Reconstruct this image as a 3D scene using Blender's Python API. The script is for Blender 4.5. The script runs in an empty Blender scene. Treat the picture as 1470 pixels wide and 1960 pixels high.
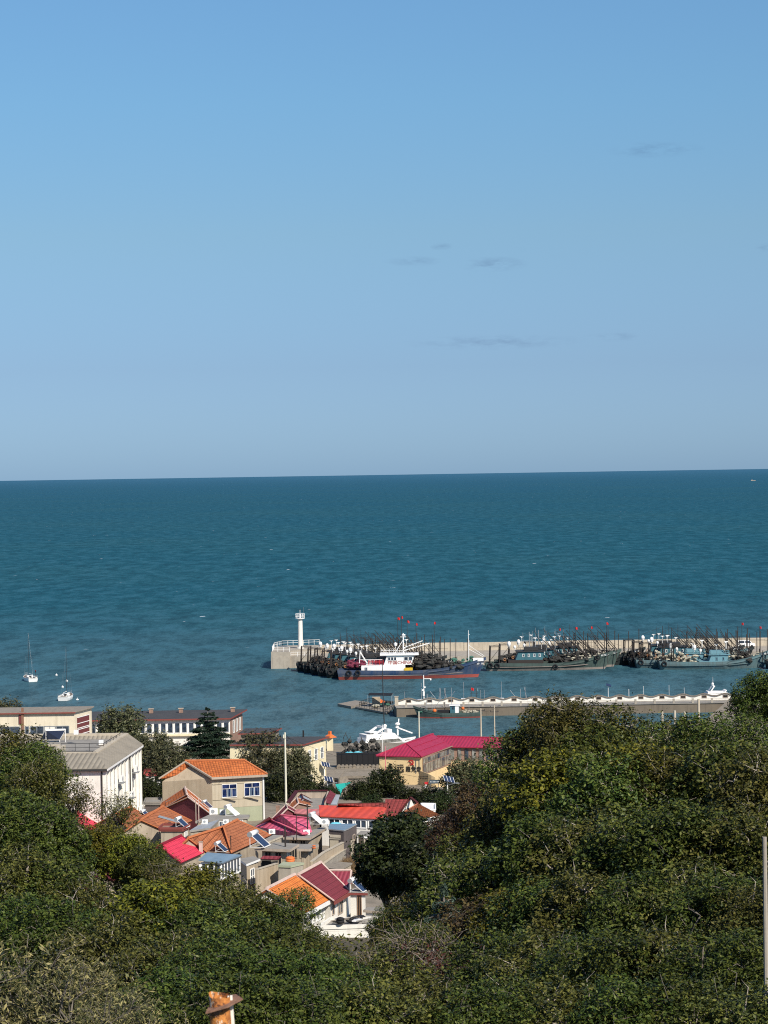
import bpy, math, random
import numpy as np
from mathutils import Vector, Matrix
random.seed(7)
sc = bpy.context.scene
COL = sc.collection
# ---------------------------------------------------------------- camera
F = 4362.0                      # focal length in pixels of the 1470x1960 frame
CAMZ = 51.0
PITCH = math.atan((980 - 906.5) / F)
ROLL = math.atan(23 / 1470)
fw = Vector((0, math.cos(PITCH), -math.sin(PITCH)))
up0 = Vector((0, math.sin(PITCH), math.cos(PITCH)))
rt0 = Vector((1, 0, 0))
rt = math.cos(ROLL) * rt0 - math.sin(ROLL) * up0
up = math.sin(ROLL) * rt0 + math.cos(ROLL) * up0
cam = bpy.data.cameras.new('camera')
cam.sensor_fit = 'VERTICAL'; cam.sensor_height = 34.6; cam.lens = F / 1960 * 34.6
cam.clip_start = 0.5; cam.clip_end = 200000
cam.dof.use_dof = True; cam.dof.focus_distance = 300; cam.dof.aperture_fstop = 11
co = bpy.data.objects.new('camera', cam); COL.objects.link(co)
co.matrix_world = Matrix(((rt.x, up.x, -fw.x, 0), (rt.y, up.y, -fw.y, 0), (rt.z, up.z, -fw.z, CAMZ), (0, 0, 0, 1)))
sc.camera = co
sc.cycles.filter_width = 1.1; sc.cycles.use_denoising = False
# ---------------------------------------------------------------- light
SUN_EL, SUN_AZ = math.radians(41), math.radians(33)      # azimuth: to the right of straight behind the camera
sdir = Vector((math.sin(SUN_AZ) * math.cos(SUN_EL), -math.cos(SUN_AZ) * math.cos(SUN_EL), math.sin(SUN_EL)))
sl = bpy.data.lights.new('sun', 'SUN'); sl.energy = 4.7; sl.angle = math.radians(.5); sl.color = (1, .93, .82)
so = bpy.data.objects.new('sun', sl); COL.objects.link(so); so.rotation_euler = sdir.to_track_quat('Z', 'Y').to_euler()
sc.view_settings.view_transform = 'Standard'; sc.view_settings.look = 'None'; sc.view_settings.exposure = .35; sc.view_settings.gamma = 1
w = bpy.data.worlds.new('World'); sc.world = w; w.use_nodes = True
nt = w.node_tree; N = nt.nodes; L = nt.links
bg = N['Background']; bg.inputs['Strength'].default_value = .1
sky = N.new('ShaderNodeTexSky'); sky.sky_type = 'NISHITA'; sky.sun_disc = False
sky.sun_elevation = SUN_EL; sky.sun_rotation = math.pi - SUN_AZ; sky.altitude = 0; sky.air_density = 1.0; sky.dust_density = .3; sky.ozone_density = 3
tc = N.new('ShaderNodeTexCoord')
sep = N.new('ShaderNodeSeparateXYZ'); L.new(tc.outputs['Generated'], sep.inputs[0])
rmp = N.new('ShaderNodeValToRGB'); L.new(sep.outputs['Z'], rmp.inputs[0])      # clear autumn air: colour of the low sky by height above the sea
SKY = [(0.0, (0.297, 0.489, 0.904)), (0.0472, (0.352, 0.475, 0.731)), (0.1043, (0.476, 0.598, 0.699)), (0.1611, (0.521, 0.71, 0.8)), (0.2017, (0.553, 0.753, 0.849)), (0.45, (0.62, 0.78, 0.92)), (1, (0.68, 0.8, 0.92))]
for i, (p, c) in enumerate(SKY):
    e = rmp.color_ramp.elements[i] if i < 2 else rmp.color_ramp.elements.new(p)
    e.position = p; e.color = (*[v / 2 for v in c], 1)
mul = N.new('ShaderNodeMix'); mul.data_type = 'RGBA'; mul.blend_type = 'MULTIPLY'; mul.inputs['Factor'].default_value = 1
L.new(sky.outputs[0], mul.inputs['A'])
dbl = N.new('ShaderNodeVectorMath'); dbl.operation = 'SCALE'; dbl.inputs['Scale'].default_value = 2; L.new(rmp.outputs[0], dbl.inputs[0]); L.new(dbl.outputs[0], mul.inputs['B'])
# a few thin far cloud wisps, given by their direction
cur = mul.outputs['Result']
def pixdir(px, py):
    return (fw + (px - 735) / F * rt + (980 - py) / F * up).normalized()
nz = N.new('ShaderNodeTexNoise'); nz.inputs['Scale'].default_value = 1; nz.inputs['Detail'].default_value = 5; nz.inputs['Roughness'].default_value = .6
mp = N.new('ShaderNodeMapping'); mp.inputs['Scale'].default_value = (110, 110, 420); L.new(tc.outputs['Generated'], mp.inputs[0]); L.new(mp.outputs[0], nz.inputs['Vector'])
acc = None
for (px, py, rx, ry, a) in ((1255, 286, 95, 17, .8), (945, 506, 70, 16, .9), (790, 500, 60, 11, .65), (845, 472, 24, 8, .7), (945, 655, 180, 16, .75), (1172, 645, 60, 10, .65), (1466, 474, 22, 9, .9)):
    d = pixdir(px, py)
    s1 = N.new('ShaderNodeVectorMath'); s1.operation = 'SUBTRACT'; L.new(tc.outputs['Generated'], s1.inputs[0]); s1.inputs[1].default_value = d
    s2 = N.new('ShaderNodeVectorMath'); s2.operation = 'MULTIPLY'; L.new(s1.outputs[0], s2.inputs[0]); s2.inputs[1].default_value = (F / rx, 0, F / ry)
    s3 = N.new('ShaderNodeVectorMath'); s3.operation = 'LENGTH'; L.new(s2.outputs[0], s3.inputs[0])
    m1 = N.new('ShaderNodeMapRange'); m1.inputs['From Min'].default_value = 1; m1.inputs['From Max'].default_value = 0; m1.inputs['To Max'].default_value = a; L.new(s3.outputs['Value'], m1.inputs['Value'])
    if acc is None: acc = m1.outputs[0]
    else:
        ad = N.new('ShaderNodeMath'); ad.operation = 'MAXIMUM'; L.new(acc, ad.inputs[0]); L.new(m1.outputs[0], ad.inputs[1]); acc = ad.outputs[0]
nr = N.new('ShaderNodeMapRange'); nr.inputs['From Min'].default_value = .42; nr.inputs['From Max'].default_value = .66; L.new(nz.outputs['Fac'], nr.inputs['Value'])
mm = N.new('ShaderNodeMath'); mm.operation = 'MULTIPLY'; L.new(acc, mm.inputs[0]); L.new(nr.outputs[0], mm.inputs[1])
cm = N.new('ShaderNodeMix'); cm.data_type = 'RGBA'; cm.blend_type = 'MULTIPLY'; L.new(mm.outputs[0], cm.inputs['Factor']); L.new(cur, cm.inputs['A']); cm.inputs['B'].default_value = (.74, .73, .78, 1)
L.new(cm.outputs['Result'], bg.inputs['Color'])
# ---------------------------------------------------------------- pixel -> place
def ray(p):
    return fw + (p[0] - 735) / F * rt + (980 - p[1]) / F * up
def A(px, py, Y):
    d = ray((px, py)); t = Y / d.y
    return Vector((0, 0, CAMZ)) + d * t
def G(p, z):
    d = ray(p); t = (z - CAMZ) / d.z
    return Vector((0, 0, CAMZ)) + d * t
def zoomer(x0, y0, s):
    return lambda x, y: (x0 + x / s, y0 + y / s)
def interp(x, xs, ys):
    return float(np.interp(x, xs, ys))
GY = [-80, 0, 12.5, 35, 60, 100, 150, 200, 260, 300, 340, 412, 500]
GZ = [54, 49.4, 46.7, 38, 31, 21.5, 13.5, 8.8, 6.2, 4.6, 3.3, 2.6, 2.6]
def sm(t):
    t = min(1, max(0, t)); return t * t * (3 - 2 * t)
def gz(x, y):
    z = interp(y, GY, GZ)
    wy = interp(y, [10, 55, 150, 225], [0, 1, 1, 0])
    return z + wy * (sm((-x - 6) / 20) * 9 + sm((x - 3) / 16) * 10)
def vz(D):
    return interp(D, GY, GZ)
def solve_z(p, h):
    """height z of pixel p when it stands h above the village ground"""
    D = 280.
    for _ in range(30):
        z = vz(D) + h; D = G(p, z).y
    return vz(D) + h
# ---------------------------------------------------------------- mesh helpers
class MB:
    def __init__(s): s.v = []; s.f = []; s.uv = []; s.mi = []
    def add(s, vs, fs, mi=0, uvs=None):
        b = len(s.v); s.v += [Vector(v) for v in vs]
        for k, f in enumerate(fs):
            s.f.append([b + i for i in f]); s.mi.append(mi)
            s.uv.append([(uvs[i] if uvs else (0, 0)) for i in f])
        return s
    def box(s, c, d, rz=0, mi=0, M=None):
        x, y, z = d[0] / 2, d[1] / 2, d[2] / 2
        vs = [Vector((a * x, b * y, e * z)) for e in (-1, 1) for (a, b) in ((-1, -1), (1, -1), (1, 1), (-1, 1))]
        if M is not None: vs = [M @ v for v in vs]
        elif rz: R = Matrix.Rotation(rz, 3, 'Z'); vs = [R @ v for v in vs]
        c = Vector(c)
        return s.add([v + c for v in vs], [(3, 2, 1, 0), (4, 5, 6, 7), (0, 1, 5, 4), (1, 2, 6, 5), (2, 3, 7, 6), (3, 0, 4, 7)], mi)
    def beam(s, p, q, wd, ht=None, mi=0):
        p, q = Vector(p), Vector(q); ht = ht or wd
        d = q - p; n = d.length
        if n < 1e-6: return s
        d /= n; a = d.cross(Vector((0, 0, 1)))
        if a.length < 1e-3: a = Vector((1, 0, 0))
        a.normalize(); b = a.cross(d).normalized()
        vs = [o + a * (i * wd / 2) + b * (j * ht / 2) for o in (p, q) for (i, j) in ((-1, -1), (1, -1), (1, 1), (-1, 1))]
        return s.add(vs, [(0, 1, 2, 3), (7, 6, 5, 4), (4, 5, 1, 0), (5, 6, 2, 1), (6, 7, 3, 2), (7, 4, 0, 3)], mi)
    def tube(s, pts, rs, n=6, mi=0, cap=True):
        pts = [Vector(p) for p in pts]
        if not hasattr(rs, '__len__'): rs = [rs] * len(pts)
        b = len(s.v); vs = []
        for i, p in enumerate(pts):
            d = (pts[min(i + 1, len(pts) - 1)] - pts[max(i - 1, 0)]).normalized()
            a = d.cross(Vector((.3, .2, 1)) if abs(d.z) < .9 else Vector((1, .1, 0))).normalized(); c = d.cross(a)
            vs += [p + (a * math.cos(2 * math.pi * k / n) + c * math.sin(2 * math.pi * k / n)) * rs[i] for k in range(n)]
        fs = [(i * n + k, i * n + (k + 1) % n, (i + 1) * n + (k + 1) % n, (i + 1) * n + k) for i in range(len(pts) - 1) for k in range(n)]
        if cap: fs += [tuple(range(n - 1, -1, -1)), tuple(range((len(pts) - 1) * n, len(pts) * n))]
        return s.add(vs, fs, mi)
    def cyl(s, c, r, h, n=12, r2=None, mi=0):
        c = Vector(c); return s.tube([c, c + Vector((0, 0, h))], [r, r if r2 is None else r2], n, mi)
    def ball(s, c, r, sx=1, sy=1, sz=1, n=8, m=5, jit=0, mi=0, seed=0):
        rd = random.Random(seed); vs = []; c = Vector(c)
        for i in range(m + 1):
            t = math.pi * i / m
            for k in range(n):
                j = 1 + rd.uniform(-jit, jit); p = 2 * math.pi * k / n
                vs.append(c + Vector((math.sin(t) * math.cos(p) * sx, math.sin(t) * math.sin(p) * sy, math.cos(t) * sz)) * (r * j))
        fs = [(i * n + k, (i + 1) * n + k, (i + 1) * n + (k + 1) % n, i * n + (k + 1) % n) for i in range(m) for k in range(n)]
        return s.add(vs, fs, mi)
    def slab(s, pts, t=.15, mi=0, ms=None):
        """flat-ish polygon thickened downwards; uv in metres, u along the first edge"""
        pts = [Vector(p) for p in pts]; n = Vector((0, 0, 0))
        for i in range(1, len(pts) - 1): n += (pts[i] - pts[0]).cross(pts[i + 1] - pts[0])
        n.normalize(); k = len(pts)
        if n.z < 0: pts = pts[:1] + pts[:0:-1]; n = -n; u = (pts[0] - pts[-1]).normalized() * -1
        else: u = (pts[1] - pts[0]).normalized()
        v = n.cross(u); o = pts[0]
        uv = [((p - o).dot(u), (p - o).dot(v)) for p in pts]
        lo = [p - n * t for p in pts]
        s.add(pts, [tuple(range(k))], mi, uv)
        s.add(lo, [tuple(range(k - 1, -1, -1))], mi if ms is None else ms, uv)
        for i in range(k):
            j = (i + 1) % k
            s.add([lo[i], lo[j], pts[j], pts[i]], [(0, 1, 2, 3)], mi if ms is None else ms)
        return s
    def prism(s, pts, z0, z1, mi=0, top=True):
        k = len(pts); ar = sum(pts[i][0] * pts[(i + 1) % k][1] - pts[(i + 1) % k][0] * pts[i][1] for i in range(k))
        if ar < 0: pts = pts[::-1]
        vs = [(p[0], p[1], z0) for p in pts] + [(p[0], p[1], z1) for p in pts]
        fs = [tuple(range(k - 1, -1, -1)), tuple(range(k, 2 * k))] + [(i, (i + 1) % k, k + (i + 1) % k, k + i) for i in range(k)]
        return s.add(vs, fs, mi)
    def extr(s, pts, d, mi=0):
        """polygon of 3D points extruded along d, normals fixed later"""
        k = len(pts); pts = [Vector(p) for p in pts]; d = Vector(d)
        fs = [tuple(range(k - 1, -1, -1)), tuple(range(k, 2 * k))] + [(i, (i + 1) % k, k + (i + 1) % k, k + i) for i in range(k)]
        return s.add(pts + [p + d for p in pts], fs, mi)
    def build(s, name, mats, parent=None, local=False, smooth=False):
        me = bpy.data.meshes.new(name)
        off = Vector((0, 0, 0)) if (parent is None or local) else wloc(parent)
        me.from_pydata([tuple(v - off) for v in s.v], [], s.f)
        for m in (mats if isinstance(mats, (list, tuple)) else [mats]): me.materials.append(MATS[m] if isinstance(m, str) else m)
        me.polygons.foreach_set('material_index', s.mi)
        ul = me.uv_layers.new(name='UVMap'); ul.data.foreach_set('uv', [c for f in s.uv for uvp in f for c in uvp])
        if smooth: me.polygons.foreach_set('use_smooth', [True] * len(me.polygons))
        me.update()
        o = bpy.data.objects.new(name, me); COL.objects.link(o)
        if parent: o.parent = parent
        return o
def wloc(o):
    l = Vector(o.location)
    while o.parent: o = o.parent; l += Vector(o.location)
    return l
def tag(o, label=None, cat=None, group=None, kind=None):
    if label: o['label'] = label
    if cat: o['category'] = cat
    if group: o['group'] = group
    if kind: o['kind'] = kind
    return o
def thing(name, label, cat, loc=(0, 0, 0), group=None, rz=0):
    o = bpy.data.objects.new(name, None); COL.objects.link(o); o.location = loc; o.rotation_euler = (0, 0, rz)
    o.empty_display_size = .3
    return tag(o, label, cat, group)
def children_of(o):
    return [c for c in ALLKIDS.get(o.name, [])]
def dup(o, loc=None, rz=None, label=None, group=None, parent=None, scale=None):
    c = o.copy(); COL.objects.link(c)
    if parent: c.parent = parent
    if loc is not None: c.location = loc
    if rz is not None: c.rotation_euler = (0, 0, rz)
    if scale is not None: c.scale = scale
    if label: c['label'] = label
    if group: c['group'] = group
    for ch in list(o.children): dup(ch, parent=c)
    return c
# ---------------------------------------------------------------- materials
MATS = {}
def newmat(name):
    m = bpy.data.materials.new(name); m.use_nodes = True; MATS[name] = m
    nt = m.node_tree; return m, nt, nt.nodes, nt.links, nt.nodes['Principled BSDF']
def mixc(N, L, fac, a, b, mode='MIX'):
    m = N.new('ShaderNodeMix'); m.data_type = 'RGBA'; m.blend_type = mode
    if hasattr(fac, 'links'): L.new(fac, m.inputs['Factor'])
    else: m.inputs['Factor'].default_value = fac
    for s, k in ((a, 'A'), (b, 'B')):
        if hasattr(s, 'links'): L.new(s, m.inputs[k])
        else: m.inputs[k].default_value = (*s, 1)
    return m.outputs['Result']
def noise(N, L, src, scale, detail=4, rough=.6, vec=None):
    n = N.new('ShaderNodeTexNoise'); n.inputs['Scale'].default_value = scale; n.inputs['Detail'].default_value = detail; n.inputs['Roughness'].default_value = rough
    if vec:
        mp = N.new('ShaderNodeMapping'); mp.inputs['Scale'].default_value = vec; L.new(src, mp.inputs[0]); src = mp.outputs[0]
    L.new(src, n.inputs['Vector']); return n.outputs['Fac']
def rng(N, L, v, a, b, c=0, d=1):
    m = N.new('ShaderNodeMapRange'); m.inputs['From Min'].default_value = a; m.inputs['From Max'].default_value = b; m.inputs['To Min'].default_value = c; m.inputs['To Max'].default_value = d
    L.new(v, m.inputs['Value']); return m.outputs[0]
def bump(N, L, P, h, strength=.4, dist=.05):
    b = N.new('ShaderNodeBump'); b.inputs['Strength'].default_value = strength; b.inputs['Distance'].default_value = dist; L.new(h, b.inputs['Height']); L.new(b.outputs[0], P.inputs['Normal'])
def worn(name, col, rough=.85, dirt=.5, dcol=None, scale=.7, streak=.5, bmp=.2, metal=0, spec=.3):
    """painted or rendered surface with blotches, rain streaks and fine grain"""
    m, nt, N, L, P = newmat(name)
    t = N.new('ShaderNodeTexCoord').outputs['Object']
    dcol = dcol or tuple(c * .45 for c in col)
    a = rng(N, L, noise(N, L, t, scale, 6, .65), .42, .72, 0, dirt)
    c = mixc(N, L, a, col, dcol)
    b = rng(N, L, noise(N, L, t, 1, 4, .6, (2.2, 2.2, .16)), .5, .75, 0, streak)
    c = mixc(N, L, b, c, tuple(x * .6 for x in dcol))
    f = noise(N, L, t, 9, 3)
    c = mixc(N, L, rng(N, L, f, .3, .7, 0, .25), c, tuple(min(1, x * 1.25) for x in col))
    L.new(c, P.inputs['Base Color']); P.inputs['Roughness'].default_value = rough; P.inputs['Metallic'].default_value = metal
    P.inputs['Specular IOR Level'].default_value = spec
    if bmp: bump(N, L, P, f, bmp, .03)
    return m
def tiled(name, col, col2, row=.36, wid=.28, mort=.14, grime=.5, rough=.8, moss=None):
    m, nt, N, L, P = newmat(name)
    tcn = N.new('ShaderNodeTexCoord'); uv = tcn.outputs['UV']; ob = tcn.outputs['Object']
    b = N.new('ShaderNodeTexBrick'); b.offset = .0; L.new(uv, b.inputs['Vector']); b.inputs['Scale'].default_value = 1
    b.inputs['Brick Width'].default_value = wid; b.inputs['Row Height'].default_value = row; b.inputs['Mortar Size'].default_value = mort * row / 2; b.inputs['Mortar Smooth'].default_value = .8
    b.inputs['Color1'].default_value = (*col, 1); b.inputs['Color2'].default_value = (*col2, 1); b.inputs['Mortar'].default_value = (*[c * .35 for c in col2], 1); b.inputs['Bias'].default_value = -.2
    g = rng(N, L, noise(N, L, ob, .45, 6, .7), .45, .75, 0, grime)
    c = mixc(N, L, g, b.outputs['Color'], moss or tuple(x * .42 for x in col2))
    g2 = rng(N, L, noise(N, L, ob, 3.5, 4, .7), .5, .75, 0, .35)
    c = mixc(N, L, g2, c, tuple(min(1, x * 1.3) for x in col))
    L.new(c, P.inputs['Base Color']); P.inputs['Roughness'].default_value = rough; P.inputs['Specular IOR Level'].default_value = .25
    w = N.new('ShaderNodeTexWave'); w.wave_type = 'BANDS'; w.bands_direction = 'X'; w.inputs['Scale'].default_value = .314 / wid; L.new(uv, w.inputs['Vector'])
    sepn = N.new('ShaderNodeSeparateXYZ'); L.new(uv, sepn.inputs[0])
    fr = N.new('ShaderNodeMath'); fr.operation = 'DIVIDE'; L.new(sepn.outputs['Y'], fr.inputs[0]); fr.inputs[1].default_value = row
    f2 = N.new('ShaderNodeMath'); f2.operation = 'FRACT'; L.new(fr.outputs[0], f2.inputs[0])
    ad = N.new('ShaderNodeMath'); ad.operation = 'SUBTRACT'; L.new(w.outputs['Fac'], ad.inputs[0]); L.new(f2.outputs[0], ad.inputs[1])
    bump(N, L, P, ad.outputs[0], .6, .06)
    return m
def corrug(name, col, pitch=.45, grime=.35, rough=.55, contrast=.5, seam=0):
    """ribbed sheet roofing: ribs run up the slope"""
    m, nt, N, L, P = newmat(name)
    tcn = N.new('ShaderNodeTexCoord'); uv = tcn.outputs['UV']; ob = tcn.outputs['Object']
    s = N.new('ShaderNodeSeparateXYZ'); L.new(uv, s.inputs[0])
    k = N.new('ShaderNodeMath'); k.operation = 'MULTIPLY'; L.new(s.outputs['X'], k.inputs[0]); k.inputs[1].default_value = 2 * math.pi / pitch
    sn = N.new('ShaderNodeMath'); sn.operation = 'SINE'; L.new(k.outputs[0], sn.inputs[0])
    g = rng(N, L, noise(N, L, ob, .5, 6, .7), .42, .75, 0, grime)
    c = mixc(N, L, g, col, tuple(x * .4 for x in col))
    g2 = rng(N, L, noise(N, L, ob, 1.0, 5, .7, (1.2, 1.2, 4)), .5, .8, 0, .4)
    c = mixc(N, L, g2, c, tuple(min(1, x * 1.25 + .03) for x in col))
    c = mixc(N, L, rng(N, L, sn.outputs[0], -1, -.3, contrast, 0), c, tuple(x * .45 for x in col))  # rib troughs darkened in the colour, shading painted on top of the bump
    L.new(c, P.inputs['Base Color']); P.inputs['Roughness'].default_value = rough
    bump(N, L, P, sn.outputs[0], .5, .05)
    return m
def glass(name, col=(.02, .03, .045), rough=.08):
    m, nt, N, L, P = newmat(name)
    t = N.new('ShaderNodeTexCoord').outputs['Object']
    c = mixc(N, L, rng(N, L, noise(N, L, t, 1.3, 3), .4, .65), col, tuple(x * 2.6 + .01 for x in col))
    L.new(c, P.inputs['Base Color']); P.inputs['Roughness'].default_value = rough; P.inputs['Specular IOR Level'].default_value = .6
    return m
def leafmat(name, c1, c2, c3, trans=.25, rough=.45, clump=.6):
    m, nt, N, L, P = newmat(name)
    gi = N.new('ShaderNodeNewGeometry'); oi = N.new('ShaderNodeObjectInfo')
    r = N.new('ShaderNodeValToRGB'); L.new(gi.outputs['Random Per Island'], r.inputs[0])
    e = r.color_ramp.elements; e[0].position = 0; e[0].color = (*c1, 1); e[1].position = .55; e[1].color = (*c2, 1); x = e.new(.93); x.color = (*c3, 1)
    t = N.new('ShaderNodeTexCoord').outputs['Object']
    n = rng(N, L, noise(N, L, t, clump, 3, .5), .48, .72, 0, .5)
    c = mixc(N, L, n, r.outputs[0], c3)
    v = N.new('ShaderNodeHueSaturation'); L.new(c, v.inputs['Color'])
    L.new(rng(N, L, oi.outputs['Random'], 0, 1, .47, .52), v.inputs['Hue']); L.new(rng(N, L, oi.outputs['Random'], 0, 1, .75, 1.15), v.inputs['Value'])
    L.new(v.outputs[0], P.inputs['Base Color']); P.inputs['Roughness'].default_value = rough; P.inputs['Specular IOR Level'].default_value = .14
    tr = N.new('ShaderNodeBsdfTranslucent'); L.new(v.outputs[0], tr.inputs['Color'])
    mx = N.new('ShaderNodeMixShader'); mx.inputs[0].default_value = trans; L.new(P.outputs[0], mx.inputs[1]); L.new(tr.outputs[0], mx.inputs[2])
    L.new(mx.outputs[0], nt.nodes['Material Output'].inputs['Surface'])
    return m
# ---------------------------------------------------------------- palette
worn('pier_stone', (.17, .14, .105), .95, .7, (.11, .09, .07), .5, .6, .5)
worn('concrete', (.36, .32, .26), .9, .55, (.17, .15, .13), .5, .5)
worn('concrete_light', (.46, .40, .31), .9, .45, (.25, .21, .16), .35, .55)
worn('slab', (.27, .25, .22), .9, .6, (.12, .115, .11), .6, .2)
worn('slab_edge', (.40, .33, .26), .9, .5, (.2, .16, .13), .8, .5)
worn('tan_plaster', (.42, .345, .25), .9, .5, (.30, .22, .14), .45, .5)
worn('tan_plaster_pale', (.44, .385, .29), .9, .4, (.36, .29, .19), .5, .4)
worn('green_plaster', (.34, .36, .25), .9, .5, (.22, .24, .17), .5, .3)
worn('old_wall', (.38, .32, .24), .95, .7, (.17, .13, .10), .5, .7)
worn('white_wall', (.74, .71, .64), .85, .35, (.48, .44, .38), .5, .4)
worn('white_paint', (.78, .77, .74), .6, .25, (.55, .5, .45), 1.2, .25, .1)
worn('cream_wall', (.68, .60, .40), .85, .3, (.46, .38, .24), .5, .4)
worn('cream_pale', (.66, .59, .45), .85, .35, (.42, .35, .25), .5, .45)
worn('yellow_wall', (.68, .51, .28), .8, .25, (.55, .37, .15), .4, .3)
worn('brick_wall', (.30, .19, .14), .9, .6, (.16, .10, .08), .9, .3)
worn('dark_brick', (.11, .09, .085), .9, .5, (.05, .045, .04), .9, .3)
worn('maroon_wall', (.17, .038, .050), .8, .25, (.11, .03, .04), .6, .25)
worn('maroon_panel', (.14, .035, .035), .7, .3, (.08, .03, .03), .8, .2)
worn('stone', (.27, .23, .19), .95, .8, (.10, .085, .07), 1.6, .3, .6)
worn('thatch', (.26, .22, .17), .95, .7, (.10, .085, .07), 2.2, .2, .6)
worn('dark_metal', (.035, .037, .04), .6, .5, (.06, .045, .035), 1.2, .3, .1, .2)
worn('rust_dark', (.034, .027, .024), .8, .6, (.03, .03, .03), 1.2, .3)
worn('grey_metal', (.35, .37, .38), .5, .3, (.2, .2, .2), 1, .2, .1, .4)
worn('black', (.012, .012, .014), .8, .2, (.03, .03, .03), 1, .1, .1)
worn('wood', (.20, .12, .07), .85, .5, (.09, .055, .035), 1.5, .4)
worn('wood_grey', (.25, .22, .18), .9, .6, (.12, .10, .085), 1.5, .4)
worn('roof_black', (.05, .05, .053), .8, .5, (.09, .085, .08), .6, .1)
worn('roof_red_edge', (.22, .055, .045), .8, .4, (.10, .05, .04), .8, .2)
worn('pole_paint', (.62, .60, .48), .7, .35, (.4, .37, .3), 1, .3)
worn('ridge_orange', (.46, .15, .055), .85, .5, (.22, .09, .05), 1.2, .2)
worn('ridge_pale', (.55, .42, .36), .85, .5, (.33, .22, .18), 1.2, .2)
worn('ridge_pink', (.62, .13, .19), .7, .3, (.45, .09, .14), 1.2, .2)
worn('plastic_red', (.55, .03, .035), .5, .2); worn('plastic_yellow', (.62, .42, .03), .6, .3); worn('plastic_teal', (.02, .34, .30), .6, .2, (.01, .22, .2))
worn('tarp_blue', (.16, .55, .66), .6, .2); worn('orange_paint', (.65, .16, .04), .6, .2); worn('dark_blue_paint', (.01, .017, .035), .25, .1, None, 1, 0, 0, 0, .6)
worn('flag_red', (.55, .03, .03), .8, .1); worn('net_purple', (.17, .03, .055), .95, .7, (.06, .02, .03), 2.5, .1, .8); worn('net_dark', (.035, .035, .033), .95, .7, (.07, .06, .05), 2.5, .1, .8)
worn('net_green', (.06, .16, .12), .95, .6, (.04, .05, .05), 2.5, .1, .8); worn('net_pale', (.42, .39, .30), .95, .6, (.14, .12, .10), 2, .1, .8)
worn('hull_blue', (.016, .042, .10), .6, .55, (.16, .15, .13), .28, .6); worn('hull_green', (.055, .085, .075), .7, .55, (.035, .04, .04), .35, .6)
worn('hull_dark', (.018, .026, .028), .7, .5, (.04, .035, .03), .4, .5); worn('hull_teal', (.09, .16, .175), .75, .6, (.10, .085, .07), .4, .7)
worn('boot_red', (.30, .065, .05), .8, .5, (.13, .06, .05), .4, .3); worn('boot_pale', (.26, .22, .19), .8, .6, (.10, .07, .06), .5, .3); worn('cabin_teal', (.045, .13, .16), .6, .35, (.03, .06, .07), .5, .4)
worn('cabin_sky', (.13, .27, .32), .65, .4, (.12, .16, .16), .5, .6)
worn('deck', (.16, .13, .10), .9, .6, (.06, .05, .045), .9, .1); worn('rust_orange', (.62, .25, .06), .85, .95, (.09, .028, .014), 16, .8, .9)
worn('rust_plate', (.24, .13, .085), .9, .7, (.10, .05, .035), 26, .2, .8); worn('lime_white', (.78, .72, .64), .8, .3)
worn('soil', (.13, .10, .065), .95, .6, (.06, .05, .035), .4, 0, .5); worn('paving', (.30, .27, .23), .95, .5, (.17, .15, .13), .3, 0, .3)
worn('heater_panel', (.022, .035, .075), .25, .2, (.03, .04, .07), 1, 0, 0, 0, .6); worn('bark', (.16, .14, .115), .95, .6, (.07, .055, .045), 2, .4, .6)
worn('bark_pale', (.33, .29, .24), .95, .5, (.14, .115, .09), 2, .4, .5); worn('ink', (.025, .02, .018), .8, .1); worn('emblem_red', (.45, .02, .02), .6, .1); worn('text_red', (.33, .10, .09), .7, .3)
worn('asphalt', (.06, .06, .06), .95, .3); worn('sign_blue', (.04, .07, .10), .5, .2)
tiled('tile_orange', (.50, .145, .042), (.36, .10, .034), .42, .36, .22, .55); tiled('tile_orange_bright', (.64, .20, .045), (.54, .15, .035), .55, .45, .16, .22)
tiled('tile_orange_dull', (.42, .15, .065), (.33, .11, .05), .42, .36, .22, .65); tiled('tile_red', (.27, .05, .045), (.20, .04, .035), .5, .5, .2, .4)
tiled('tile_maroon', (.18, .032, .042), (.155, .027, .037), .6, .5, .10, .25); tiled('tile_crimson', (.62, .045, .085), (.55, .035, .075), .5, .5, .12, .2)
tiled('tile_grey', (.27, .235, .175), (.20, .175, .135), .45, .5, .2, .55)
corrug('sheet_pink', (.66, .12, .20), 1.0, .25, .5, .8); corrug('sheet_crimson', (.36, .022, .060), .55, .25, .5, .3); corrug('sheet_red', (.60, .075, .042), 1.1, .3, .5, .18)
corrug('sheet_rose', (.50, .17, .16), .9, .4, .6, .2); corrug('sheet_maroon', (.24, .03, .05), .4, .3, .6, .5); corrug('sheet_rust', (.36, .12, .055), .55, .55, .7, .6); corrug('sheet_blue', (.18, .25, .31), 1.6, .4, .35, .2)
corrug('tile_rib', (.30, .26, .20), .62, .5, .9, .75); corrug('sheet_grey', (.33, .35, .37), .6, .4, .5, .4)
glass('glass'); glass('glass_blue', (.005, .012, .045)); glass('glass_pale', (.10, .10, .09), .2)
leafmat('leaf_green', (.010, .017, .005), (.056, .082, .015), (.130, .140, .028), .15)
leafmat('leaf_olive', (.012, .016, .005), (.068, .078, .017), (.150, .142, .032), .15)
leafmat('leaf_dark', (.007, .012, .005), (.020, .030, .009), (.042, .054, .015), .08)
leafmat('leaf_deep', (.008, .015, .004), (.044, .072, .013), (.108, .130, .024), .15)
leafmat('leaf_yellow', (.025, .032, .006), (.095, .105, .014), (.20, .185, .020), .16)
leafmat('leaf_brown', (.022, .013, .008), (.060, .036, .018), (.095, .066, .024), .12)
leafmat('leaf_red', (.03, .011, .010), (.080, .026, .018), (.07, .045, .02), .1)
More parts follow.
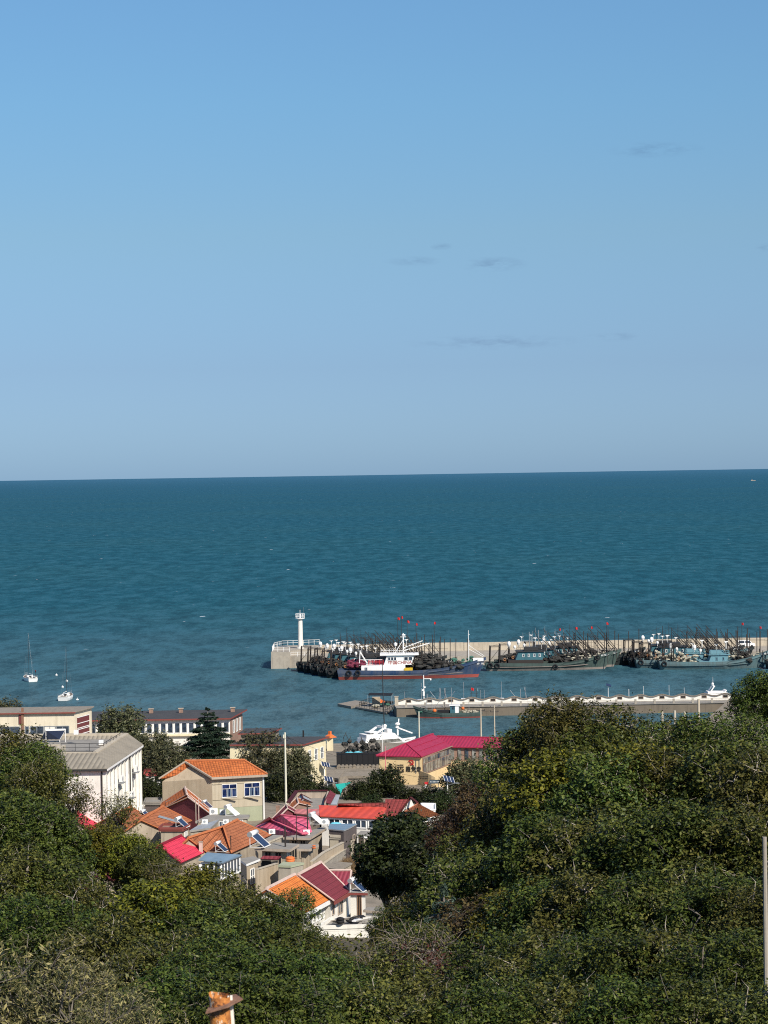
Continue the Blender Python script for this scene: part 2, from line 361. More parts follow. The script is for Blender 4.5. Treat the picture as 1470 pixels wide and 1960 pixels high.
leafmat('leaf_grey', (.030, .036, .018), (.078, .084, .040), (.13, .122, .058), .14)
leafmat('leaf_pale', (.025, .032, .010), (.085, .085, .032), (.32, .27, .115), .15)
leafmat('needle_blue', (.016, .030, .022), (.048, .078, .055), (.09, .12, .085), .06)
leafmat('needle_dark', (.007, .016, .010), (.020, .036, .022), (.038, .060, .034), .04)
leafmat('twig_grey', (.10, .085, .07), (.17, .145, .12), (.24, .2, .16), 0)
leafmat('leaf_dry', (.10, .065, .03), (.2, .14, .07), (.28, .21, .1), .15)
# sea
def sea_mat():
    m, nt, N, L, P = newmat('sea_water')
    t = N.new('ShaderNodeTexCoord').outputs['Object']
    s = N.new('ShaderNodeSeparateXYZ'); L.new(t, s.inputs[0])
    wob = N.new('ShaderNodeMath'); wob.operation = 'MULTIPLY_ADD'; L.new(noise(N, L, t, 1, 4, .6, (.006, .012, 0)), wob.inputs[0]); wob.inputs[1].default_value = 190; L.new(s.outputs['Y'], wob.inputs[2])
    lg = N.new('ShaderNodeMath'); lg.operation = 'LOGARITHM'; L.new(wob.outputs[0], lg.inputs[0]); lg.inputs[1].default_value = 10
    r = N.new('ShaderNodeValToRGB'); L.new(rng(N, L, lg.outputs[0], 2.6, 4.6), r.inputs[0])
    stops = [(.0, (.082, .130, .142)), (.085, (.066, .126, .148)), (.135, (.036, .100, .128)), (.20, (.007, .074, .104)), (.32, (.004, .070, .100)), (.52, (.004, .066, .104)), (.72, (.008, .074, .130)), (1, (.024, .105, .190))]  # far stops lighter and bluer: horizon haze put into the water colour
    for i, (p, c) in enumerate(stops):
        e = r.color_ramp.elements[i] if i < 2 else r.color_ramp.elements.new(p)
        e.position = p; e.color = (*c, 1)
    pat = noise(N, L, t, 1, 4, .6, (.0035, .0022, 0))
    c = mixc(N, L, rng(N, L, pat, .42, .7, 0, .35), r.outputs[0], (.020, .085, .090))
    wav = noise(N, L, t, 1, 9, .84, (.10, .032, 0))  # wave streaks, dark and bright, put changing reflection into the water colour
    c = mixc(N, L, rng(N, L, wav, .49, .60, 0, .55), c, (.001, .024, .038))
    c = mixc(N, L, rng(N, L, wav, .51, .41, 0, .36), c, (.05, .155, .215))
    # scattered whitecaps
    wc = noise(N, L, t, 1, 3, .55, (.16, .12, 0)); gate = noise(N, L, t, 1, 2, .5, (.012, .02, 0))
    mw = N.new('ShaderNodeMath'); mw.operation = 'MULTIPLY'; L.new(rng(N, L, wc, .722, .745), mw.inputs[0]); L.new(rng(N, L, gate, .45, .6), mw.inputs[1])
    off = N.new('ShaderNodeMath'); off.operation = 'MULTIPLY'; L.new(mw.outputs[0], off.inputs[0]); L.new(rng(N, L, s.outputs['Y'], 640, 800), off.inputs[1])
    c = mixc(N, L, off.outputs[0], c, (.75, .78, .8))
    w1 = noise(N, L, t, 1, 6, .62, (.14, .10, 0)); w2 = noise(N, L, t, 1, 3, .6, (.55, 1.1, 0))
    ad = N.new('ShaderNodeMath'); ad.operation = 'MULTIPLY_ADD'; L.new(w2, ad.inputs[0]); ad.inputs[1].default_value = .22; L.new(w1, ad.inputs[2])
    bp = N.new('ShaderNodeBump'); bp.inputs['Strength'].default_value = 1; bp.inputs['Distance'].default_value = 1.6; L.new(ad.outputs[0], bp.inputs['Height'])
    df = N.new('ShaderNodeBsdfDiffuse'); L.new(c, df.inputs['Color']); L.new(bp.outputs[0], df.inputs['Normal'])
    gl = N.new('ShaderNodeBsdfGlossy'); gl.inputs['Roughness'].default_value = .2; L.new(bp.outputs[0], gl.inputs['Normal'])
    lw = N.new('ShaderNodeLayerWeight'); lw.inputs['Blend'].default_value = .5
    mx = N.new('ShaderNodeMixShader'); L.new(rng(N, L, lw.outputs['Facing'], .82, 1, .06, .12), mx.inputs[0]); L.new(df.outputs[0], mx.inputs[1]); L.new(gl.outputs[0], mx.inputs[2])
    L.new(mx.outputs[0], nt.nodes['Material Output'].inputs['Surface'])
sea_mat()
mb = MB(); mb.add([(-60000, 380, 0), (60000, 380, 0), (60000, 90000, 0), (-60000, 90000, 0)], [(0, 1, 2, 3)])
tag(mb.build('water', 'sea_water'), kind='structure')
# ground
def shore(x): return interp(x, [-400, -60, -14, 40, 58, 66, 400], [432, 432, 409, 409, 418, 478, 490])
xs = np.concatenate([np.arange(-420, -60, 12), np.arange(-60, 60, 2.5), np.arange(60, 421, 12)]); mb = MB()
ts = np.concatenate([np.linspace(-60, 230, 90), np.linspace(234, 400, 50)])
vs = []; nx = len(xs); rg = random.Random(3)
for t in list(ts) + [1000]:
    for x in xs:
        S = shore(x); y = S if t == 1000 else t * S / 412 if t > 230 else t * (1 + (S / 412 - 1) * max(0, t) / 230)
        vs.append((x, y, gz(x, y) + (0 if y > 225 or y < 14 else rg.uniform(-.2, .2))))
for x in xs: vs.append((x, shore(x) + .4, -2))
nr = len(ts) + 2
fs = [(i * nx + j, i * nx + j + 1, (i + 1) * nx + j + 1, (i + 1) * nx + j) for i in range(nr - 1) for j in range(nx - 1)]
mb.add(vs, fs)
def ground_mat():
    m, nt, N, L, P = newmat('hill_ground')
    t = N.new('ShaderNodeTexCoord').outputs['Object']
    c = mixc(N, L, rng(N, L, noise(N, L, t, .35, 6, .7), .4, .65), (.050, .045, .028), (.11, .085, .055))
    c = mixc(N, L, rng(N, L, noise(N, L, t, .12, 5, .7), .5, .62), c, (.030, .042, .016))
    s = N.new('ShaderNodeSeparateXYZ'); L.new(t, s.inputs[0])
    c = mixc(N, L, rng(N, L, s.outputs['Y'], 205, 225, 0, .8), c, mixc(N, L, rng(N, L, noise(N, L, t, .5, 5, .7), .4, .65), (.30, .25, .19), (.19, .16, .12)))
    L.new(c, P.inputs['Base Color']); P.inputs['Roughness'].default_value = .95; bump(N, L, P, noise(N, L, t, 2, 5), .6, .2)
ground_mat()
tag(mb.build('ground', 'hill_ground'), kind='structure')

def rust_mat():
    m, nt, N, L, P = newmat('rust_orange')
    t = N.new('ShaderNodeTexCoord').outputs['Object']
    c = mixc(N, L, rng(N, L, noise(N, L, t, 9, 5, .7), .42, .6), (.62, .24, .05), (.30, .095, .022))
    c = mixc(N, L, rng(N, L, noise(N, L, t, 26, 4, .65), .52, .58, 0, .9), c, (.065, .022, .012))
    c = mixc(N, L, rng(N, L, noise(N, L, t, 1, 4, .65, (18, 18, 7)), .57, .61, 0, .9), c, (.72, .62, .48))
    L.new(c, P.inputs['Base Color']); P.inputs['Roughness'].default_value = .75; bump(N, L, P, noise(N, L, t, 60, 4), .6, .006)
rust_mat()
# ---------------------------------------------------------------- harbour: breakwater and light
def text_part(name, s, size, mat, parent, M, extrude=.01, bold=0.0, local=True, squeeze=1.0):
    cu = bpy.data.curves.new(name, 'FONT'); cu.body = s; cu.size = size; cu.extrude = extrude; cu.offset = bold; cu.align_x = 'CENTER'; cu.resolution_u = 3
    ob = bpy.data.objects.new(name, cu); COL.objects.link(ob)
    dg = bpy.context.evaluated_depsgraph_get(); me = bpy.data.meshes.new_from_object(ob.evaluated_get(dg))
    bpy.data.objects.remove(ob); bpy.data.curves.remove(cu)
    S = Matrix.Diagonal((squeeze, 1, 1, 1)); me.transform(M @ S); me.materials.clear(); me.materials.append(MATS[mat]); me.name = name
    o = bpy.data.objects.new(name, me); COL.objects.link(o); o.parent = parent
    return o
def frameM(o, x, y):
    """matrix with local x along x, local y along y, placed at o"""
    x = Vector(x).normalized(); y = Vector(y).normalized(); z = x.cross(y)
    return Matrix(((x.x, y.x, z.x, o[0]), (x.y, y.y, z.y, o[1]), (x.z, y.z, z.z, o[2]), (0, 0, 0, 1)))
def rail(mb, pts, h=1.05, step=2.0, r=.045, bars=(1, .5)):
    for p, q in zip(pts[:-1], pts[1:]):
        p, q = Vector(p), Vector(q); n = max(1, round((q - p).length / step))
        for i in range(n + 1):
            b = p.lerp(q, i / n); mb.beam(b, b + Vector((0, 0, h)), r * 2)
        for k in bars: mb.beam(p + Vector((0, 0, h * k)), q + Vector((0, 0, h * k)), r * 1.8)
bw = thing('breakwater', 'long concrete breakwater with tall seaward parapet wall behind the moored trawlers', 'breakwater', (40, 612, 0))
mb = MB(); mb.prism([(-18, 601), (190, 604), (190, 623), (-18, 621)], -4, 2.4); mb.build('quay', 'concrete', bw)
mb = MB()
for i in range(16):
    x0 = -17.9 + i * 13; mb.box((x0 + 6.48, 621.5 + i * .12, 3.35), (12.94, 1.2, 2.3 + (i % 3) * .08))
mb.build('parapet_wall', 'concrete_light', bw)
mb = MB(); mb.prism([(-30.4, 600), (-25.4, 600), (-25.4, 601.2), (-17.98, 601.2), (-17.98, 623), (-28.5, 623), (-30.6, 616)], -4, 3.1); mb.prism([(-30.35, 600.05), (-25.4, 600.05), (-25.4, 604), (-18, 612), (-18, 622.8), (-28.5, 622.8), (-30.5, 616)], 3.1, 4.4)
mb.build('pier_head', 'concrete', bw)
mb = MB(); rail(mb, [(-25.5, 600.4, 4.4), (-30.1, 600.4, 4.4), (-30.2, 616, 4.4), (-28.3, 622.4, 4.4), (-18.2, 622.4, 4.6)], 1.3, 1.4, .045, (1, .55)); rail(mb, [(-25.2, 601.4, 3.1), (-18.1, 601.4, 3.1)], 1.1, 1.6, .05); mb.build('railing', 'white_paint', bw)
lh = thing('harbour_light', 'slim white cylindrical harbour light tower with caged gallery on the breakwater head', 'lighthouse', (-23.0, 612, 4.4))
mb = MB(); mb.tube([(0, 0, 0), (0, 0, .25), (0, 0, .26), (0, 0, 8.0)], [1.0, .95, .68, .60], 20); mb.build('tower', 'white_wall', lh, True)
mb = MB(); mb.cyl((0, 0, 8.0), 1.22, .12, 20)
for k in range(12):
    a = k * math.pi / 6; mb.beam((1.18 * math.cos(a), 1.18 * math.sin(a), 8.1), (1.22 * math.cos(a), 1.22 * math.sin(a), 9.35), .06)
for z in (8.5, 8.92, 9.35):
    mb.tube([(1.2 * math.cos(k * math.pi / 10), 1.2 * math.sin(k * math.pi / 10), z) for k in range(21)], .035, 5)
mb.build('gallery', 'white_paint', lh, True)
mb = MB(); mb.cyl((0, 0, 8.12), .22, .9, 10); mb.cyl((0, 0, 9.02), .30, .12, 10); mb.cyl((0, 0, 9.14), .06, 1.2, 6); mb.build('lamp', 'white_paint', lh, True)
mb = MB(); mb.cyl((.95, .3, 8.12), .02, 2.9, 5); mb.build('antenna', 'grey_metal', lh, True)
# ---------------------------------------------------------------- fishing boats
def hull_mesh(L, B, h, bowrise, rake, paint, boot, parent, deckz=.75, bootz=.55, sternh=.25):
    n = 26; lv = [-.9, -.2, bootz - .02, bootz, None, None]
    mb = MB(); V = []; sh = []
    for i in range(n + 1):
        t = i / n
        b = B / 2 * ((.82 + .18 * sm(t / .25)) if t < .5 else max(.015, 1 - ((t - .5) / .5) ** 2.3))
        s = h * (1 + sternh * (1 - t) ** 2) + bowrise * max(0, (t - .45) / .55) ** 2.1
        sh.append((t, b, s)); row = []
        for j in range(6):
            fz = j / 5; z = lv[j] if lv[j] is not None else bootz + (s - bootz) * (.5 if j == 4 else 1)
            zf = (z + .9) / (s + .9)
            fl = (.62 + .38 * min(1, zf * 1.5)) if t < .6 else (.45 + .55 * zf ** .8)
            x = -L / 2 + L * t - rake * (1 - zf) * sm((t - .62) / .38) + (.5 * (1 - zf) if t == 0 else 0)
            row.append((x, b * fl, z))
        V.append(row)
    for sd in (1, -1):
        vs = [(p[0], p[1] * sd, p[2]) for row in V for p in row]
        fs = []; 
        for i in range(n):
            for j in range(5):
                f = (i * 6 + j, (i + 1) * 6 + j, (i + 1) * 6 + j + 1, i * 6 + j + 1); fs.append((f if sd < 0 else f[::-1], 1 if j < 3 else 0))
        for f, m in fs: pass
        b0 = len(mb.v); mb.add(vs, [f for f, m in fs])
        for k in range(len(fs)): mb.mi[-len(fs) + k] = fs[k][1]
    # transom, inner bulwark and deck
    r0 = V[0]; k = len(mb.f)
    for j in range(5): mb.add([(r0[j][0], r0[j][1], r0[j][2]), (r0[j][0], -r0[j][1], r0[j][2]), (r0[j + 1][0], -r0[j + 1][1], r0[j + 1][2]), (r0[j + 1][0], r0[j + 1][1], r0[j + 1][2])], [(3, 2, 1, 0)], 1 if j < 3 else 0)
    for sd in (1, -1):
        for i in range(n):
            p, q = V[i][5], V[i + 1][5]; w = .86
            a = [(p[0], p[1] * sd, p[2]), (q[0], q[1] * sd, q[2]), (q[0] - .02, (q[1] * sd) * .95, q[2]), (p[0] - .02, (p[1] * sd) * .95, p[2])]
            mb.add(a, [(0, 1, 2, 3)], 0)
            d = [(a[3][0], a[3][1], a[3][2]), (a[2][0], a[2][1], a[2][2]), (a[2][0], a[2][1], q[2] - deckz), (a[3][0], a[3][1], p[2] - deckz)]
            mb.add(d, [(0, 1, 2, 3)], 0)
    o = mb.build('hull', [paint, boot], parent, True)
    mb = MB()
    for i in range(n):
        p, q = V[i][5], V[i + 1][5]
        mb.add([(p[0], p[1] * .95, p[2] - deckz), (q[0], q[1] * .95, q[2] - deckz), (q[0], -q[1] * .95, q[2] - deckz), (p[0], -p[1] * .95, p[2] - deckz)], [(3, 2, 1, 0)])
    p = V[0][5]; mb.box((p[0] + .12, 0, p[2] - deckz / 2), (.16, p[1] * 1.9, deckz))
    mb.build('deck', 'deck', parent, True)
    return V
def side_y(V, x, z, sd):
    """hull half-breadth near x, z"""
    best = None
    for row in V:
        for p in row:
            d = abs(p[0] - x) + abs(p[2] - z) * 1.5
            if best is None or d < best[0]: best = (d, p)
    return best[1][1] * sd
def sheer(V, x):
    return min(V, key=lambda r: abs(r[5][0] - x))[5][2]
def heap(mb, x0, x1, y0, y1, z, hgt, n, r, seed):
    rd = random.Random(seed)
    for i in range(n):
        x = rd.uniform(x0, x1); y = rd.uniform(y0, y1); q = 1 - abs((y - (y0 + y1) / 2) / (y1 - y0) * 1.4)
        mb.ball((x, y, z + rd.uniform(0, hgt) * q), r * rd.uniform(.6, 1.3), rd.uniform(.8, 1.7), rd.uniform(.8, 1.4), rd.uniform(.5, .9), 7, 4, .22, 0, rd.random())
def tyre(parent, x, y, z, r=.55):
    mb = MB(); n = 12; k = 6
    vs = [(x + (r + .2 * math.cos(2 * math.pi * j / k)) * math.cos(2 * math.pi * i / n), y + .2 * math.sin(2 * math.pi * j / k), z + (r + .2 * math.cos(2 * math.pi * j / k)) * math.sin(2 * math.pi * i / n)) for i in range(n) for j in range(k)]
    fs = [(i * k + j, ((i + 1) % n) * k + j, ((i + 1) % n) * k + (j + 1) % k, i * k + (j + 1) % k) for i in range(n) for j in range(k)]
    mb.add(vs, fs); return mb.build('tyre_fender', 'black', parent, True, True)
def flagpole(parent, x, y, z, h, seed=0, flag='flag_red', lean=0):
    mb = MB(); mb.tube([(x, y, z), (x + lean, y, z + h)], [.085, .055], 5); mb.beam((x - .35, y, z + h * .62), (x + .35, y, z + h * .62), .05)
    p = mb.build('flag_pole', 'dark_metal', parent, True)
    mb = MB(); rd = random.Random(seed); x += lean; w = rd.uniform(.4, .6)
    pts = [(x + w * i / 4, y + .1 * math.sin(i * 1.7 + seed), z + h - .08 * i * rd.random()) for i in range(5)]
    vs = pts + [(a, b, c - .6 + .1 * rd.random()) for a, b, c in pts] + [(a, b + .03, c) for a, b, c in pts] + [(a, b + .03, c - .6) for a, b, c in pts]
    fs = [(i, i + 1, i + 6, i + 5) for i in range(4)] + [(i + 11, i + 10, i + 15, i + 16) for i in range(4)]
    mb.add(vs, fs); mb.build('flag', flag, p, True)
def radome(parent, x, y, z, r=.5, tall=1.15):
    mb = MB(); mb.cyl((x, y, z - .6), .09, .6, 6); mb.cyl((x, y, z), r * .75, .15, 10); mb.ball((x, y, z + r * tall * .9), r, 1, 1, tall, 10, 6); mb.build('radar_dome', 'white_paint', parent, True, True)
def dish(parent, x, y, z, w=1.1):
    mb = MB(); mb.cyl((x, y, z - 1.6), .05, 1.6, 5); mb.box((x, y, z + .08), (.3, .3, .2)); mb.box((x, y, z + .25), (w, .22, .14)); mb.build('radar_scanner', 'white_paint', parent, True)
def windows_row(parent, p0, p1, nrm, z, n, wd, ht, frame='white_paint', pane='glass', ):
    p0, p1, nrm = Vector(p0), Vector(p1), Vector(nrm).normalized(); d = (p1 - p0).normalized(); up_ = nrm.cross(d); up_ = up_ if up_.z > 0 else -up_
    for i in range(n):
        c = p0.lerp(p1, (i + .5) / n) + up_ * z
        mb = MB()
        for (a, b, l, v) in ((0, ht / 2, wd + .16, 0), (0, -ht / 2, wd + .16, 0), (-wd / 2, 0, ht, 1), (wd / 2, 0, ht, 1)):
            o = c + d * a + up_ * b; e = (up_ if v else d) * l / 2; mb.beam(o - e + nrm * .03, o + e + nrm * .03, .09)
        f = mb.build('window', frame, parent, True)
        mb = MB(); mb.extr([c + d * x + up_ * y for x, y in ((-wd / 2, -ht / 2), (wd / 2, -ht / 2), (wd / 2, ht / 2), (-wd / 2, ht / 2))], nrm * .03); mb.build('pane', pane, f, True)
def derrick(mb, x, y, z, x2, y2, z2, r=.09):
    mb.tube([(x, y, z), (x2, y2, z2)], [r, r * .6], 6)
def rigging(mb, pts, r=.02):
    for p, q in pts: mb.beam(p, q, r * 2)
def blue_boat(loc):
    t = thing('fishing_trawler', 'weathered blue trawler with red waterline and white lettered wheelhouse, nearest of its raft', 'fishing boat', loc, 'fishing boats moored along the breakwater')
    L_, B = 37, 6.2; V = hull_mesh(L_, B, 2.0, 3.0, 2.4, 'hull_blue', 'boot_red', t, .75, .78)
    X = lambda px: (px - 782.5) * .1299     # pixel column of the photo along this hull
    mb = MB()
    for sd in (-1, 1):
        mb.tube([(X(x), side_y(V, X(x), 1.1, sd) + sd * .06, .95 + .28 * max(0, (x - 780) / 120) ** 2 * 2) for x in range(650, 905, 15)], .09, 5)
    mb.build('rubbing_strake', 'boot_pale', t, True)
    # deckhouse and wheelhouse
    mb = MB(); mb.prism([(X(686), -2.3), (X(770), -2.3), (X(770), 2.3), (X(686), 2.3)], 1.3, 3.5)
    mb.build('deckhouse', 'white_paint', t, True)
    mb = MB(); a, b = X(729), X(782)
    mb.add([(a, -2.1, 3.5), (b, -2.1, 3.5), (b, 2.1, 3.5), (a, 2.1, 3.5), (a + .9, -2.1, 5.9), (b + .7, -2.1, 5.9), (b + .7, 2.1, 5.9), (a + .9, 2.1, 5.9)], [(3, 2, 1, 0), (4, 5, 6, 7), (0, 1, 5, 4), (1, 2, 6, 5), (2, 3, 7, 6), (3, 0, 4, 7)])
    wh = mb.build('wheelhouse', 'white_paint', t, True)
    windows_row(wh, (a + 1.0, -2.12, 4.7), (a + 3.2, -2.12, 4.7), (0, -1, 0), .35, 3, .62, .85)
    windows_row(wh, (b - 1.9, -2.12, 4.7), (b + .3, -2.12, 4.7), (0, -1, 0), .35, 2, .95, .85)
    windows_row(wh, (b + .40, -1.9, 4.9), (b + .40, 1.9, 4.9), (1, 0, -.25), .2, 4, .72, .8)
    mb = MB(); mb.prism([(X(722), -2.6), (X(796), -2.6), (X(796), 2.6), (X(722), 2.6)], 5.9, 6.25); rail(mb, [(X(724), -2.4, 6.25), (X(772), -2.4, 6.25)], .9, 1, .035); rail(mb, [(X(724), 2.4, 6.25), (X(772), 2.4, 6.25)], .9, 1, .035)
    mb.build('bridge_roof', 'white_paint', wh, True)
    text_part('lettering', '中国CHINA', 1.15, 'text_red', wh, frameM((X(760), -2.13, 3.72), (1, 0, 0), (0, 0, 1)), .012, .02)
    mb = MB()
    for x in (X(707), X(722), X(748)): mb.cyl((x, -2.31, 2.75), .01, .01, 8)
    windows_row(t, (X(692), -2.31, 2.5), (X(698), -2.31, 2.5), (0, -1, 0), 0, 2, .16, .9, 'hull_blue', 'glass')
    mb = MB(); rail(mb, [(X(700), -2.2, 3.5), (X(728), -2.2, 3.5)], 1.3, .9, .05, (1, .75, .5, .25)); mb.build('railing', 'plastic_red', t, True)
    mb = MB(); mb.tube([(X(682), -1.6, 3.4), (X(684), -1.6, 6.9)], .11, 6); mb.tube([(X(682), 1.6, 3.4), (X(684), 1.6, 6.9)], .11, 6); mb.beam((X(684), -1.7, 6.9), (X(684), 1.7, 6.9), .2); mb.tube([(X(684), -1.6, 6.7), (X(698), -1.6, 3.7)], .08, 6); mb.tube([(X(684), 1.6, 6.7), (X(698), 1.6, 3.7)], .08, 6)
    mb.beam((X(684), -1.6, 4.9), (X(727), -1.8, 4.9), .1); mb.build('gallows', 'white_paint', t, True)
    m = X(767); mb = MB(); mb.tube([(m, 0, 6.2), (m, 0, 11.2)], [.2, .14], 8); mb.tube([(m - 2.2, -1, 6.2), (m, 0, 9.6)], .07, 5); mb.tube([(m - 2.2, 1, 6.2), (m, 0, 9.6)], .07, 5); mb.tube([(m + .2, 0, 7.6), (m + 4.8, -.6, 9.3)], .12, 6); mb.tube([(m + .2, 0, 6.9), (m + 6.6, .4, 8.6)], .12, 6); mb.box((m, 0, 10.3), (1.5, .3, .12)); mb.ball((m + .1, 0, 10.75), .42, 1.2, 1, .6, 8, 5); mb.build('mast', 'white_paint', t, True)
    radome(t, X(752), .6, 8.0, .42); dish(t, X(773), .5, 9.3, .9)
    mb = MB(); heap(mb, X(662), X(690), -2, 2, 3.0, 1.9, 60, .55, 1); mb.build('net_pile', 'net_purple', t, True)
    mb = MB(); heap(mb, X(793), X(835), -2, 2.2, 2.4, 4.2, 70, .6, 2); heap(mb, X(830), X(880), -2.2, 2.2, 2.4, 2.2, 60, .55, 3); mb.build('net_pile', 'net_dark', t, True)
    mb = MB(); heap(mb, X(862), X(900), -.5, 2.2, 3.2, 1.9, 26, .5, 4); mb.build('net_pile', 'net_green', t, True)
    mb = MB(); mb.prism([(X(768), -2.55), (X(784), -2.55), (X(784), -.9), (X(768), -.9)], 1.3, 2.7); mb.build('crate', 'plastic_yellow', t, True)
    mb = MB()
    for x in range(757, 900, 22): mb.beam((X(x), 2.2, 1.4), (X(x) + .2, 2.2, 9.5), .16)
    for x in range(768, 870, 16): derrick(mb, X(x), -1.5, 1.6, X(x) - 5.2, -.4, 8.2, .1)
    for x in range(775, 860, 20): derrick(mb, X(x), 1.5, 1.6, X(x) - 6, .8, 9.4, .09)
    rigging(mb, [((X(790), -1.5, 3 + k * .5), (X(850), -1.8, 2.4 + k * .4)) for k in range(5)], .05); mb.build('stakes', 'rust_dark', t, True)
    for i, (x, h) in enumerate(((757, 13.5), (764, 13.8), (775, 12.7), (792, 12), (827, 12.2))): flagpole(t, X(x), 1.8, 1.6, h, i)
    mb = MB(); b = X(892); mb.tube([(b, 0, 2.6), (b, 0, 11.7)], [.13, .06], 6); mb.tube([(b, 0, 8), (X(922), 0, 5.2)], .05, 5); mb.tube([(b, 0, 7), (X(920), -.4, 5)], .05, 5)
    for z in (8, 9, 10.6): mb.box((b + .15, 0, z), (.3, .12, .1))
    mb.build('foremast', 'white_paint', t, True)
    mb = MB(); mb.prism([(X(900), -.9), (X(920), -.45), (X(920), .45), (X(900), .9)], 4.0, 4.75); mb.build('bow_platform', 'white_paint', t, True)
    for x, z in ((662, 1.7), (679, 1.7)): tyre(t, X(x), side_y(V, X(x), 1.7, -1) - .25, z)
    rd = random.Random(5); mb = MB()
    for k in range(5):
        x = X(908 + k * 2.6); y = side_y(V, x, 3.4, -1) - .1; mb.beam((x, y, 3.15), (x + rd.uniform(-.1, .12), y - .02, 3.62), .1); mb.beam((x - .1, y, 3.25 + .1 * (k % 3)), (x + .2, y, 3.3 + .1 * (k % 3)), .08)
    mb.build('hull_lettering', 'white_paint', t, True)
    return t
def dark_boat(loc, L_=33, paint='hull_green', cabin='cabin_teal', boot='boot_pale', label='', seed=0, ncab=4, flags=4, group='fishing boats moored along the breakwater', bow_net='net_pale', cx=-.17, low=False):
    rd = random.Random(seed); t = thing('fishing_trawler', label, 'fishing boat', loc, group); B = 6
    V = hull_mesh(L_, B, 1.75, 2.9, 2.6, paint, boot, t)
    mb = MB()
    for sd in (-1, 1): mb.tube([(x, side_y(V, x, 1.1, sd) + sd * .06, 1.0 + (1.1 * max(0, x / L_ * 2) ** 2.2)) for x in np.linspace(-L_ * .48, L_ * .40, 14)], .09, 5)
    mb.build('rubbing_strake', boot, t, True)
    c = cx * L_; H = 3.3 if low else 4.6
    if not low:
        mb = MB(); mb.prism([(c - 5, -2.3), (c + 4, -2.3), (c + 4, 2.3), (c - 5, 2.3)], .9, 2.75); mb.build('deckhouse', 'rust_dark', t, True)
    mb = MB(); a, b = (c - 3.2, c + 3.8) if not low else (c - 1.5, c + 3.3)
    mb.add([(a, -2.0, H - 2.1), (b, -2.0, H - 2.1), (b, 2.0, H - 2.1), (a, 2.0, H - 2.1), (a + .9, -2.0, H + .2), (b + .4, -2.0, H + .2), (b + .4, 2.0, H + .2), (a + .9, 2.0, H + .2)], [(3, 2, 1, 0), (4, 5, 6, 7), (0, 1, 5, 4), (1, 2, 6, 5), (2, 3, 7, 6), (3, 0, 4, 7)])
    if low: mb.box((c + .8, 0, 1.3), (9, 4.2, 1.3))
    wh = mb.build('wheelhouse', cabin, t, True)
    windows_row(wh, (a + 1.4, -2.02, H - .8), (b, -2.02, H - .8), (0, -1, 0), .1, ncab, .42, .7, 'white_paint' if not low else cabin)
    mb = MB(); mb.prism([(a + .2, -2.3), (b + .8, -2.3), (b + .8, 2.3), (a + .2, 2.3)], H + .2, H + .4); rail(mb, [(a + .4, -2.1, H + .4), (b + .6, -2.1, H + .4), (b + .6, 2.1, H + .4)], .9, 1, .04); mb.box((c + 1, 0, H + .9), (3.5, 2.4, .9)); mb.build('bridge_roof', 'dark_metal' if not low else cabin, wh, True)
    mb = MB(); m = c + .6; mb.tube([(m, 0, H + .4), (m, 0, H + 5.2)], [.14, .07], 6); mb.tube([(m + 1.6, .5, H + .4), (m + 1.7, .5, H + 6.2)], [.07, .03], 5); mb.tube([(m - 1.6, .5, H + .4), (m - 1.6, .5, H + 5.0)], [.07, .03], 5); mb.beam((m - 1.7, 0, H + 3), (m + 1.8, 0, H + 3), .09); mb.tube([(m + 4.4, 1, H), (m + 4.4, 1, H + 5.4)], [.07, .03], 5); mb.tube([(m + 6.6, 1, 2.4), (m + 6.6, 1, H + 5.2)], [.06, .03], 5)
    mb.build('mast', 'dark_metal' if seed % 2 else 'grey_metal', t, True)
    radome(t, c - 4.6, .4, H + 1.5, .5, 1.4); radome(t, c - 3.2, -.6, H + 1.0, .36, 1.2)
    for k in range(3): dish(t, m + rd.uniform(-2.4, 3.4), rd.uniform(-1, 1), H + rd.uniform(2.2, 4.2), .9)
    s = -L_ / 2
    mb = MB()
    for x in (s + 1.2, s + 3.6):
        for y in (-1.9, 1.9): mb.beam((x, y, 1.6), (x + .2, y * .9, 6.2), .2)
        mb.beam((x + .2, -1.9, 6.2), (x + .2, 1.9, 6.2), .24); mb.beam((x + .1, -1.8, 4.4), (x + .1, 1.8, 4.4), .12)
    mb.beam((s + 1.2, -1.7, 6.2), (s + 3.8, -1.7, 6.2), .14); mb.beam((s + 1.2, 1.7, 6.2), (s + 3.8, 1.7, 6.2), .14); mb.beam((s + 1.2, -1.9, 2.6), (s + 3.8, -1.8, 5.9), .1)
    mb.build('gallows', 'rust_dark', t, True)
    mb = MB(); heap(mb, s + 4, c - 4.5, -2, 2, 1.7, 2.6, 40, .45, seed + 5); mb.build('net_pile', 'net_dark' if not low else 'net_pale', t, True)
    mb = MB(); heap(mb, c + 6, L_ * .30, -2.1, 2.1, 1.8, 2.7, 80, .45, seed + 6); mb.build('net_pile', 'net_dark', t, True)
    mb = MB(); heap(mb, L_ * .12, L_ * .40, -1.2, 1.6, 2.6, 1.5, 26, .34, seed + 7); mb.build('buoy_heap', bow_net, t, True)
    mb = MB()
    for k in range(11):
        x = rd.uniform(c + 6, L_ * .36); derrick(mb, x, rd.uniform(-1.9, 1.9), 1.8, x - rd.uniform(4, 7), rd.uniform(-1.5, 1.5), rd.uniform(6, 10.2), .12)
    for k in range(6):
        x = c + 7 + k * 2.7; mb.beam((x, 1.8, 1.5), (x + .1, 1.8, 8.0 + (k * 7 % 3) * .6), .18); mb.beam((x, -1.6, 1.5), (x + .1, -1.6, 4.5), .14)
    rigging(mb, [((c + 2, 0, H + 5), (L_ * .3, 0, 5)), ((c + 7, 1.8, 7), (c + 20, 1.8, 6.6)), ((m, 0, H + 5), (s + 2, 0, 6.3))], .025)
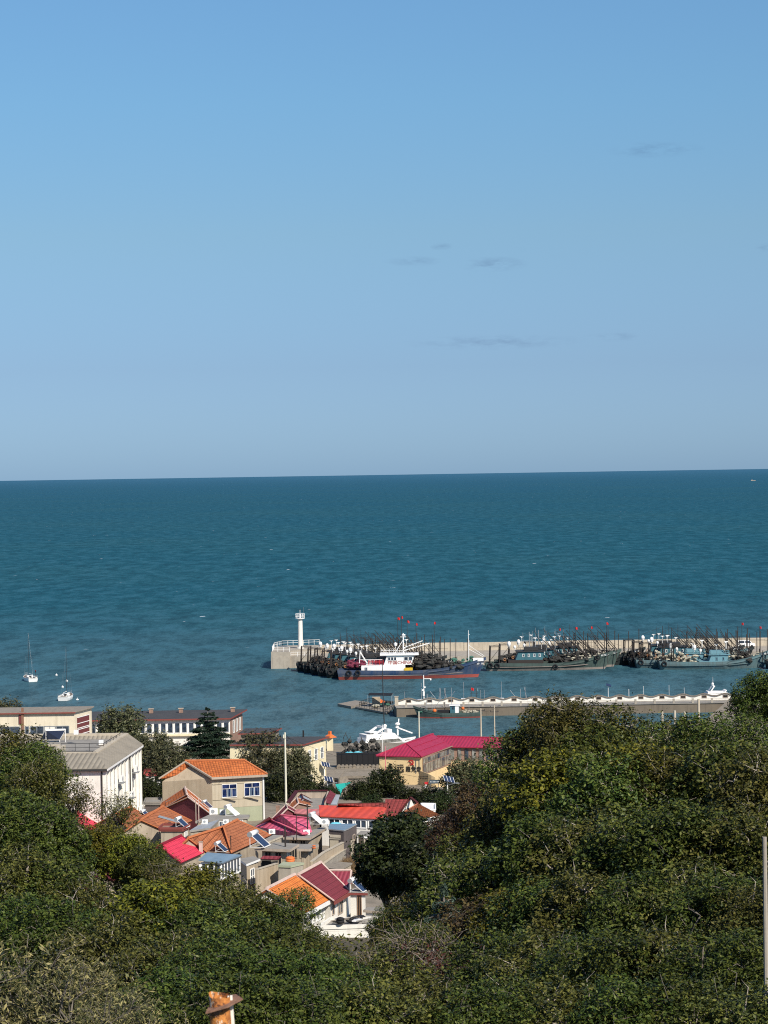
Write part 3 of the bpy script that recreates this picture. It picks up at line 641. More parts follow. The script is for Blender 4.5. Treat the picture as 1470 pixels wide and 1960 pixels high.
    mb.build('stakes', 'rust_dark', t, True)
    for i in range(flags): flagpole(t, c + 8.2 + i * 4 + rd.uniform(-.5, .5), 1.5, 1.6, rd.uniform(8.5, 11), seed * 7 + i)
    for x, z in ((s + 1.2, 1.5), (s + 3, 1.4), (L_ * .04, .9), (L_ * .37, 3.0))[: (4 if not low else 1)]: tyre(t, x, side_y(V, x, z, -1) - .25, z)
    mb = MB()
    for k in range(6):
        x = L_ * .405 + k * .34; y = side_y(V, x, 3.6, -1) - .1; mb.beam((x, y, 3.35 + k * .03), (x + rd.uniform(-.1, .1), y - .02, 3.75 + k * .03), .09); mb.beam((x - .1, y, 3.45 + .1 * (k % 3)), (x + .18, y, 3.5 + .1 * (k % 3)), .07)
    mb.build('hull_lettering', 'white_paint', t, True)
    mb = MB()
    for k in range(2):
        x = s + 5 + k * 2.1; n = 10
        mb.tube([(x + .30 * math.cos(2 * math.pi * i / n), -2.35, 2.9 + k % 2 * .6 + .30 * math.sin(2 * math.pi * i / n)) for i in range(n + 1)], .08, 5)
    mb.build('lifebuoys', 'rust_orange', t, True)
    return t
def bpos(stern, bow, L_):
    a, b = G(stern, 0), G(bow, 0); c = (a + b) / 2; return (c.x, c.y, 0)
blue = blue_boat((6.3, 566.6, 0))
dk = dark_boat((0, 577, 0), 33, 'hull_dark', 'cabin_teal', 'hull_dark', 'x', 3, 4, 0)
def strip(o, *names):
    for k in list(o.children):
        if k.name.split('.')[0] in names: [bpy.data.objects.remove(g) for g in list(k.children)]; bpy.data.objects.remove(k)
    return o
rowlab = ['dark trawler whose stern shows just left of the blue boat with the white wheelhouse', None, 'dark trawler third from the front in the left raft by the harbour light', 'dark trawler fourth from the front in the left raft by the harbour light', 'dark trawler next to last in the left raft before the breakwater head', 'dark trawler farthest back in the left raft, its stern nearest the breakwater head']
spots = [(-15.3, 572.3), (-17.6, 577.3), (-19.6, 582.2), (-21.5, 587.2), (-23.4, 592.2)]
dk.location = (spots[0][0] + 16.5, spots[0][1], 0); dk['label'] = rowlab[0]
for k in range(1, 5): dup(dk, (spots[k][0] + 16.5, spots[k][1], (k % 3) * .12), .004 * ((k % 3) - 1), rowlab[k + 1])
gr = dark_boat((41.8, 584.6, 0), 33, 'hull_green', 'cabin_teal', 'boot_pale', 'dark green trawler with teal wheelhouse and four small white windows, moored mid breakwater', 2, 4, 4)
strip(dup(gr, (44.6, 590.6, 0), .01, 'dark trawler moored directly behind the green boat with the teal wheelhouse'), 'flag_pole')
g3 = dup(dk, (51.5, 596.4, 0), 0, 'dark trawler by the breakwater wall whose black bow juts out right of the green boat')
tl = dark_boat((83.9, 581.0, 0), 29, 'hull_teal', 'cabin_sky', 'hull_teal', 'faded teal wooden fishing boat with sky blue wheelhouse at right, nearest of its raft', 9, 2, 2, cx=-.02, low=True)
strip(dup(tl, (78.6, 586.8, 0), 0, 'faded teal fishing boat with a tyre on its side, second in the right raft'), 'flag_pole')
dup(dk, (79.3, 592, 0), 0, 'dark trawler third in the right raft behind the two faded teal boats')
dup(dk, (77.6, 597, .1), 0, 'dark trawler against the breakwater wall at the back of the right raft')
dup(dk, (112.8, 577.5, 0), 0, 'dark trawler whose stern pokes in at the right edge of the harbour')
# van on the breakwater
vn = thing('van', 'small white van parked on the breakwater by its wall at far right', 'van', (97.5, 617, 2.4))
mb = MB(); prof = [(-2.4, .35), (2.4, .35), (2.4, 1.0), (1.7, 1.15), (.95, 1.95), (-2.3, 1.95), (-2.4, 1.2)]
mb.extr([(x, -.85, z) for x, z in prof], (0, 1.7, 0)); mb.build('body', 'white_paint', vn, True)
mb = MB(); mb.extr([(x, -.87, z) for x, z in ((1.4, 1.2), (.85, 1.8), (-.3, 1.8), (-.3, 1.2))], (0, 1.74, 0)); mb.extr([(x, -.87, z) for x, z in ((-.5, 1.2), (-.5, 1.8), (-2.0, 1.8), (-2.0, 1.2))], (0, 1.74, 0)); mb.build('window', 'glass', vn, True)
for x in (-1.5, 1.5):
    for y in (-.78, .78): mb = MB(); mb.tube([(x, y - .1, .34), (x, y + .1, .34)], .34, 12); mb.build('wheel', 'black', vn, True)
# anchored sailing yachts
def sail_yacht(loc, rz, label):
    t = thing('sailing_yacht', label, 'sailboat', loc, 'white sailing yachts at anchor', rz)
    hull_mesh(9.5, 3.3, 1.05, .35, .9, 'white_paint', 'white_paint', t, .12, .12, 0)
    mb = MB(); mb.add([(-1.2, -1.0, .9), (2.6, -.6, .95), (2.6, .6, .95), (-1.2, 1.0, .9), (-1.0, -.8, 1.55), (1.7, -.4, 1.4), (1.7, .4, 1.4), (-1.0, .8, 1.55)], [(4, 5, 6, 7), (0, 1, 5, 4), (1, 2, 6, 5), (2, 3, 7, 6), (3, 0, 4, 7)]); cb = mb.build('coachroof', 'white_paint', t, True)
    mb = MB(); mb.box((-1.2, 0, 1.15), (.12, .7, .6)); mb.build('hatch', 'black', cb, True)
    for s in (-1, 1): mb = MB(); mb.box((-2.9, s * 1.0, 1.15), (3.0, .5, .3)); mb.build('cockpit_bench', 'white_wall', t, True)
    mb = MB(); mb.box((-2.9, 0, .93), (3, 1.5, .04)); mb.build('cockpit_floor', 'wood_grey', t, True)
    mb = MB(); mb.tube([(.6, 0, 1.3), (.6, 0, 13.5)], [.06, .035], 6); mb.beam((.6, -.9, 7), (.6, .9, 7), .03); mb.build('mast', 'dark_metal', t, True)
    mb = MB(); mb.tube([(.6, 0, 2.0), (-3.6, 0, 2.0)], .07, 6); mb.build('boom', 'white_paint', t, True)
    mb = MB(); rigging(mb, [((.6, 0, 13.4), (4.6, 0, 1.3)), ((.6, 0, 13.4), (-4.6, 0, 1.2)), ((.6, .9, 7), (.4, 1.5, 1.1)), ((.6, -.9, 7), (.4, -1.5, 1.1))], .006); rail(mb, [(-4.5, -1.3, 1.1), (-4.6, 1.3, 1.1)], .7, .9, .02); rail(mb, [(4.2, -.5, 1.3), (4.6, .3, 1.3)], .7, .5, .02); mb.build('rigging', 'grey_metal', t, True)
    return t
p = G((122, 1342), 0); y1 = sail_yacht((p.x, p.y + 4.4, 0), math.radians(86), 'white sailing yacht seen from its stern, nearer of the two anchored'); y1.scale = (.86, .86, .9)
p = G((53, 1305), 0); y2 = dup(y1, (p.x, p.y + 3, 0), math.radians(112), 'white sailing yacht lying askew with a red flag, farther of the two anchored'); flagpole(y2, -4.3, -.9, 1.1, 2.2, 3)
for i, (x, y, l) in enumerate(((148, 1340, 'white mooring buoy floating just right of the nearer sailing yacht'), (108, 1293, 'white mooring buoy floating between the two sailing yachts'), (128, 1304.5, 'white buoy floating behind the mast of the nearer yacht'), (120, 1316, 'white buoy floating just beyond the bow of the nearer yacht'))):
    p = G((x, y), 0); mb = MB(); mb.ball((0, 0, .1), .24, 1.4, 1, .9, 10, 6); mb.cyl((0, 0, .25), .05, .3, 6); o = mb.build('mooring_buoy', 'white_paint', None, True, True); o.location = (p.x, p.y, 0); tag(o, l, 'buoy', 'mooring buoys around the yachts')
# far ship on the horizon
p = A(1441, 906.6, 9000); fs_ = thing('distant_ship', 'tiny pale ship far off on the horizon at right', 'ship', (p.x, 9000, 0)); fs_.scale = (.6, .6, .6)
mb = MB(); mb.prism([(-14, -3), (12, -3), (17, 0), (12, 3), (-14, 3)], -1, 3); mb.build('hull', 'slab_edge', fs_, True); mb = MB(); mb.box((-7, 0, 5), (6, 4, 4)); mb.beam((-2, 0, 3), (-2, 0, 8), .5); mb.build('superstructure', 'slab_edge', fs_, True)
# ---------------------------------------------------------------- inner pier with the wavy white wall
pr = thing('pier', 'stone faced pier with concrete deck below the wavy white wall', 'pier', (40, 479, 0))
x0, x1 = 2.0, 110
mb = MB(); mb.prism([(x0, 476), (x1, 476), (x1, 483), (x0 - .6, 483)], -3, 1.9); mb.build('body', 'pier_stone', pr)
mb = MB(); mb.prism([(x0 - .1, 475.8), (x1, 475.8), (x1, 483.1), (x0 - .7, 483.1)], 1.9, 2.05); mb.build('deck', 'slab', pr)
mb = MB(); 
for i in range(27):
    xb = 4 + i * 4.0; mb.box((xb, 476.2, 2.5), (.42, .3, .95)); 
for z in (2.45, 2.8): mb.beam((16, 476.2, z), (x1, 476.2, z), .07)
mb.build('railing', 'concrete', pr)
ww = thing('wavy_wall', 'low white pier wall with wave shaped tiled top and square lattice openings', 'wall', (40, 481.5, 2.05))
W0 = A(782, 1345, 481.5).x; per = 4.47
def wz(x): return 3.08 + .25 * math.cos(2 * math.pi * (x - W0) / per)
xa = A(762, 1345, 481.5).x; xb = A(1425, 1345, 481.5).x; n = 190
top = [(xa + (xb - xa) * i / n, 481.5, wz(xa + (xb - xa) * i / n)) for i in range(n + 1)]
mb = MB()
for p, q in zip(top[:-1], top[1:]):
    mb.add([(p[0], 481.5, 2.05), (q[0], 481.5, 2.05), q, p, (p[0], 481.75, 2.05), (q[0], 481.75, 2.05), (q[0], 481.75, q[2]), (p[0], 481.75, p[2])], [(0, 1, 2, 3), (5, 4, 7, 6), (3, 2, 6, 7)])
mb.add([(xa, 481.5, 2.05), (xa, 481.5, wz(xa)), (xa, 481.75, wz(xa)), (xa, 481.75, 2.05)], [(0, 1, 2, 3)])
mb.build('wall_face', 'white_wall', ww)
mb = MB()
for p, q in zip(top[:-1], top[1:]): mb.beam((p[0], 481.62, p[2] + .07), (q[0], 481.62, q[2] + .07), .62, .14)
for i in range(n * 2):
    x = xa + (xb - xa) * (i + .5) / (n * 2); mb.box((x, 481.3, wz(x) + .09), (.14, .12, .16))
mb.build('tile_coping', 'thatch', ww)
k = 0
while W0 + per * k < xb - 1:
    x = W0 + per * k; mb = MB(); mb.box((x, 481.49, 2.78), (1.14, .1, .66)); o = mb.build('lattice_frame', 'slab_edge', ww)
    mb = MB(); mb.box((x, 481.45, 2.78), (.92, .06, .48)); mb.build('lattice_pane', 'rust_dark' if k % 3 else 'black', o)
    k += 1
gp = thing('gate_pillar', 'square concrete pillar at the seaward end of the white wavy wall', 'pillar', (A(759, 1345, 480).x, 480, 2.05))
mb = MB(); mb.box((0, 0, .9), (.75, .75, 1.8)); mb.build('shaft', 'concrete_light', gp, True); mb = MB(); mb.box((0, 0, 1.88), (.9, .9, .16)); mb.build('cap', 'concrete', gp, True)
# pontoon raft with shack and awning off the pier end
rf = thing('fishing_raft', 'low floating timber raft with a tarp awning at the end of the pier', 'raft', (-4, 489, 0))
a, b, c, d = G((647, 1350), .35), G((690, 1357), .35), G((750, 1352), .35), G((700, 1342), .35)
mb = MB(); mb.slab([G((646, 1347), .55), G((672, 1352), .55), G((706, 1343.5), .55), G((680, 1340.5), .55)], .5); mb.slab([G((680, 1353), .45), G((740, 1364), .45), G((756, 1350), .45), G((706, 1345), .45)], .35); mb.build('platform', 'wood_grey', rf)
mb = MB()
for i in range(9):
    p = G((650 + i * 4, 1349.5), .15); mb.tube([p + Vector((0, -.3, 0)), p + Vector((0, .5, 0))], .3, 8)
mb.build('floats', 'black', rf)
mb = MB(); rd = random.Random(4)
P0 = [G((688, 1353), .5), G((712, 1358), .5), G((738, 1363), .5), G((756, 1352), .5), G((706, 1345), .5)]
for p, q in zip(P0, P0[1:] + P0[:1]):
    for k in range(5):
        u = p.lerp(q, k / 5); mb.beam(u - Vector((0, 0, .9)), u + Vector((0, 0, 1.1)), .08)
    mb.beam(p + Vector((0, 0, 1)), q + Vector((0, 0, 1)), .06); mb.beam(p + Vector((0, 0, .5)), q + Vector((0, 0, .5)), .05)
mb.build('scaffold', 'rust_dark', rf)
mb = MB(); p = [G((704, 1330.5), 3.0), G((749, 1331.5), 3.2), G((752, 1326.5), 3.4), G((707, 1326), 3.3)]; mb.slab(p, .06); mb.build('awning', 'black', rf)
mb = MB()
for u in p: mb.beam(u, Vector((u.x, u.y, .4)), .08)
mb.build('awning_post', 'grey_metal', rf)
q = G((722, 1350), .5); mb = MB(); mb.prism([(q.x - 1.1, q.y), (q.x + .7, q.y), (q.x + .7, q.y + 1.8), (q.x - 1.1, q.y + 1.8)], .5, 2.2); mb.build('shack', 'tan_plaster', rf)
for i, (px, py, m, l) in enumerate(((729, 1348, 'orange_paint', 'orange bundle heaped beside the raft shack'), (737, 1352, 'net_green', 'green net heap on the raft near the pier'), (716, 1356, 'net_pale', 'pale net heap on the front of the raft'), (744, 1349, 'net_dark', 'dark gear heap on the raft against the pier end'))):
    q = G((px, py), .6); mb = MB(); heap(mb, -.7, .7, -.5, .5, .2, .8, 9, .35, i); o = mb.build('gear_heap', m, None, True); o.location = q; tag(o, l, 'gear heap', 'gear heaps on the raft')
# small green boat alongside, bow to the left
def small_boat(loc, rz, label, grp=None):
    t = thing('fishing_boat', label, 'fishing boat', loc, grp, rz)
    V = hull_mesh(14.4, 3.3, 1.05, 1.6, 1.5, 'hull_green', 'boot_red', t, .4, .28, .12)
    mb = MB(); mb.box((-1.5, 0, 1.55), (1.9, 1.5, 1.9)); c = mb.build('wheelhouse', 'cabin_teal', t, True)
    mb = MB(); mb.box((-1.5, 0, 2.58), (2.3, 1.9, .12)); mb.build('roof', 'white_paint', c, True)
    for s in (-1, 1):
        mb = MB(); mb.box((-1.95, s * .77, 1.55), (.75, .06, 1.75)); mb.build('door', 'white_paint', c, True)
        mb = MB(); mb.box((-1.15, s * .77, 2.05), (.45, .06, .5)); mb.build('window', 'glass', c, True)
    mb = MB(); mb.tube([(-.9, 0, 2.6), (-.9, 0, 6.2)], .05, 5); mb.tube([(3.2, 0, .8), (3.2, 0, 4.6)], .06, 5); mb.tube([(3.2, 0, 1.4), (1.0, .3, 4.3)], .05, 5); mb.tube([(4.8, 0, 1.2), (4.0, .3, 5)], .05, 5); mb.tube([(4.3, .6, 1.2), (4.2, -.3, 5)], .05, 5); mb.tube([(-4.5, 0, .8), (-4.5, 0, 4.4)], .04, 5); mb.build('mast', 'grey_metal', t, True)
    mb = MB(); mb.box((.9, .1, 1.2), (2.4, 1.6, .8)); mb.build('hold_cover', 'black', t, True)
    mb = MB(); heap(mb, 4.2, 6, -.4, .4, 1.2, .5, 14, .3, 3); mb.build('net_pile', 'net_green', t, True)
    mb = MB(); heap(mb, -6.2, -3, -.9, .9, .9, .7, 24, .28, 8); mb.build('gear_pile', 'net_pale', t, True)
    mb = MB(); mb.ball((2.7, .3, 1.5), .42); mb.ball((-3.2, .2, 1.9), .36); mb.build('float', 'orange_paint', t, True, True)
    return t
p = G((856, 1371), 0); sb = small_boat((p.x, 473.8, 0), math.pi, 'small dark green wooden fishing boat with white door, moored in front of the pier')
dup(sb, (A(815, 1350, 486).x, 486, 0), .05, 'small fishing boat with masts mostly hidden behind the left end of the wavy wall', 'small boats behind the wavy wall')
dup(sb, (A(880, 1350, 486).x, 486.5, 0), math.pi, 'small fishing boat with masts hidden behind the wavy wall, beyond the green boat', 'small boats behind the wavy wall')
dup(sb, (A(968, 1350, 486).x, 486, 0), .03, 'small fishing boat whose masts rise behind the middle of the wavy wall', 'small boats behind the wavy wall')
# white motor cruiser behind the pier
def cruiser(loc, rz, label, L_=12.5, mast=2.0):
    t = thing('motor_yacht', label, 'motor yacht', loc, None, rz)
    hull_mesh(L_, 3.9, 1.35, .7, 1.3, 'white_paint', 'white_paint', t, .25, .2, 0); k = L_ / 12.5
    mb = MB(); prof = [(-4.4, 1.1), (3.6, 1.2), (1.6, 2.5), (-4.2, 2.6)]; mb.extr([(x * k, -1.5, z) for x, z in prof], (0, 3.0, 0)); c = mb.build('cabin', 'white_paint', t, True)
    mb = MB(); mb.extr([(x * k, -1.53, z) for x, z in ((-3.9, 1.75), (2.3, 1.75), (1.55, 2.25), (-3.7, 2.3))], (0, 3.06, 0)); mb.build('window', 'glass', c, True)
    mb = MB(); mb.extr([(x * k, -1.3, z) for x, z in ((-3.9, 2.62), (.6, 2.62), (1.0, 3.25), (.7, 3.25), (.3, 2.9), (-3.9, 3.0))], (0, 2.6, 0)); mb.build('flybridge', 'white_paint', t, True)
    mb = MB()
    for s in (-1.2, 1.2): mb.beam((-3.4 * k, s, 2.7), (-2.3 * k, s, 4.1), .3, .25)
    mb.beam((-2.3 * k, -1.3, 4.1), (-2.3 * k, 1.3, 4.1), .4, .25); mb.ball((-2.3 * k, .4, 4.5), .3); mb.tube([(-2.4 * k, -.4, 4.1), (-2.4 * k, -.4, 4.1 + mast)], [.06, .02], 5); mb.build('radar_arch', 'white_paint', t, True)
    mb = MB(); rail(mb, [(-.5 * k, -1.75, 1.45), (4.4 * k, -.9, 1.85), (5.9 * k, 0, 2.0)], .6, 1, .02); mb.build('bow_rail', 'grey_metal', t, True)
    return t
p = A(1382, 1335, 489); cruiser((p.x, 489, .2), .05, 'white motor yacht moored behind the right end of the wavy wall', 10.5)
# big white yacht by the quay behind the crimson roof
p = G((736, 1452), 0); ty = thing('motor_yacht', 'white yacht with raised flybridge and tall thin mast berthed behind the crimson roof', 'motor yacht', (p.x, 413.5, 0), None, math.radians(28))
hull_mesh(13, 4.2, 2.1, .7, 1.4, 'white_paint', 'white_paint', ty, .3, .25, 0)
mb = MB(); mb.extr([(x, -1.7, z) for x, z in ((-5, 1.6), (4.3, 1.8), (2.2, 3.2), (-4.6, 3.2))], (0, 3.4, 0)); c = mb.build('cabin', 'white_paint', ty, True)
mb = MB(); mb.extr([(x, -1.73, z) for x, z in ((-4.2, 2.3), (2.9, 2.3), (2.1, 2.9), (-4, 2.9))], (0, 3.46, 0)); mb.build('window', 'glass_pale', c, True)
mb = MB(); mb.extr([(x, -1.5, z) for x, z in ((-4.4, 3.22), (2.0, 3.22), (1.4, 3.9), (-4.4, 3.9))], (0, 3.0, 0)); mb.build('flybridge', 'white_paint', ty, True)
mb = MB(); mb.beam((-4.6, -1.2, 2.9), (-.6, -1.4, 5.0), .4, .28); mb.beam((-4.6, 1.2, 2.9), (-.6, 1.4, 5.0), .4, .28); mb.beam((-.6, -1.5, 5.0), (-.6, 1.5, 5.0), .5, .3); mb.ball((-.5, -1.3, 5.3), .35); mb.box((-2.4, 0, 4.2), (2.2, 2.2, .12)); mb.box((1.0, .4, 4.2), (.9, 1.4, .6)); mb.build('radar_arch', 'white_paint', ty, True)
mb = MB(); mb.tube([(2.9, .2, 3.2), (2.9, .2, 5.2)], .16, 8); mb.beam((3.0, .2, 4.7), (3.4, .6, 6.2), .16, .12); mb.beam((2.5, .2, 4.8), (5.2, -1.2, 3.6), .22); mb.ball((2.9, .2, 5.3), .5, 1, 1, .6); mb.build('davit', 'white_paint', ty, True)
mb = MB(); mb.tube([(-.6, -1.2, 5.7), (-.75, -1.2, 11.5), (-.8, -1.2, 17.5)], [.10, .085, .05], 6); mb.ball((-.76, -1.2, 9.3), .22, 1, 1, 2); mb.build('mast', 'dark_metal', ty, True)
# ---------------------------------------------------------------- poles and lamps
def pole(px, pyt, pyb, Y, r, label, mat='pole_paint', name='utility_pole', arms=0, group='utility poles and masts'):
    b = A(px, pyb, Y); h = A(px, pyt, Y).z - b.z; g = gz(b.x, b.y) if Y < 409 else 2.0
    bz = min(b.z, g if Y < 409 else b.z); t = thing(name, label, 'pole', (b.x, Y, bz), group); h = A(px, pyt, Y).z - bz
    mb = MB(); mb.tube([(0, 0, -.3), (0, 0, h)], [r, r * .72], 8); mb.build('shaft', mat, t, True)
    mb = MB()
    for k in range(arms):
        mb.beam((-.75, 0, h - .35 - k * .8), (.75, 0, h - .35 - k * .8), .09)
        for x in (-.65, 0, .65): mb.cyl((x, 0, h - .32 - k * .8), .05, .2, 6)
    if arms: mb.build('crossarm', 'dark_metal', t, True)
    return t
up1 = pole(547.5, 1402, 1530, 325, .17, 'tall cream concrete utility pole between the tan house and the yellow gable', 'pole_paint', arms=0)
mb = MB(); mb.box((-.2, 0, 9.9), (.16, .2, .5)); mb.build('bracket', 'pole_paint', up1, True)
pole(802.5, 1362, 1415, 395, .13, 'pale bare pole rising left of the crimson roof peak', 'pole_paint')
pole(921, 1356, 1416, 385, .16, 'grey utility pole with a crossarm rising behind the long crimson roof', 'concrete_light', arms=1)
pole(947, 1350, 1416, 400, .13, 'grey utility pole with two crossarms beside the tree at the pier', 'concrete_light', arms=2)
pole(733, 1387, 1470, 372, .07, 'thin white flagpole left of the crimson roofed building', 'white_paint'); pole(738, 1428, 1475, 346, .06, 'thin pole standing in front of the left crimson roof hip', 'ridge_pink')
pole(811.5, 1292, 1345, 484, .13, 'slim white camera mast rising behind the wavy wall', 'white_paint', 'camera_mast')
mb = MB(); h = 6.4
o = [x for x in sc.objects if x.name.startswith('camera_mast')][0]
mb.beam((0, 0, 5.1), (1.55, 0, 5.1), .12); mb.box((1.5, 0, 4.95), (.3, .3, .35)); mb.box((0, 0, 1.9), (.4, .4, .9)); mb.box((.2, 0, 3.3), (.4, .3, .3)); mb.box((-.2, 0, 2.7), (.35, .3, .3)); mb.build('camera_arm', 'white_paint', o, True)
def flagstaff(px, pyt, Y, cols, label):
    b = A(px, 1345, Y); t = thing('flagstaff', label, 'flagpole', (b.x, Y, 2.05)); h = A(px, pyt, Y).z - 2.05
    for i, c in enumerate(cols): flagpole(t, i * 1.1, 0, 0, h - .1 * i, i, c)
flagstaff(902, 1316, 483.5, ['flag_red', 'cabin_sky'], 'pair of thin flagstaffs with a red and a pale blue flag behind the wavy wall')
for i, (px, yt, yb) in enumerate(((1164.5, 1312, 1352), (1204, 1319, 1352), (1232, 1313, 1352), (1281, 1311, 1352), (1310, 1316, 1352))):
    t = pole(px, yt, yb, 482.4, .07 if i < 2 else .04, ['lamp post with small solar panel on the pier, left of the others', 'plain white lamp post on the pier, second from left', 'thin white mast behind the wavy wall right of two lamp posts', 'thin white mast behind the wavy wall, second from right', 'thin white mast behind the wavy wall, farthest right'][i], 'white_paint', 'lamp_post' if i < 2 else 'thin_mast', group='posts along the pier')
    if i == 0: mb = MB(); mb.box((.1, 0, 4.5), (1.1, .8, .08), M=Matrix.Rotation(.5, 3, 'X') @ Matrix.Rotation(.35, 3, 'Y')); mb.build('solar_panel', 'heater_panel', t, True)
def solar_lamp(px, pyt, pyb, Y, label, s=1.0):
    b = A(px, pyb, Y); z0 = vz(Y); h = A(px, pyt, Y).z - z0; t = thing('solar_lamp', label, 'street lamp', (b.x, Y, z0), 'solar street lamps')
    mb = MB(); mb.tube([(0, 0, 0), (0, 0, h)], [.09, .07], 8); mb.build('post', 'white_paint', t, True)
    R = Matrix.Rotation(.25, 3, 'Z') @ Matrix.Rotation(math.radians(38), 3, 'X') @ Matrix.Rotation(.3, 3, 'Y')
    mb = MB(); mb.box((.2 * s, -.1, h), (1.6 * s, 1.15 * s, .05), M=R); p = mb.build('solar_panel', 'heater_panel', t, True)
    mb = MB()
    for k in (-.8, -.27, .27, .8): v = R @ Vector((k * s, 0, .03)); mb.box((.2 * s + v.x, -.1 + v.y, h + v.z), (.05, 1.15 * s, .03), M=R)
    mb.build('panel_frame', 'white_paint', p, True)
    mb = MB(); mb.beam((0, 0, h - .8), (1.3 * s, -.4, h - .55), .07); mb.box((1.4 * s, -.43, h - .53), (.55, .2, .1)); mb.build('lamp_arm', 'grey_metal', t, True)
solar_lamp(857, 1491, 1545, 318, 'white solar street lamp standing at the brown tree in front of the crimson roofed building', 1.0)
solar_lamp(621.5, 1463, 1506, 352, 'white solar street lamp beside the corner of the yellow gable, farther of two', .85); solar_lamp(627, 1491, 1515, 336, 'white solar street lamp above the teal tarp, nearer of two', .85)
# ---------------------------------------------------------------- crimson roofed building with the slogan
ch = thing('harbour_office', 'yellow building with hipped crimson roof, red emblem and black brush characters on its end wall', 'building', (5, 352, 3.0))
ze, zr = 7.6, 9.0
LF, RF, IC = G((719.4, 1446.3), ze), G((807, 1448.4), ze), G((863.3, 1428), ze); AP, R2 = G((777.5, 1422.9), zr), G((828.6, 1404.5), zr); LB = LF + (IC - RF) * 1.05
mb = MB(); mb.slab([LF, RF, AP], .14); mb.slab([RF, IC, R2, AP], .14); mb.slab([LB, LF, AP, R2], .14)
WI, WO, WR, WL = G((861, 1429.5), 7.5), G((1040, 1432.5), 7.5), G((1040, 1414.5), 8.45), G((836, 1408.8), 8.6)
mb.slab([WI, WO, WR, WL], .14); mb.slab([WR, WL, WL + Vector((0, 5, -1)), WR + Vector((0, 5, -1))], .14); mb.build('roof', 'sheet_crimson', ch)
mb = MB(); mb.beam(AP + Vector((0, 0, .05)), R2 + Vector((0, 0, .05)), .3, .14); mb.beam(LF + Vector((0, 0, .05)), AP + Vector((0, 0, .05)), .22, .12); mb.beam(RF + Vector((0, 0, .05)), AP + Vector((0, 0, .05)), .22, .12); mb.beam(WL + Vector((0, 0, .05)), WR + Vector((0, 0, .05)), .26, .12)
for k in (.33, .66):
    a, b = AP.lerp(RF, k), R2.lerp(IC, k); mb.beam(a + Vector((0, 0, .03)), b + Vector((0, 0, .03)), .10, .05)
mb.build('ridge_cap', 'sheet_crimson', ch)
ins = Vector((0, .42, 0)); u = (IC - RF).normalized(); f = (RF - LF).normalized()
wL, wR = LF + ins + f * .55, RF + ins + f * .02; wRb = wR + u * ((IC - RF).length - .3); wLb = LB + ins + f * .55
mb = MB(); mb.prism([(p.x, p.y) for p in (wL, wR, wRb, wLb)], 2.6, 7.5); wi, wo = WI + Vector((-.2, .8, 0)), WO + Vector((0, .8, 0)); mb.prism([(wi.x - 1, wi.y), (wo.x, wo.y), (wo.x, wo.y + 7), (wi.x - 1, wi.y + 7)], 2.6, 7.4); wi = wi + Vector((-1, 0, 0)); mb.build('wall', 'yellow_wall', ch)
mb = MB(); mb.slab([LF + Vector((.2, .1, -.2)), RF + Vector((-.1, .1, -.2)), wRb + Vector((.5, 0, .0)), wLb], .06); mb.build('soffit', 'brick_wall', ch)
nr_ = Vector((u.y, -u.x, 0)); a, b = wR + u * .2, wRb - u * .1
mb = MB(); o = nr_ * .06; mb.extr([Vector((p.x, p.y, z)) + o for p, z in ((a, 4.75), (b, 4.75), (b, 7.4), (a, 7.4))], nr_ * .05); gal = mb.build('window_gallery', 'brick_wall', ch)
n = 12
for i in range(n):
    p, q = a.lerp(b, (i + .1) / n), a.lerp(b, (i + .9) / n); o = nr_ * .14
    for z1, z2 in ((4.95, 6.3), (6.45, 7.2)):
        mb = MB(); mb.extr([Vector((s.x, s.y, z)) + o for s, z in ((p, z1), (q, z1), (q, z2), (p, z2))], nr_ * .03); mb.build('pane', 'glass_pale' if (i * 3 + int(z1)) % 4 else 'glass', gal)
mb = MB()
for i in range(2):
    p = wR - f * (1.1 - i * .55); mb.box((p.x + .25, p.y - .03, 6.0), (.42, .06, 2.1))
mb.build('corner_window', 'glass_pale', ch)
mb = MB(); mb.beam(Vector((wi.x, wi.y - .02, 6.35)), Vector((wo.x, wo.y - .02, 6.35)), .1, 2.1); mb.build('window_band', 'brick_wall', ch)
n = 14
for i in range(n):
    p = wi.lerp(wo, (i + .5) / n); mb = MB(); mb.box((p.x, p.y - .09, 6.35), (.74, .06, 1.75)); mb.build('wing_window', 'glass_pale' if i % 3 else 'glass', ch)
fx = f
def onwall(px, py, off):
    k = (A(px, py, wL.y).x - wL.x) / (wR.x - wL.x); return A(px, py, wL.y + (wR.y - wL.y) * k - off)
M_ = lambda px, py: frameM(onwall(px, py, .06), fx, (0, 0, 1))
for s, px, py, sz in (('永', 748.5, 1474, 1.25), ('远', 767, 1476.5, 1.35), ('跟', 781.5, 1476.5, .92), ('党', 791.8, 1476.5, .92), ('走', 801.8, 1476.5, .92)): text_part('brush_character', s, sz, 'ink', ch, Matrix.Translation(-wloc(ch)) @ M_(px, py), .02, .014, squeeze=.86)
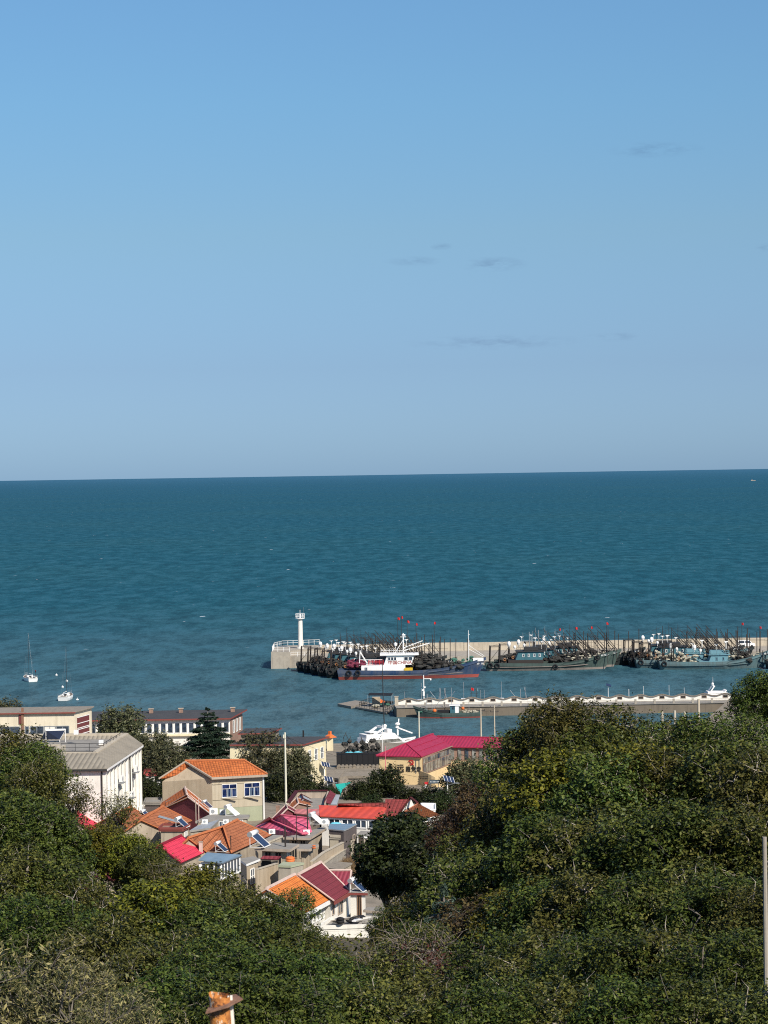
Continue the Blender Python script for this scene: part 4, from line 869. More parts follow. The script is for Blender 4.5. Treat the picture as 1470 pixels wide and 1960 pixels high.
# hammer and sickle emblem
C0 = onwall(787, 1459.5, .06); mb = MB()
arc = [(.42 * math.cos(a), .42 * math.sin(a)) for a in np.linspace(math.radians(125), math.radians(-115), 14)]; inn = [(.30 * math.cos(a) - .05, .30 * math.sin(a) + .03) for a in np.linspace(math.radians(-105), math.radians(118), 14)]
pts = arc + inn
for i in range(13): q = [arc[i], arc[i + 1], inn[12 - i], inn[13 - i]]; mb.extr([C0 + f * x + Vector((0, 0, z)) for x, z in q], (0, -.05, 0))
mb.beam(C0 + f * -.18 + Vector((0, -.04, -.25)), C0 + f * -.45 + Vector((0, -.04, -.48)), .12, .05); mb.beam(C0 + f * -.3 + Vector((0, -.05, .25)), C0 + f * .45 + Vector((0, -.05, -.45)), .11, .05); mb.beam(C0 + f * -.48 + Vector((0, -.05, .12)), C0 + f * -.18 + Vector((0, -.05, .40)), .17, .05)
mb.build('emblem', 'emblem_red', ch)
# curved yellow forecourt wall with small lettering and signboard
fc = thing('forecourt_wall', 'curved yellow forecourt wall with small dark lettering below the slogan', 'wall', (8, 347, 3))
pts = []
for i in range(9):
    k = i / 8; a = A(800 + 52 * k, 1500, 349 - 3.5 * math.sin(k * 2.2)); pts.append((a.x, a.y, 5.4 - 1.6 * k * k))
mb = MB()
for p, q in zip(pts[:-1], pts[1:]): mb.extr([(p[0], p[1], 2.5), (q[0], q[1], 2.5), q, p], (0, .3, 0))
mb.prism([(A(795, 1500, 349.3).x, 349), (A(812, 1500, 349.3).x, 349), (A(812, 1500, 349.3).x, 349.3), (A(795, 1500, 349.3).x, 349.3)], 2.5, 5.4); mb.build('wall_panel', 'yellow_wall', fc)
mb = MB(); rd = random.Random(2)
for row, (xs_, n) in enumerate((((799, 821), 8), ((805, 820), 5))):
    for i in range(n):
        px = xs_[0] + (xs_[1] - xs_[0]) * i / n; k = (px - 800) / 52; a = A(px, 1486.5 + row * 4, 348.85 - 3.5 * math.sin(max(0, k) * 2.2)); mb.beam(a - Vector((.08, 0, 0)), a + Vector((.1, 0, 0)), .05, .05); mb.beam(a - Vector((0, 0, .1)), a + Vector((rd.uniform(-.05, .05), 0, .1)), .05)
mb.build('lettering', 'ink', fc)
sg = thing('signboard', 'dark blue signboard with white lettering at the right end of the yellow forecourt wall', 'sign', (A(832, 1497, 344.5).x, 344.5, 3.2))
mb = MB(); mb.box((0, 0, 1.0), (1.65, .12, .52)); mb.beam((-.6, 0, -.6), (-.6, 0, .8), .08); mb.beam((.6, 0, -.6), (.6, 0, .8), .08); mb.build('board', 'sign_blue', sg, True)
mb = MB()
for i in range(7): mb.box((-.62 + i * .2, -.07, 1.0), (.11, .03, .07)); mb.box((-.62 + i * .2, -.07, 1.0), (.04, .035, .18))
mb.build('lettering', 'white_paint', sg, True)
bn = thing('banner_box', 'small red and white box stand in front of the yellow forecourt wall', 'stand', (A(816.5, 1503, 345).x, 345, 2.9))
mb = MB(); mb.box((0, 0, .45), (.55, .35, .9)); mb.build('base', 'white_paint', bn, True); mb = MB(); mb.box((0, 0, 1.05), (.6, .4, .34)); mb.build('top', 'plastic_red', bn, True)
# ---------------------------------------------------------------- stone sheds, racks and tarps by the quay
def shed(name, label, pts, z, zb, wall, roofm, t=.25, cat='shed', over=.3, group=None, nowall=False):
    P = [G(p, z) for p in pts]; c = sum(P, Vector()) / len(P); o = thing(name, label, cat, (c.x, c.y, zb), group)
    mb = MB(); mb.slab(P, t); mb.build('roof', roofm, o)
    Q = [c + (p - c) * (1 - over / (p - c).length) for p in P]
    if not nowall: mb = MB(); mb.prism([(q.x, q.y) for q in Q], zb - .6, z - t + .01); mb.build('wall', wall, o)
    return o, Q, c
z = vz(360)
shed('stone_hut', 'low stone hut with grey thatched roof beside the teal tarp', [(634, 1491), (660, 1477.5), (726, 1477), (726, 1485), (664, 1485)], z + 2.5, z, 'stone', 'thatch', .4)
shed('stone_annex', 'small stone annex with dark roof under the yellow gable corner', [(625, 1486), (642, 1473), (660, 1475), (648, 1490)], z + 2.6, z, 'stone', 'thatch', .3)
rk = thing('barrel_rack', 'dark rack holding a row of round barrels behind the stone hut', 'rack', (-2.8, 372, 2.7)); rd = random.Random(8)
mb = MB(); a, b = A(645, 1474, 372), A(726, 1474, 372)
for k in range(9):
    p = a.lerp(b, k / 8); mb.beam((p.x, 372.4, 2.5), (p.x, 372.4, 5.4), .12)
mb.beam((a.x, 372.4, 5.3), (b.x, 372.4, 5.3), .2); mb.box(((a.x + b.x) / 2, 373, 3.9), (b.x - a.x, 1.2, 2.4)); mb.build('frame', 'black', rk)
for k in range(11):
    p = a.lerp(b, (k + .5) / 11); mb = MB(); mb.tube([(p.x, 371.0, p.z + .55), (p.x, 372.3, p.z + .55)], .36, 12); mb.build('barrel', 'wood_grey' if k % 2 else 'thatch', rk)
tr_ = thing('trap_stack', 'dark stack of net fishing traps under a black tarp beside the crimson roof', 'trap stack', (-1, 392, 2.6))
mb = MB(); a, b = A(657, 1462, 392), A(727, 1462, 392); rd = random.Random(9)
for k in range(70):
    x = rd.uniform(a.x, b.x); zz = rd.uniform(2.6, 5.6); y = 392 + rd.uniform(-1, 1); mb.beam((x, y, zz), (x + rd.uniform(-.6, .6), y, zz + rd.uniform(-.6, 1.2)), .09)
for k in range(40): mb.ball((rd.uniform(a.x, b.x), 392.5 + rd.uniform(-.5, 1), rd.uniform(2.8, 5.0)), .42, 1, 1, .9, 7, 4, .2, 0, k)
mb.build('traps', 'net_dark', tr_); mb = MB(); mb.slab([A(680, 1447, 391), A(727, 1447.5, 391), A(727, 1441, 393.5), A(684, 1441, 393.5)], .1); mb.build('tarp_cover', 'black', tr_)
for px, yy, l in ((669, 1443, 'round light blue tarp bundle on the trap stack, left one'), (686, 1443, 'light blue tarp bundle on the trap stack next to the yacht')):
    p = A(px, yy, 391.5); mb = MB(); mb.ball((0, 0, 0), .72, 1.1 if px < 680 else 1.5, 1, .62, 10, 6, .12, 0, px); mb.ball((.5, -.2, -.3), .45, 1.2, 1, .6, 8, 5, .1, 0, px + 1); o = mb.build('tarp_bundle', 'tarp_blue', None, True, True); o.location = p; tag(o, l, 'tarp', 'blue tarp bundles')
# teal tarp and parked car
a = [A(642, 1501, 338), A(673, 1497, 341), A(655, 1511, 339), A(652, 1524, 337)]; c = sum(a, Vector()) / 4
tp = thing('teal_tarp', 'bright teal tarp stretched as a triangle above the bushes', 'tarp', (c.x, c.y, vz(339))); mb = MB(); mb.extr([a[0], a[3], a[2]], (0, .06, 0)); mb.extr([a[0], a[2], a[1]], (0, .06, 0)); mb.build('cloth', 'plastic_teal', tp)
mb = MB(); [mb.beam(q, (q.x, q.y + .05, vz(339) - .2), .07) for q in a[:2]]; mb.build('pole', 'grey_metal', tp)
cr = thing('parked_car', 'dark blue car parked among the bushes by the stone hut', 'car', (A(737, 1522, 338).x, 338, vz(338)), None, math.radians(-22))
prof = [(-2.2, .3), (2.2, .3), (2.25, .75), (1.3, .95), (.6, 1.45), (-1.1, 1.48), (-1.8, 1.0), (-2.2, .95)]
mb = MB(); mb.extr([(x, -.88, z) for x, z in prof], (0, 1.76, 0)); mb.build('body', 'dark_blue_paint', cr, True)
for s in (-.9, .87): mb = MB(); mb.extr([(x, s, z) for x, z in ((1.05, .97), (.5, 1.38), (-1.0, 1.4), (-1.55, 1.0))], (0, .03, 0)); mb.build('side_window', 'glass', cr, True)
mb = MB(); mb.extr([(1.25, -.75, 1.0), (1.25, .75, 1.0), (.65, .7, 1.44), (.65, -.7, 1.44)], (.03, 0, .03)); mb.build('windscreen', 'glass', cr, True)
for x in (-1.35, 1.4):
    for y in (-.82, .82): mb = MB(); mb.tube([(x, y - .1, .32), (x, y + .1, .32)], .33, 14); w_ = mb.build('wheel', 'black', cr, True); mb = MB(); mb.tube([(x, y - .11, .32), (x, y + .11, .32)], .18, 10); mb.build('rim', 'grey_metal', w_, True)

# overhead cables across the village
for i, (p, q, sag, l) in enumerate((((547.5, 1407, 325), (628, 1462, 352), .5, 'thin overhead cable from the cream pole to the yellow gable'), ((547.5, 1410, 325), (857, 1496, 318), .9, 'thin overhead cable from the cream pole toward the solar lamp'), ((547.5, 1412, 325), (420, 1497, 305.5), .4, 'thin overhead cable from the cream pole to the tan house'), ((627, 1470, 350), (740, 1452, 349), .4, 'thin cable between the yellow gable and the crimson roofed building'), ((921, 1362, 385), (947, 1356, 400), .2, 'cable between the two grey crossarm poles'))):
    a, b = A(*p), A(*q); pts = [a.lerp(b, k / 12) - Vector((0, 0, sag * 4 * (k / 12) * (1 - k / 12))) for k in range(13)]
    mb = MB(); mb.tube([x - a for x in pts], .018, 4); o = mb.build('overhead_cable', 'black', None, True); o.location = a; tag(o, l, 'cable', 'overhead cables')
# ---------------------------------------------------------------- village houses
def pane_window(parent, p, q, z0, z1, nrm, nx=2, ny=1, frame='white_paint', pane='glass', bar=.07, name='window'):
    """window on a wall from plan point p to q, between heights z0 and z1, facing nrm"""
    p, q = Vector((p[0], p[1], 0)), Vector((q[0], q[1], 0)); nrm = Vector((nrm[0], nrm[1], 0)).normalized()
    o = nrm * .035; U = Vector((0, 0, 1)); mb = MB()
    for i in range(nx + 1):
        c = p.lerp(q, i / nx); mb.beam(c + U * z0 + o, c + U * z1 + o, bar if 0 < i < nx else bar * 1.3, .07)
    for j in range(ny + 1):
        z = z0 + (z1 - z0) * j / ny; mb.beam(p + U * z + o, q + U * z + o, .07, bar if 0 < j < ny else bar * 1.3)
    w_ = mb.build(name, frame, parent)
    mb = MB(); mb.extr([p + U * z0, q + U * z0, q + U * z1, p + U * z1], nrm * .02); mb.build('pane', pane, w_)
    return w_
def plan_n(p, q, toward=(0, 0)):
    d = Vector((q[0] - p[0], q[1] - p[1], 0)).normalized(); n = Vector((d.y, -d.x, 0))
    if n.dot(Vector((toward[0] - p[0], toward[1] - p[1], 0))) < 0: n = -n
    return n
def house(name, label, ridge, eave, h, rise, roofm, wallm, ridgem='ridge_orange', over=.35, group='tiled houses of the village', wins=(), gable=None, cap=.16, t=.14, zr=None, cat='house', endcap=None):
    """gabled house: near and far ends of the ridge and of the visible eave given in photo pixels"""
    zr = zr or solve_z(((ridge[0][0] + ridge[1][0]) / 2, (ridge[0][1] + ridge[1][1]) / 2), h); ze = zr - rise
    ra, rb, ea, eb = G(ridge[0], zr), G(ridge[1], zr), G(eave[0], ze), G(eave[1], ze)
    ba = Vector((2 * ra.x - ea.x, 2 * ra.y - ea.y, ze)); bb = Vector((2 * rb.x - eb.x, 2 * rb.y - eb.y, ze))
    zb = vz((ea.y + eb.y) / 2) - .3; c = (ea + eb + ba + bb) / 4; o = thing(name, label, cat, (c.x, c.y, zb), group)
    mb = MB(); mb.slab([ea, eb, rb, ra], t); mb.slab([bb, ba, ra, rb], t); rf_ = mb.build('roof', roofm, o)
    mb = MB(); mb.tube([ra + Vector((0, 0, .05)), rb + Vector((0, 0, .05))], cap, 6); mb.build('ridge_cap', ridgem, rf_)
    for r_, e_, b_ in ((ra, ea, ba), (rb, eb, bb)):
        mb = MB(); [mb.beam(r_ + Vector((0, 0, .03)), q + Vector((0, 0, .03)), .16, .09) for q in (e_, b_)]; mb.build('verge', endcap or ridgem, rf_)
    ax = (rb - ra).normalized()
    def ins(p, r, s):
        d = (r - p); d.z = 0; return p + d.normalized() * over + ax * s * .28
    A1, B1, B2, A2 = ins(ea, ra, 1), ins(eb, rb, -1), ins(bb, rb, -1), ins(ba, ra, 1)
    sl = rise / max(.5, Vector((ra.x - ea.x, ra.y - ea.y)).length); zt = ze + over * sl - t * 1.25
    top = [Vector((p.x, p.y, zt)) for p in (A1, B1, B2, A2)]; bot = [Vector((p.x, p.y, zb)) for p in (A1, B1, B2, A2)]
    pa, pb = ra + ax * .28, rb - ax * .28; pa.z = pb.z = zr - t * 1.3
    mb = MB(); mb.add(bot + top + [pa, pb], [(0, 1, 5, 4), (1, 2, 6, 5), (2, 3, 7, 6), (3, 0, 4, 7), (3, 2, 1, 0)]); mb.add([top[3], top[0], pa], [(0, 1, 2)]); mb.add([top[1], top[2], pb], [(0, 1, 2)]); mb.build('wall', wallm, o)
    if gable:
        mb = MB(); n_ = -ax * .04; mb.extr([Vector((A1.x, A1.y, zb)) + n_, top[0] + n_, pa + n_, top[3] + n_, Vector((A2.x, A2.y, zb)) + n_], -ax * .05); mb.build('gable_wall', gable, o)
    W = {'f': (A1, B1), 'a': (A1, A2), 'b': (B1, B2)}
    for (side, u0, u1, s0, s1, nx, ny, fm, pm) in wins:
        p, q = W[side]; c2 = (A1 + B2) / 2; n_ = plan_n(p, q); mid = (p + q) / 2
        if n_.dot(mid - c2) < 0: n_ = -n_
        pane_window(o, p.lerp(q, u0), p.lerp(q, u1), zt + s0, zt + s1, n_, nx, ny, fm, pm)
    o['_'] = 0; del o['_']
    return dict(o=o, A1=A1, B1=B1, A2=A2, B2=B2, zt=zt, zb=zb, ze=ze, zr=zr, ax=ax, ra=ra, rb=rb, ea=ea, eb=eb)
def flat(name, label, pts, h=None, z=None, roofm='slab', wallm='old_wall', edge='slab_edge', over=.3, t=.22, group='flat roofed village buildings', parapet=0, cat='building', drop=0):
    m = (sum(p[0] for p in pts) / len(pts), sum(p[1] for p in pts) / len(pts)); z = z if z is not None else solve_z(m, h)
    P = [G(p, z) for p in pts]; c = sum(P, Vector()) / len(P); zb = vz(c.y) - .3 - drop; o = thing(name, label, cat, (c.x, c.y, zb), group)
    mb = MB(); mb.slab(P, t, 0, 1); mb.build('roof_slab', [roofm, edge], o)
    Q = [c + (p - c) * (1 - over / (p - c).length) for p in P]; mb = MB(); mb.prism([(q.x, q.y) for q in Q], zb, z - t + .01); mb.build('wall', wallm, o)
    if parapet:
        mb = MB()
        for p, q in zip(P, P[1:] + P[:1]): d = (q - p).normalized() * .1; mb.beam(p + Vector((0, 0, parapet / 2 - .002)) + d, q + Vector((0, 0, parapet / 2 - .002)) - d, .16, parapet)
        mb.build('parapet', edge, o)
    return dict(o=o, P=P, Q=Q, z=z, zb=zb, c=c)
def wallq(d, i, j): return d['Q'][i], d['Q'][j]
def fwin(d, i, j, u0, u1, s0, s1, nx=2, ny=1, fm='white_paint', pm='glass', name='window'):
    p, q = d['Q'][i], d['Q'][j]; n_ = plan_n(p, q); mid = (p + q) / 2
    if n_.dot(mid - d['c']) < 0: n_ = -n_
    return pane_window(d['o'], p.lerp(q, u0), p.lerp(q, u1), d['z'] + s0, d['z'] + s1, n_, nx, ny, fm, pm, name=name)
k1 = zoomer(0, 1330, 4.9); k2 = zoomer(250, 1330, 4.9); k3 = zoomer(500, 1370, 5.88); k5 = zoomer(200, 1480, 5.88); k6 = zoomer(400, 1480, 6.68); k7 = zoomer(560, 1480, 4.9); k8 = zoomer(430, 1620, 4.2); kk = zoomer(380, 1500, 6.125); kb = zoomer(240, 1490, 8.167)
# ---- tan two storey house
tz, zr = 10.6, 12.43
C, Rr, Lf = G((405, 1488), tz), G((512, 1482.5), tz), G((304, 1489.5), 10.22); ap, rr = G((354, 1457), zr), G((467, 1455.2), zr); off = Lf - C; BR = Rr + Vector((off.x * .2 + 1, off.y + 1.5, -.7))
th = thing('tiled_house', 'two storey tan plastered house with orange hipped roof and two blue windows', 'house', (C.x, C.y + 3, 4), 'tiled houses of the village')
mb = MB(); mb.slab([C, Rr, rr, ap], .16); mb.slab([Rr, BR, rr], .16); mb.slab([BR, Lf, ap, rr], .16); rf_ = mb.build('roof', 'tile_orange', th)
mb = MB(); e = Vector((0, 0, .06)); mb.tube([ap + e, rr + e], .17, 6); mb.tube([rr + e, Rr + e], .15, 6); mb.tube([rr + e, BR + e], .15, 6); mb.build('ridge_cap', 'ridge_orange', rf_)
mb = MB(); mb.beam(C - Vector((0, .05, .14)), Rr - Vector((0, .05, .14)), .14, .3); mb.beam(ap + Vector((0, -.1, -.05)), C + Vector((0, -.1, -.05)), .2, .2); mb.beam(ap + Vector((0, -.1, -.05)), Lf + Vector((0, -.1, -.05)), .2, .2); mb.build('fascia', 'slab_edge', rf_)
wc, wr, wl, wb = C + Vector((0, .45, 0)), Rr + Vector((-.5, .45, 0)), Lf + Vector((.45, .1, 0)), BR + Vector((-.8, -.5, 0))
mb = MB(); zt = tz - .15
mb.add([(wc.x, wc.y, 3.4), (wl.x, wl.y, 3.4), (wl.x, wl.y, 9.72), (wc.x, wc.y, 10.4), (ap.x + .2, ap.y + .3, zr - .28)], [(0, 3, 4, 2, 1)]); mb.build('gable_wall', 'tan_plaster', th)
mb = MB(); mb.prism([(wc.x + .02, wc.y), (wr.x, wr.y), (wb.x, wb.y), (wl.x + .3, wl.y + 1)], 6.35, zt - .15); mb.build('wall', 'tan_plaster_pale', th)
mb = MB(); mb.prism([(wc.x + .02, wc.y + .03), (wr.x, wr.y + .03), (wb.x, wb.y), (wl.x + .3, wl.y + 1)], 3.4, 6.35); mb.build('lower_wall', 'green_plaster', th)
Yw = wr.y
def twin(x0, x1, y0, y1):
    p, q = A(x0, y1, Yw), A(x1, y1, Yw); z1 = A(x0, y0, Yw).z; z0 = p.z; zm = z0 + (z1 - z0) * .66; n_ = Vector((0, -1, 0)); yy = lambda x: wc.y + (wr.y - wc.y) * (x - wc.x) / (wr.x - wc.x)
    P_ = (p.x, yy(p.x) - .02); Q_ = (q.x, yy(q.x) - .02); w_ = pane_window(th, P_, Q_, z0, zm, n_, 3, 1, 'white_paint', 'glass_blue', .06); w_ = pane_window(th, P_, Q_, zm, z1, n_, 2, 1, 'white_paint', 'glass_blue', .06)
    mb = MB()
    for k, u in enumerate((.38, .45, .58, .68, .88)): x = p.x + (q.x - p.x) * u; mb.box((x, yy(x) - .045, (z0 + zm) / 2), (.05 if k != 2 else .12, .02, zm - z0 - .15))
    mb.build('curtain', 'sheet_blue', w_)
    mb = MB(); mb.box(((p.x + q.x) / 2, yy(p.x) - .1, z0 - .1), (q.x - p.x + .3, .2, .1)); mb.build('sill', 'tan_plaster_pale', w_)
twin(427, 454.5, 1498.5, 1523); twin(469, 497.5, 1497.5, 1522.5)
mb = MB(); z1 = A(455, 1496.5, Yw).z; z2 = A(455, 1526.5, Yw).z; mb.beam((wc.x + .1, wc.y - .03, z1), (wr.x - .1, wr.y - .03, z1), .08, .12); mb.beam((wc.x + .1, wc.y - .03, z2), (wr.x - .1, wr.y - .03, z2), .06, .09); mb.build('string_course', 'tan_plaster_pale', th)
mb = MB(); mb.tube([(wr.x - .1, wr.y - .12, zt), (wr.x - .1, wr.y - .12, 4)], .13, 6); mb.build('downpipe', 'white_paint', th)
# ---- near house: bright orange half and maroon half
n1 = house('tiled_house', 'near white walled house with bright orange tiles seen behind leaves', (k8(335, 345), k8(565, 228)), (k8(640, 540), k8(848, 425)), 0, 2.15, 'tile_orange_bright', 'white_wall', 'ridge_pale', .5, zr=12.95,
           wins=[('f', .02 + k * .17, .14 + k * .17, -1.75, -.35, 2, 1, 'white_paint', 'glass_pale' if k % 2 else 'glass') for k in range(1, 6)] + [('f', .03, .14, -1.75, -.35, 2, 1, 'white_paint', 'glass')])
mb = MB(); a, b = n1['ea'], n1['eb']; mb.beam(a - Vector((-.05, .05, .22)), b - Vector((-.05, .05, .22)), .18, .34); mb.build('eaves_board', 'white_paint', n1['o'])
n2 = house('tiled_house', 'near house with smooth maroon tiled roof adjoining the bright orange roof', (k8(592, 230), k8(775, 130)), (k8(880, 440), k8(1008, 362)), 0, 2.2, 'tile_maroon', 'white_wall', 'ridge_pale', .5, zr=12.95,
           wins=[('f', .08, .22, -1.6, -.3, 1, 1, 'slab_edge', 'glass'), ('f', .45, .75, -1.9, -.3, 2, 1, 'slab_edge', 'glass')])
mb = MB(); a, b = n2['ea'], n2['eb']; mb.beam(a - Vector((-.05, .05, .18)), b - Vector((-.05, .05, .18)), .16, .3); mb.build('eaves_board', 'roof_red_edge', n2['o'])
d = house('dormer_house', 'small ribbed maroon gable roof joined to the right of the maroon tiled house', (k8(812, 196), k8(1018, 195)), (k8(962, 300), k8(1040, 285)), 0, 1.5, 'sheet_maroon', 'white_wall', 'ridge_pale', .3, zr=12.2, cap=.12)
f1 = flat('porch', 'flat red edged porch roof with a solar heater, right of the maroon house', [k8(985, 372), k8(1150, 376), k8(1150, 352), k8(1010, 345)], z=10.75, roofm='slab', wallm='white_wall', edge='roof_red_edge', over=.35)
fwin(f1, 0, 1, .48, .72, -2.5, -.35, 2, 1, 'wood', 'black', 'door'); 
f2 = flat('lean_to', 'small lean-to with flat concrete roof beside the white terrace at the dark tree', [k8(1112, 512), k8(1265, 522), k8(1303, 492), k8(1150, 487)], z=9.6, roofm='slab', wallm='white_wall')
f3 = flat('terrace', 'white walled flat terrace cluttered with junk in front of the near house', [k8(760, 668), k8(1160, 655), k8(1165, 600), k8(850, 598)], z=9.3, roofm='slab', wallm='white_wall', edge='white_wall', over=.02, parapet=.35)
rd = random.Random(12)
for i in range(9):
    p = G(k8(890 + rd.uniform(0, 250), 585 + rd.uniform(0, 45)), 9.4); mb = MB(); m = ['black', 'slab', 'white_paint', 'wood_grey', 'net_dark'][i % 5]
    if i % 3: mb.box((0, 0, .22), (rd.uniform(.5, 1.6), rd.uniform(.2, .9), rd.uniform(.06, .3)), rd.uniform(0, 3))
    else: mb.beam((-.9, 0, .3), (.9, .3, .55), .09); mb.beam((-.8, .3, .2), (.8, -.2, .5), .07); mb.ball((0, 0, .2), .3, 1.4, 1, .7, 7, 4, .2, 0, i)
    o = mb.build('junk_pile', m, None, True); o.location = p
    tag(o, ['black plastic junk', 'grey slab piece', 'white board', 'weathered plank heap', 'dark net bundle', 'black tub', 'grey board', 'white plank', 'wooden scrap'][i] + ' on the white terrace, ' + ['at its left', 'near its front', 'in the middle', 'at its back', 'toward the right', 'under the eaves', 'by the rail', 'beside the planks', 'at the far right corner'][i], 'junk', 'junk on the terrace')
# ---- middle rows
V8a = house('tiled_house', 'long orange tiled house with sagging dull tiles in the middle of the village, left part', (k5(940, 735), k6(175, 690)), (k6(-30, 1010), k6(280, 1020)), 4.5, 1.8, 'tile_orange_dull', 'old_wall')
V8b = house('tiled_house', 'orange tiled house right of the sagging roof with its gable by the pink roof', (k6(185, 690), k6(365, 597)), (k6(290, 1020), k6(795, 790)), 4.7, 1.9, 'tile_orange_dull', 'old_wall', zr=V8a['zr'] + .15)
V9 = house('tiled_house', 'bright crimson tiled roof half hidden by leaves left of the blue sunroom', (k5(610, 820), k5(865, 705)), (k5(860, 1010), k5(1122, 893)), 4.3, 1.7, 'tile_crimson', 'old_wall', 'tile_crimson')
V3 = house('tiled_house', 'orange tiled house with skylight patch left of the maroon gable', (kb(240, 655), kb(590, 440)), (kb(640, 830), kb(1040, 665)), 4.3, 1.7, 'tile_orange_dull', 'old_wall')
V4 = house('tiled_house', 'orange tiled roof at the foot of the white three storey block, partly behind leaves', (k5(80, 480), k5(300, 380)), (k5(330, 660), k5(500, 500)), 4.3, 1.7, 'tile_orange_dull', 'old_wall')
V5 = house('tiled_house', 'crimson roof glimpsed through leaves below the white three storey block', ((132, 1566), (172, 1534)), (( 176, 1590), (214, 1562)), 4.4, 1.7, 'tile_crimson', 'old_wall', 'tile_crimson')
V5b = house('tiled_house', 'dull maroon roof glimpsed deep within the foliage at left', ((190, 1672), (222, 1648)), ((230, 1694), (262, 1670)), 4.4, 1.7, 'tile_maroon', 'old_wall', 'tile_maroon')
V2a = house('tiled_house', 'orange tiled house behind the maroon gable with a low wide gable end', ((358, 1521), (354, 1507.5)), ((410, 1566), (404, 1548)), 4.9, 2.5, 'tile_orange', 'brick_wall', 'ridge_pale', .25)
V2b = house('tiled_house', 'orange roofed house with plain maroon painted gable wall', ((360, 1526.5), (358, 1518)), ((404, 1559), (401, 1551)), 4.6, 1.75, 'tile_orange', 'maroon_wall', 'ridge_pale', .15, gable='maroon_wall', cap=.08)
V14 = house('tiled_house', 'house with maroon gable and pale verge behind the pink roof', (k6(1005, 452), k6(990, 400)), (k6(1208, 572), k6(1190, 520)), 4.4, 1.55, 'tile_maroon', 'maroon_wall', 'ridge_pale', .12, gable='maroon_wall', cap=.08)
# pink ribbed valley roof
zp = solve_z(k6(930, 640), 4.0); o = thing('pink_house', 'house with pale ribbed pink sheet roofs meeting at a bright pink strip', 'house', tuple(G(k6(930, 700), zp - 3.9)), 'tiled houses of the village')
a0, a1, a2, a3 = G(k6(590, 680), zp - .9), G(k6(800, 592), zp), G(k6(1225, 785), zp - .35), G(k6(950, 812), zp - 1.25)
b1, b2, b3 = G(k6(930, 537), zp + .95), G(k6(1262, 577), zp + .9), G(k6(1312, 738), zp - .2)
mb = MB(); mb.slab([a0, a3, a2, a1], .12); mb.slab([a1, a2, b3, b2, b1], .12); r_ = mb.build('roof', 'sheet_pink', o)
mb = MB(); e = Vector((0, 0, .1)); mb.beam(a1 + e, a2 + e, .75, .12); mb.beam(b1 + e * .6, b2 + e * .6, .3, .1); mb.beam(a1 + e * .6, b1 + e * .6, .3, .1); mb.build('ridge_cap', 'ridge_pink', r_)
c = (a0 + a1 + a2 + a3 + b1 + b2) / 6; Q = [c + (p - c) * .9 for p in (a0, a3, a2, b3, b2, b1)]; mb = MB(); mb.prism([(q.x, q.y) for q in Q], zp - 4.2, zp - 1.35); mb.build('wall', 'old_wall', o)
mb = MB(); g0, g1, g2 = G(k6(575, 672), zp - .7), G(k6(770, 545), zp + .7), G(k6(815, 580), zp + .2); mb.slab([g0, a1, g2, g1], .1); mb.build('gable_panel', 'concrete_light', o)
# ---- flat roofed buildings of the middle rows
v6 = flat('flat_building', 'small flat roofed building with maroon edge and solar heater above the crimson roof', [kb(520, 800), kb(905, 800), kb(1020, 740), kb(590, 735)], h=3.3, roofm='brick_wall', edge='roof_red_edge', wallm='old_wall', parapet=.28)
fwin(v6, 1, 2, .35, .75, -1.4, -.5, 3, 1)
v7a = flat('flat_building', 'grey flat roofed building with air conditioners below the tan house', [kk(-40, 440), kk(590, 392), kk(600, 362), kk(130, 360)], h=3.4, roofm='slab', edge='slab')
for k in range(5): fwin(v7a, 0, 1, .08 + k * .18, .2 + k * .18, -.95, -.3, 2, 1)
v7b = flat('flat_building', 'lower grey flat roof with puddled screed beside the orange roof', [kb(1000, 815), kb(1330, 770), kb(1470, 640), kb(1130, 735)], h=3.2, roofm='sheet_grey', edge='slab')
v11 = flat('flat_building', 'tan walled building with tall white window and white slab edge below the blue sunroom', [kk(560, 945), kk(725, 880), kk(640, 850), kk(470, 880)], h=3.5, roofm='slab', edge='white_paint', wallm='tan_plaster', over=.25)
fwin(v11, 0, 1, .3, .62, -2.3, -.75, 2, 2)
sa = flat('flat_building', 'concrete slab roofed house with a solar heater beside the orange tiles', [kk(655, 752), kk(1070, 772), kk(1180, 706), kk(815, 680)], h=3.4, roofm='slab', edge='slab_edge', wallm='old_wall', t=.3, over=.9)
fwin(sa, 1, 2, .15, .55, -1.6, -.5, 2, 1)
sb_ = flat('flat_building', 'small raised slab with cream edge between the orange tiles and the pink roof', [kk(790, 690), kk(990, 606), kk(880, 598), kk(770, 655)], h=3.9, roofm='slab', edge='concrete_light')
sc_ = flat('flat_building', 'concrete canopy slab with pots on it below the pink roof', [kk(1150, 765), kk(1312, 766), kk(1410, 712), kk(1180, 705)], h=3.1, roofm='slab', edge='slab_edge', wallm='old_wall', t=.26, over=.9)
sd_ = flat('flat_building', 'long concrete slab roof running right from under the pink roof', [kk(990, 628), kk(1305, 636), kk(1500, 520), kk(1470, 500), kk(1180, 590)], h=3.3, roofm='slab', edge='slab_edge', wallm='old_wall', t=.26, over=1.0)
for d_, nn in ((sa, 2), (sc_, 1), (sd_, 2)):
    for i in range(nn): fwin(d_, 0, 1, .12 + i * .42, .38 + i * .42, -2.5, -.45, 2, 1, 'old_wall', 'black', 'doorway')
hut = flat('outbuilding', 'grey cement outbuilding with greenish flat roof above the near orange roof', [kk(930, 955), kk(1080, 962), kk(1240, 925), kk(1010, 905)], h=3.2, roofm='green_plaster', edge='green_plaster', wallm='concrete', over=.12)
aw = thing('awning', 'small maroon tiled awning roof over a dark doorway behind the tan wall', 'awning', tuple(G(kk(850, 900), 6)), 'flat roofed village buildings'); z = solve_z(kk(840, 860), 2.9)
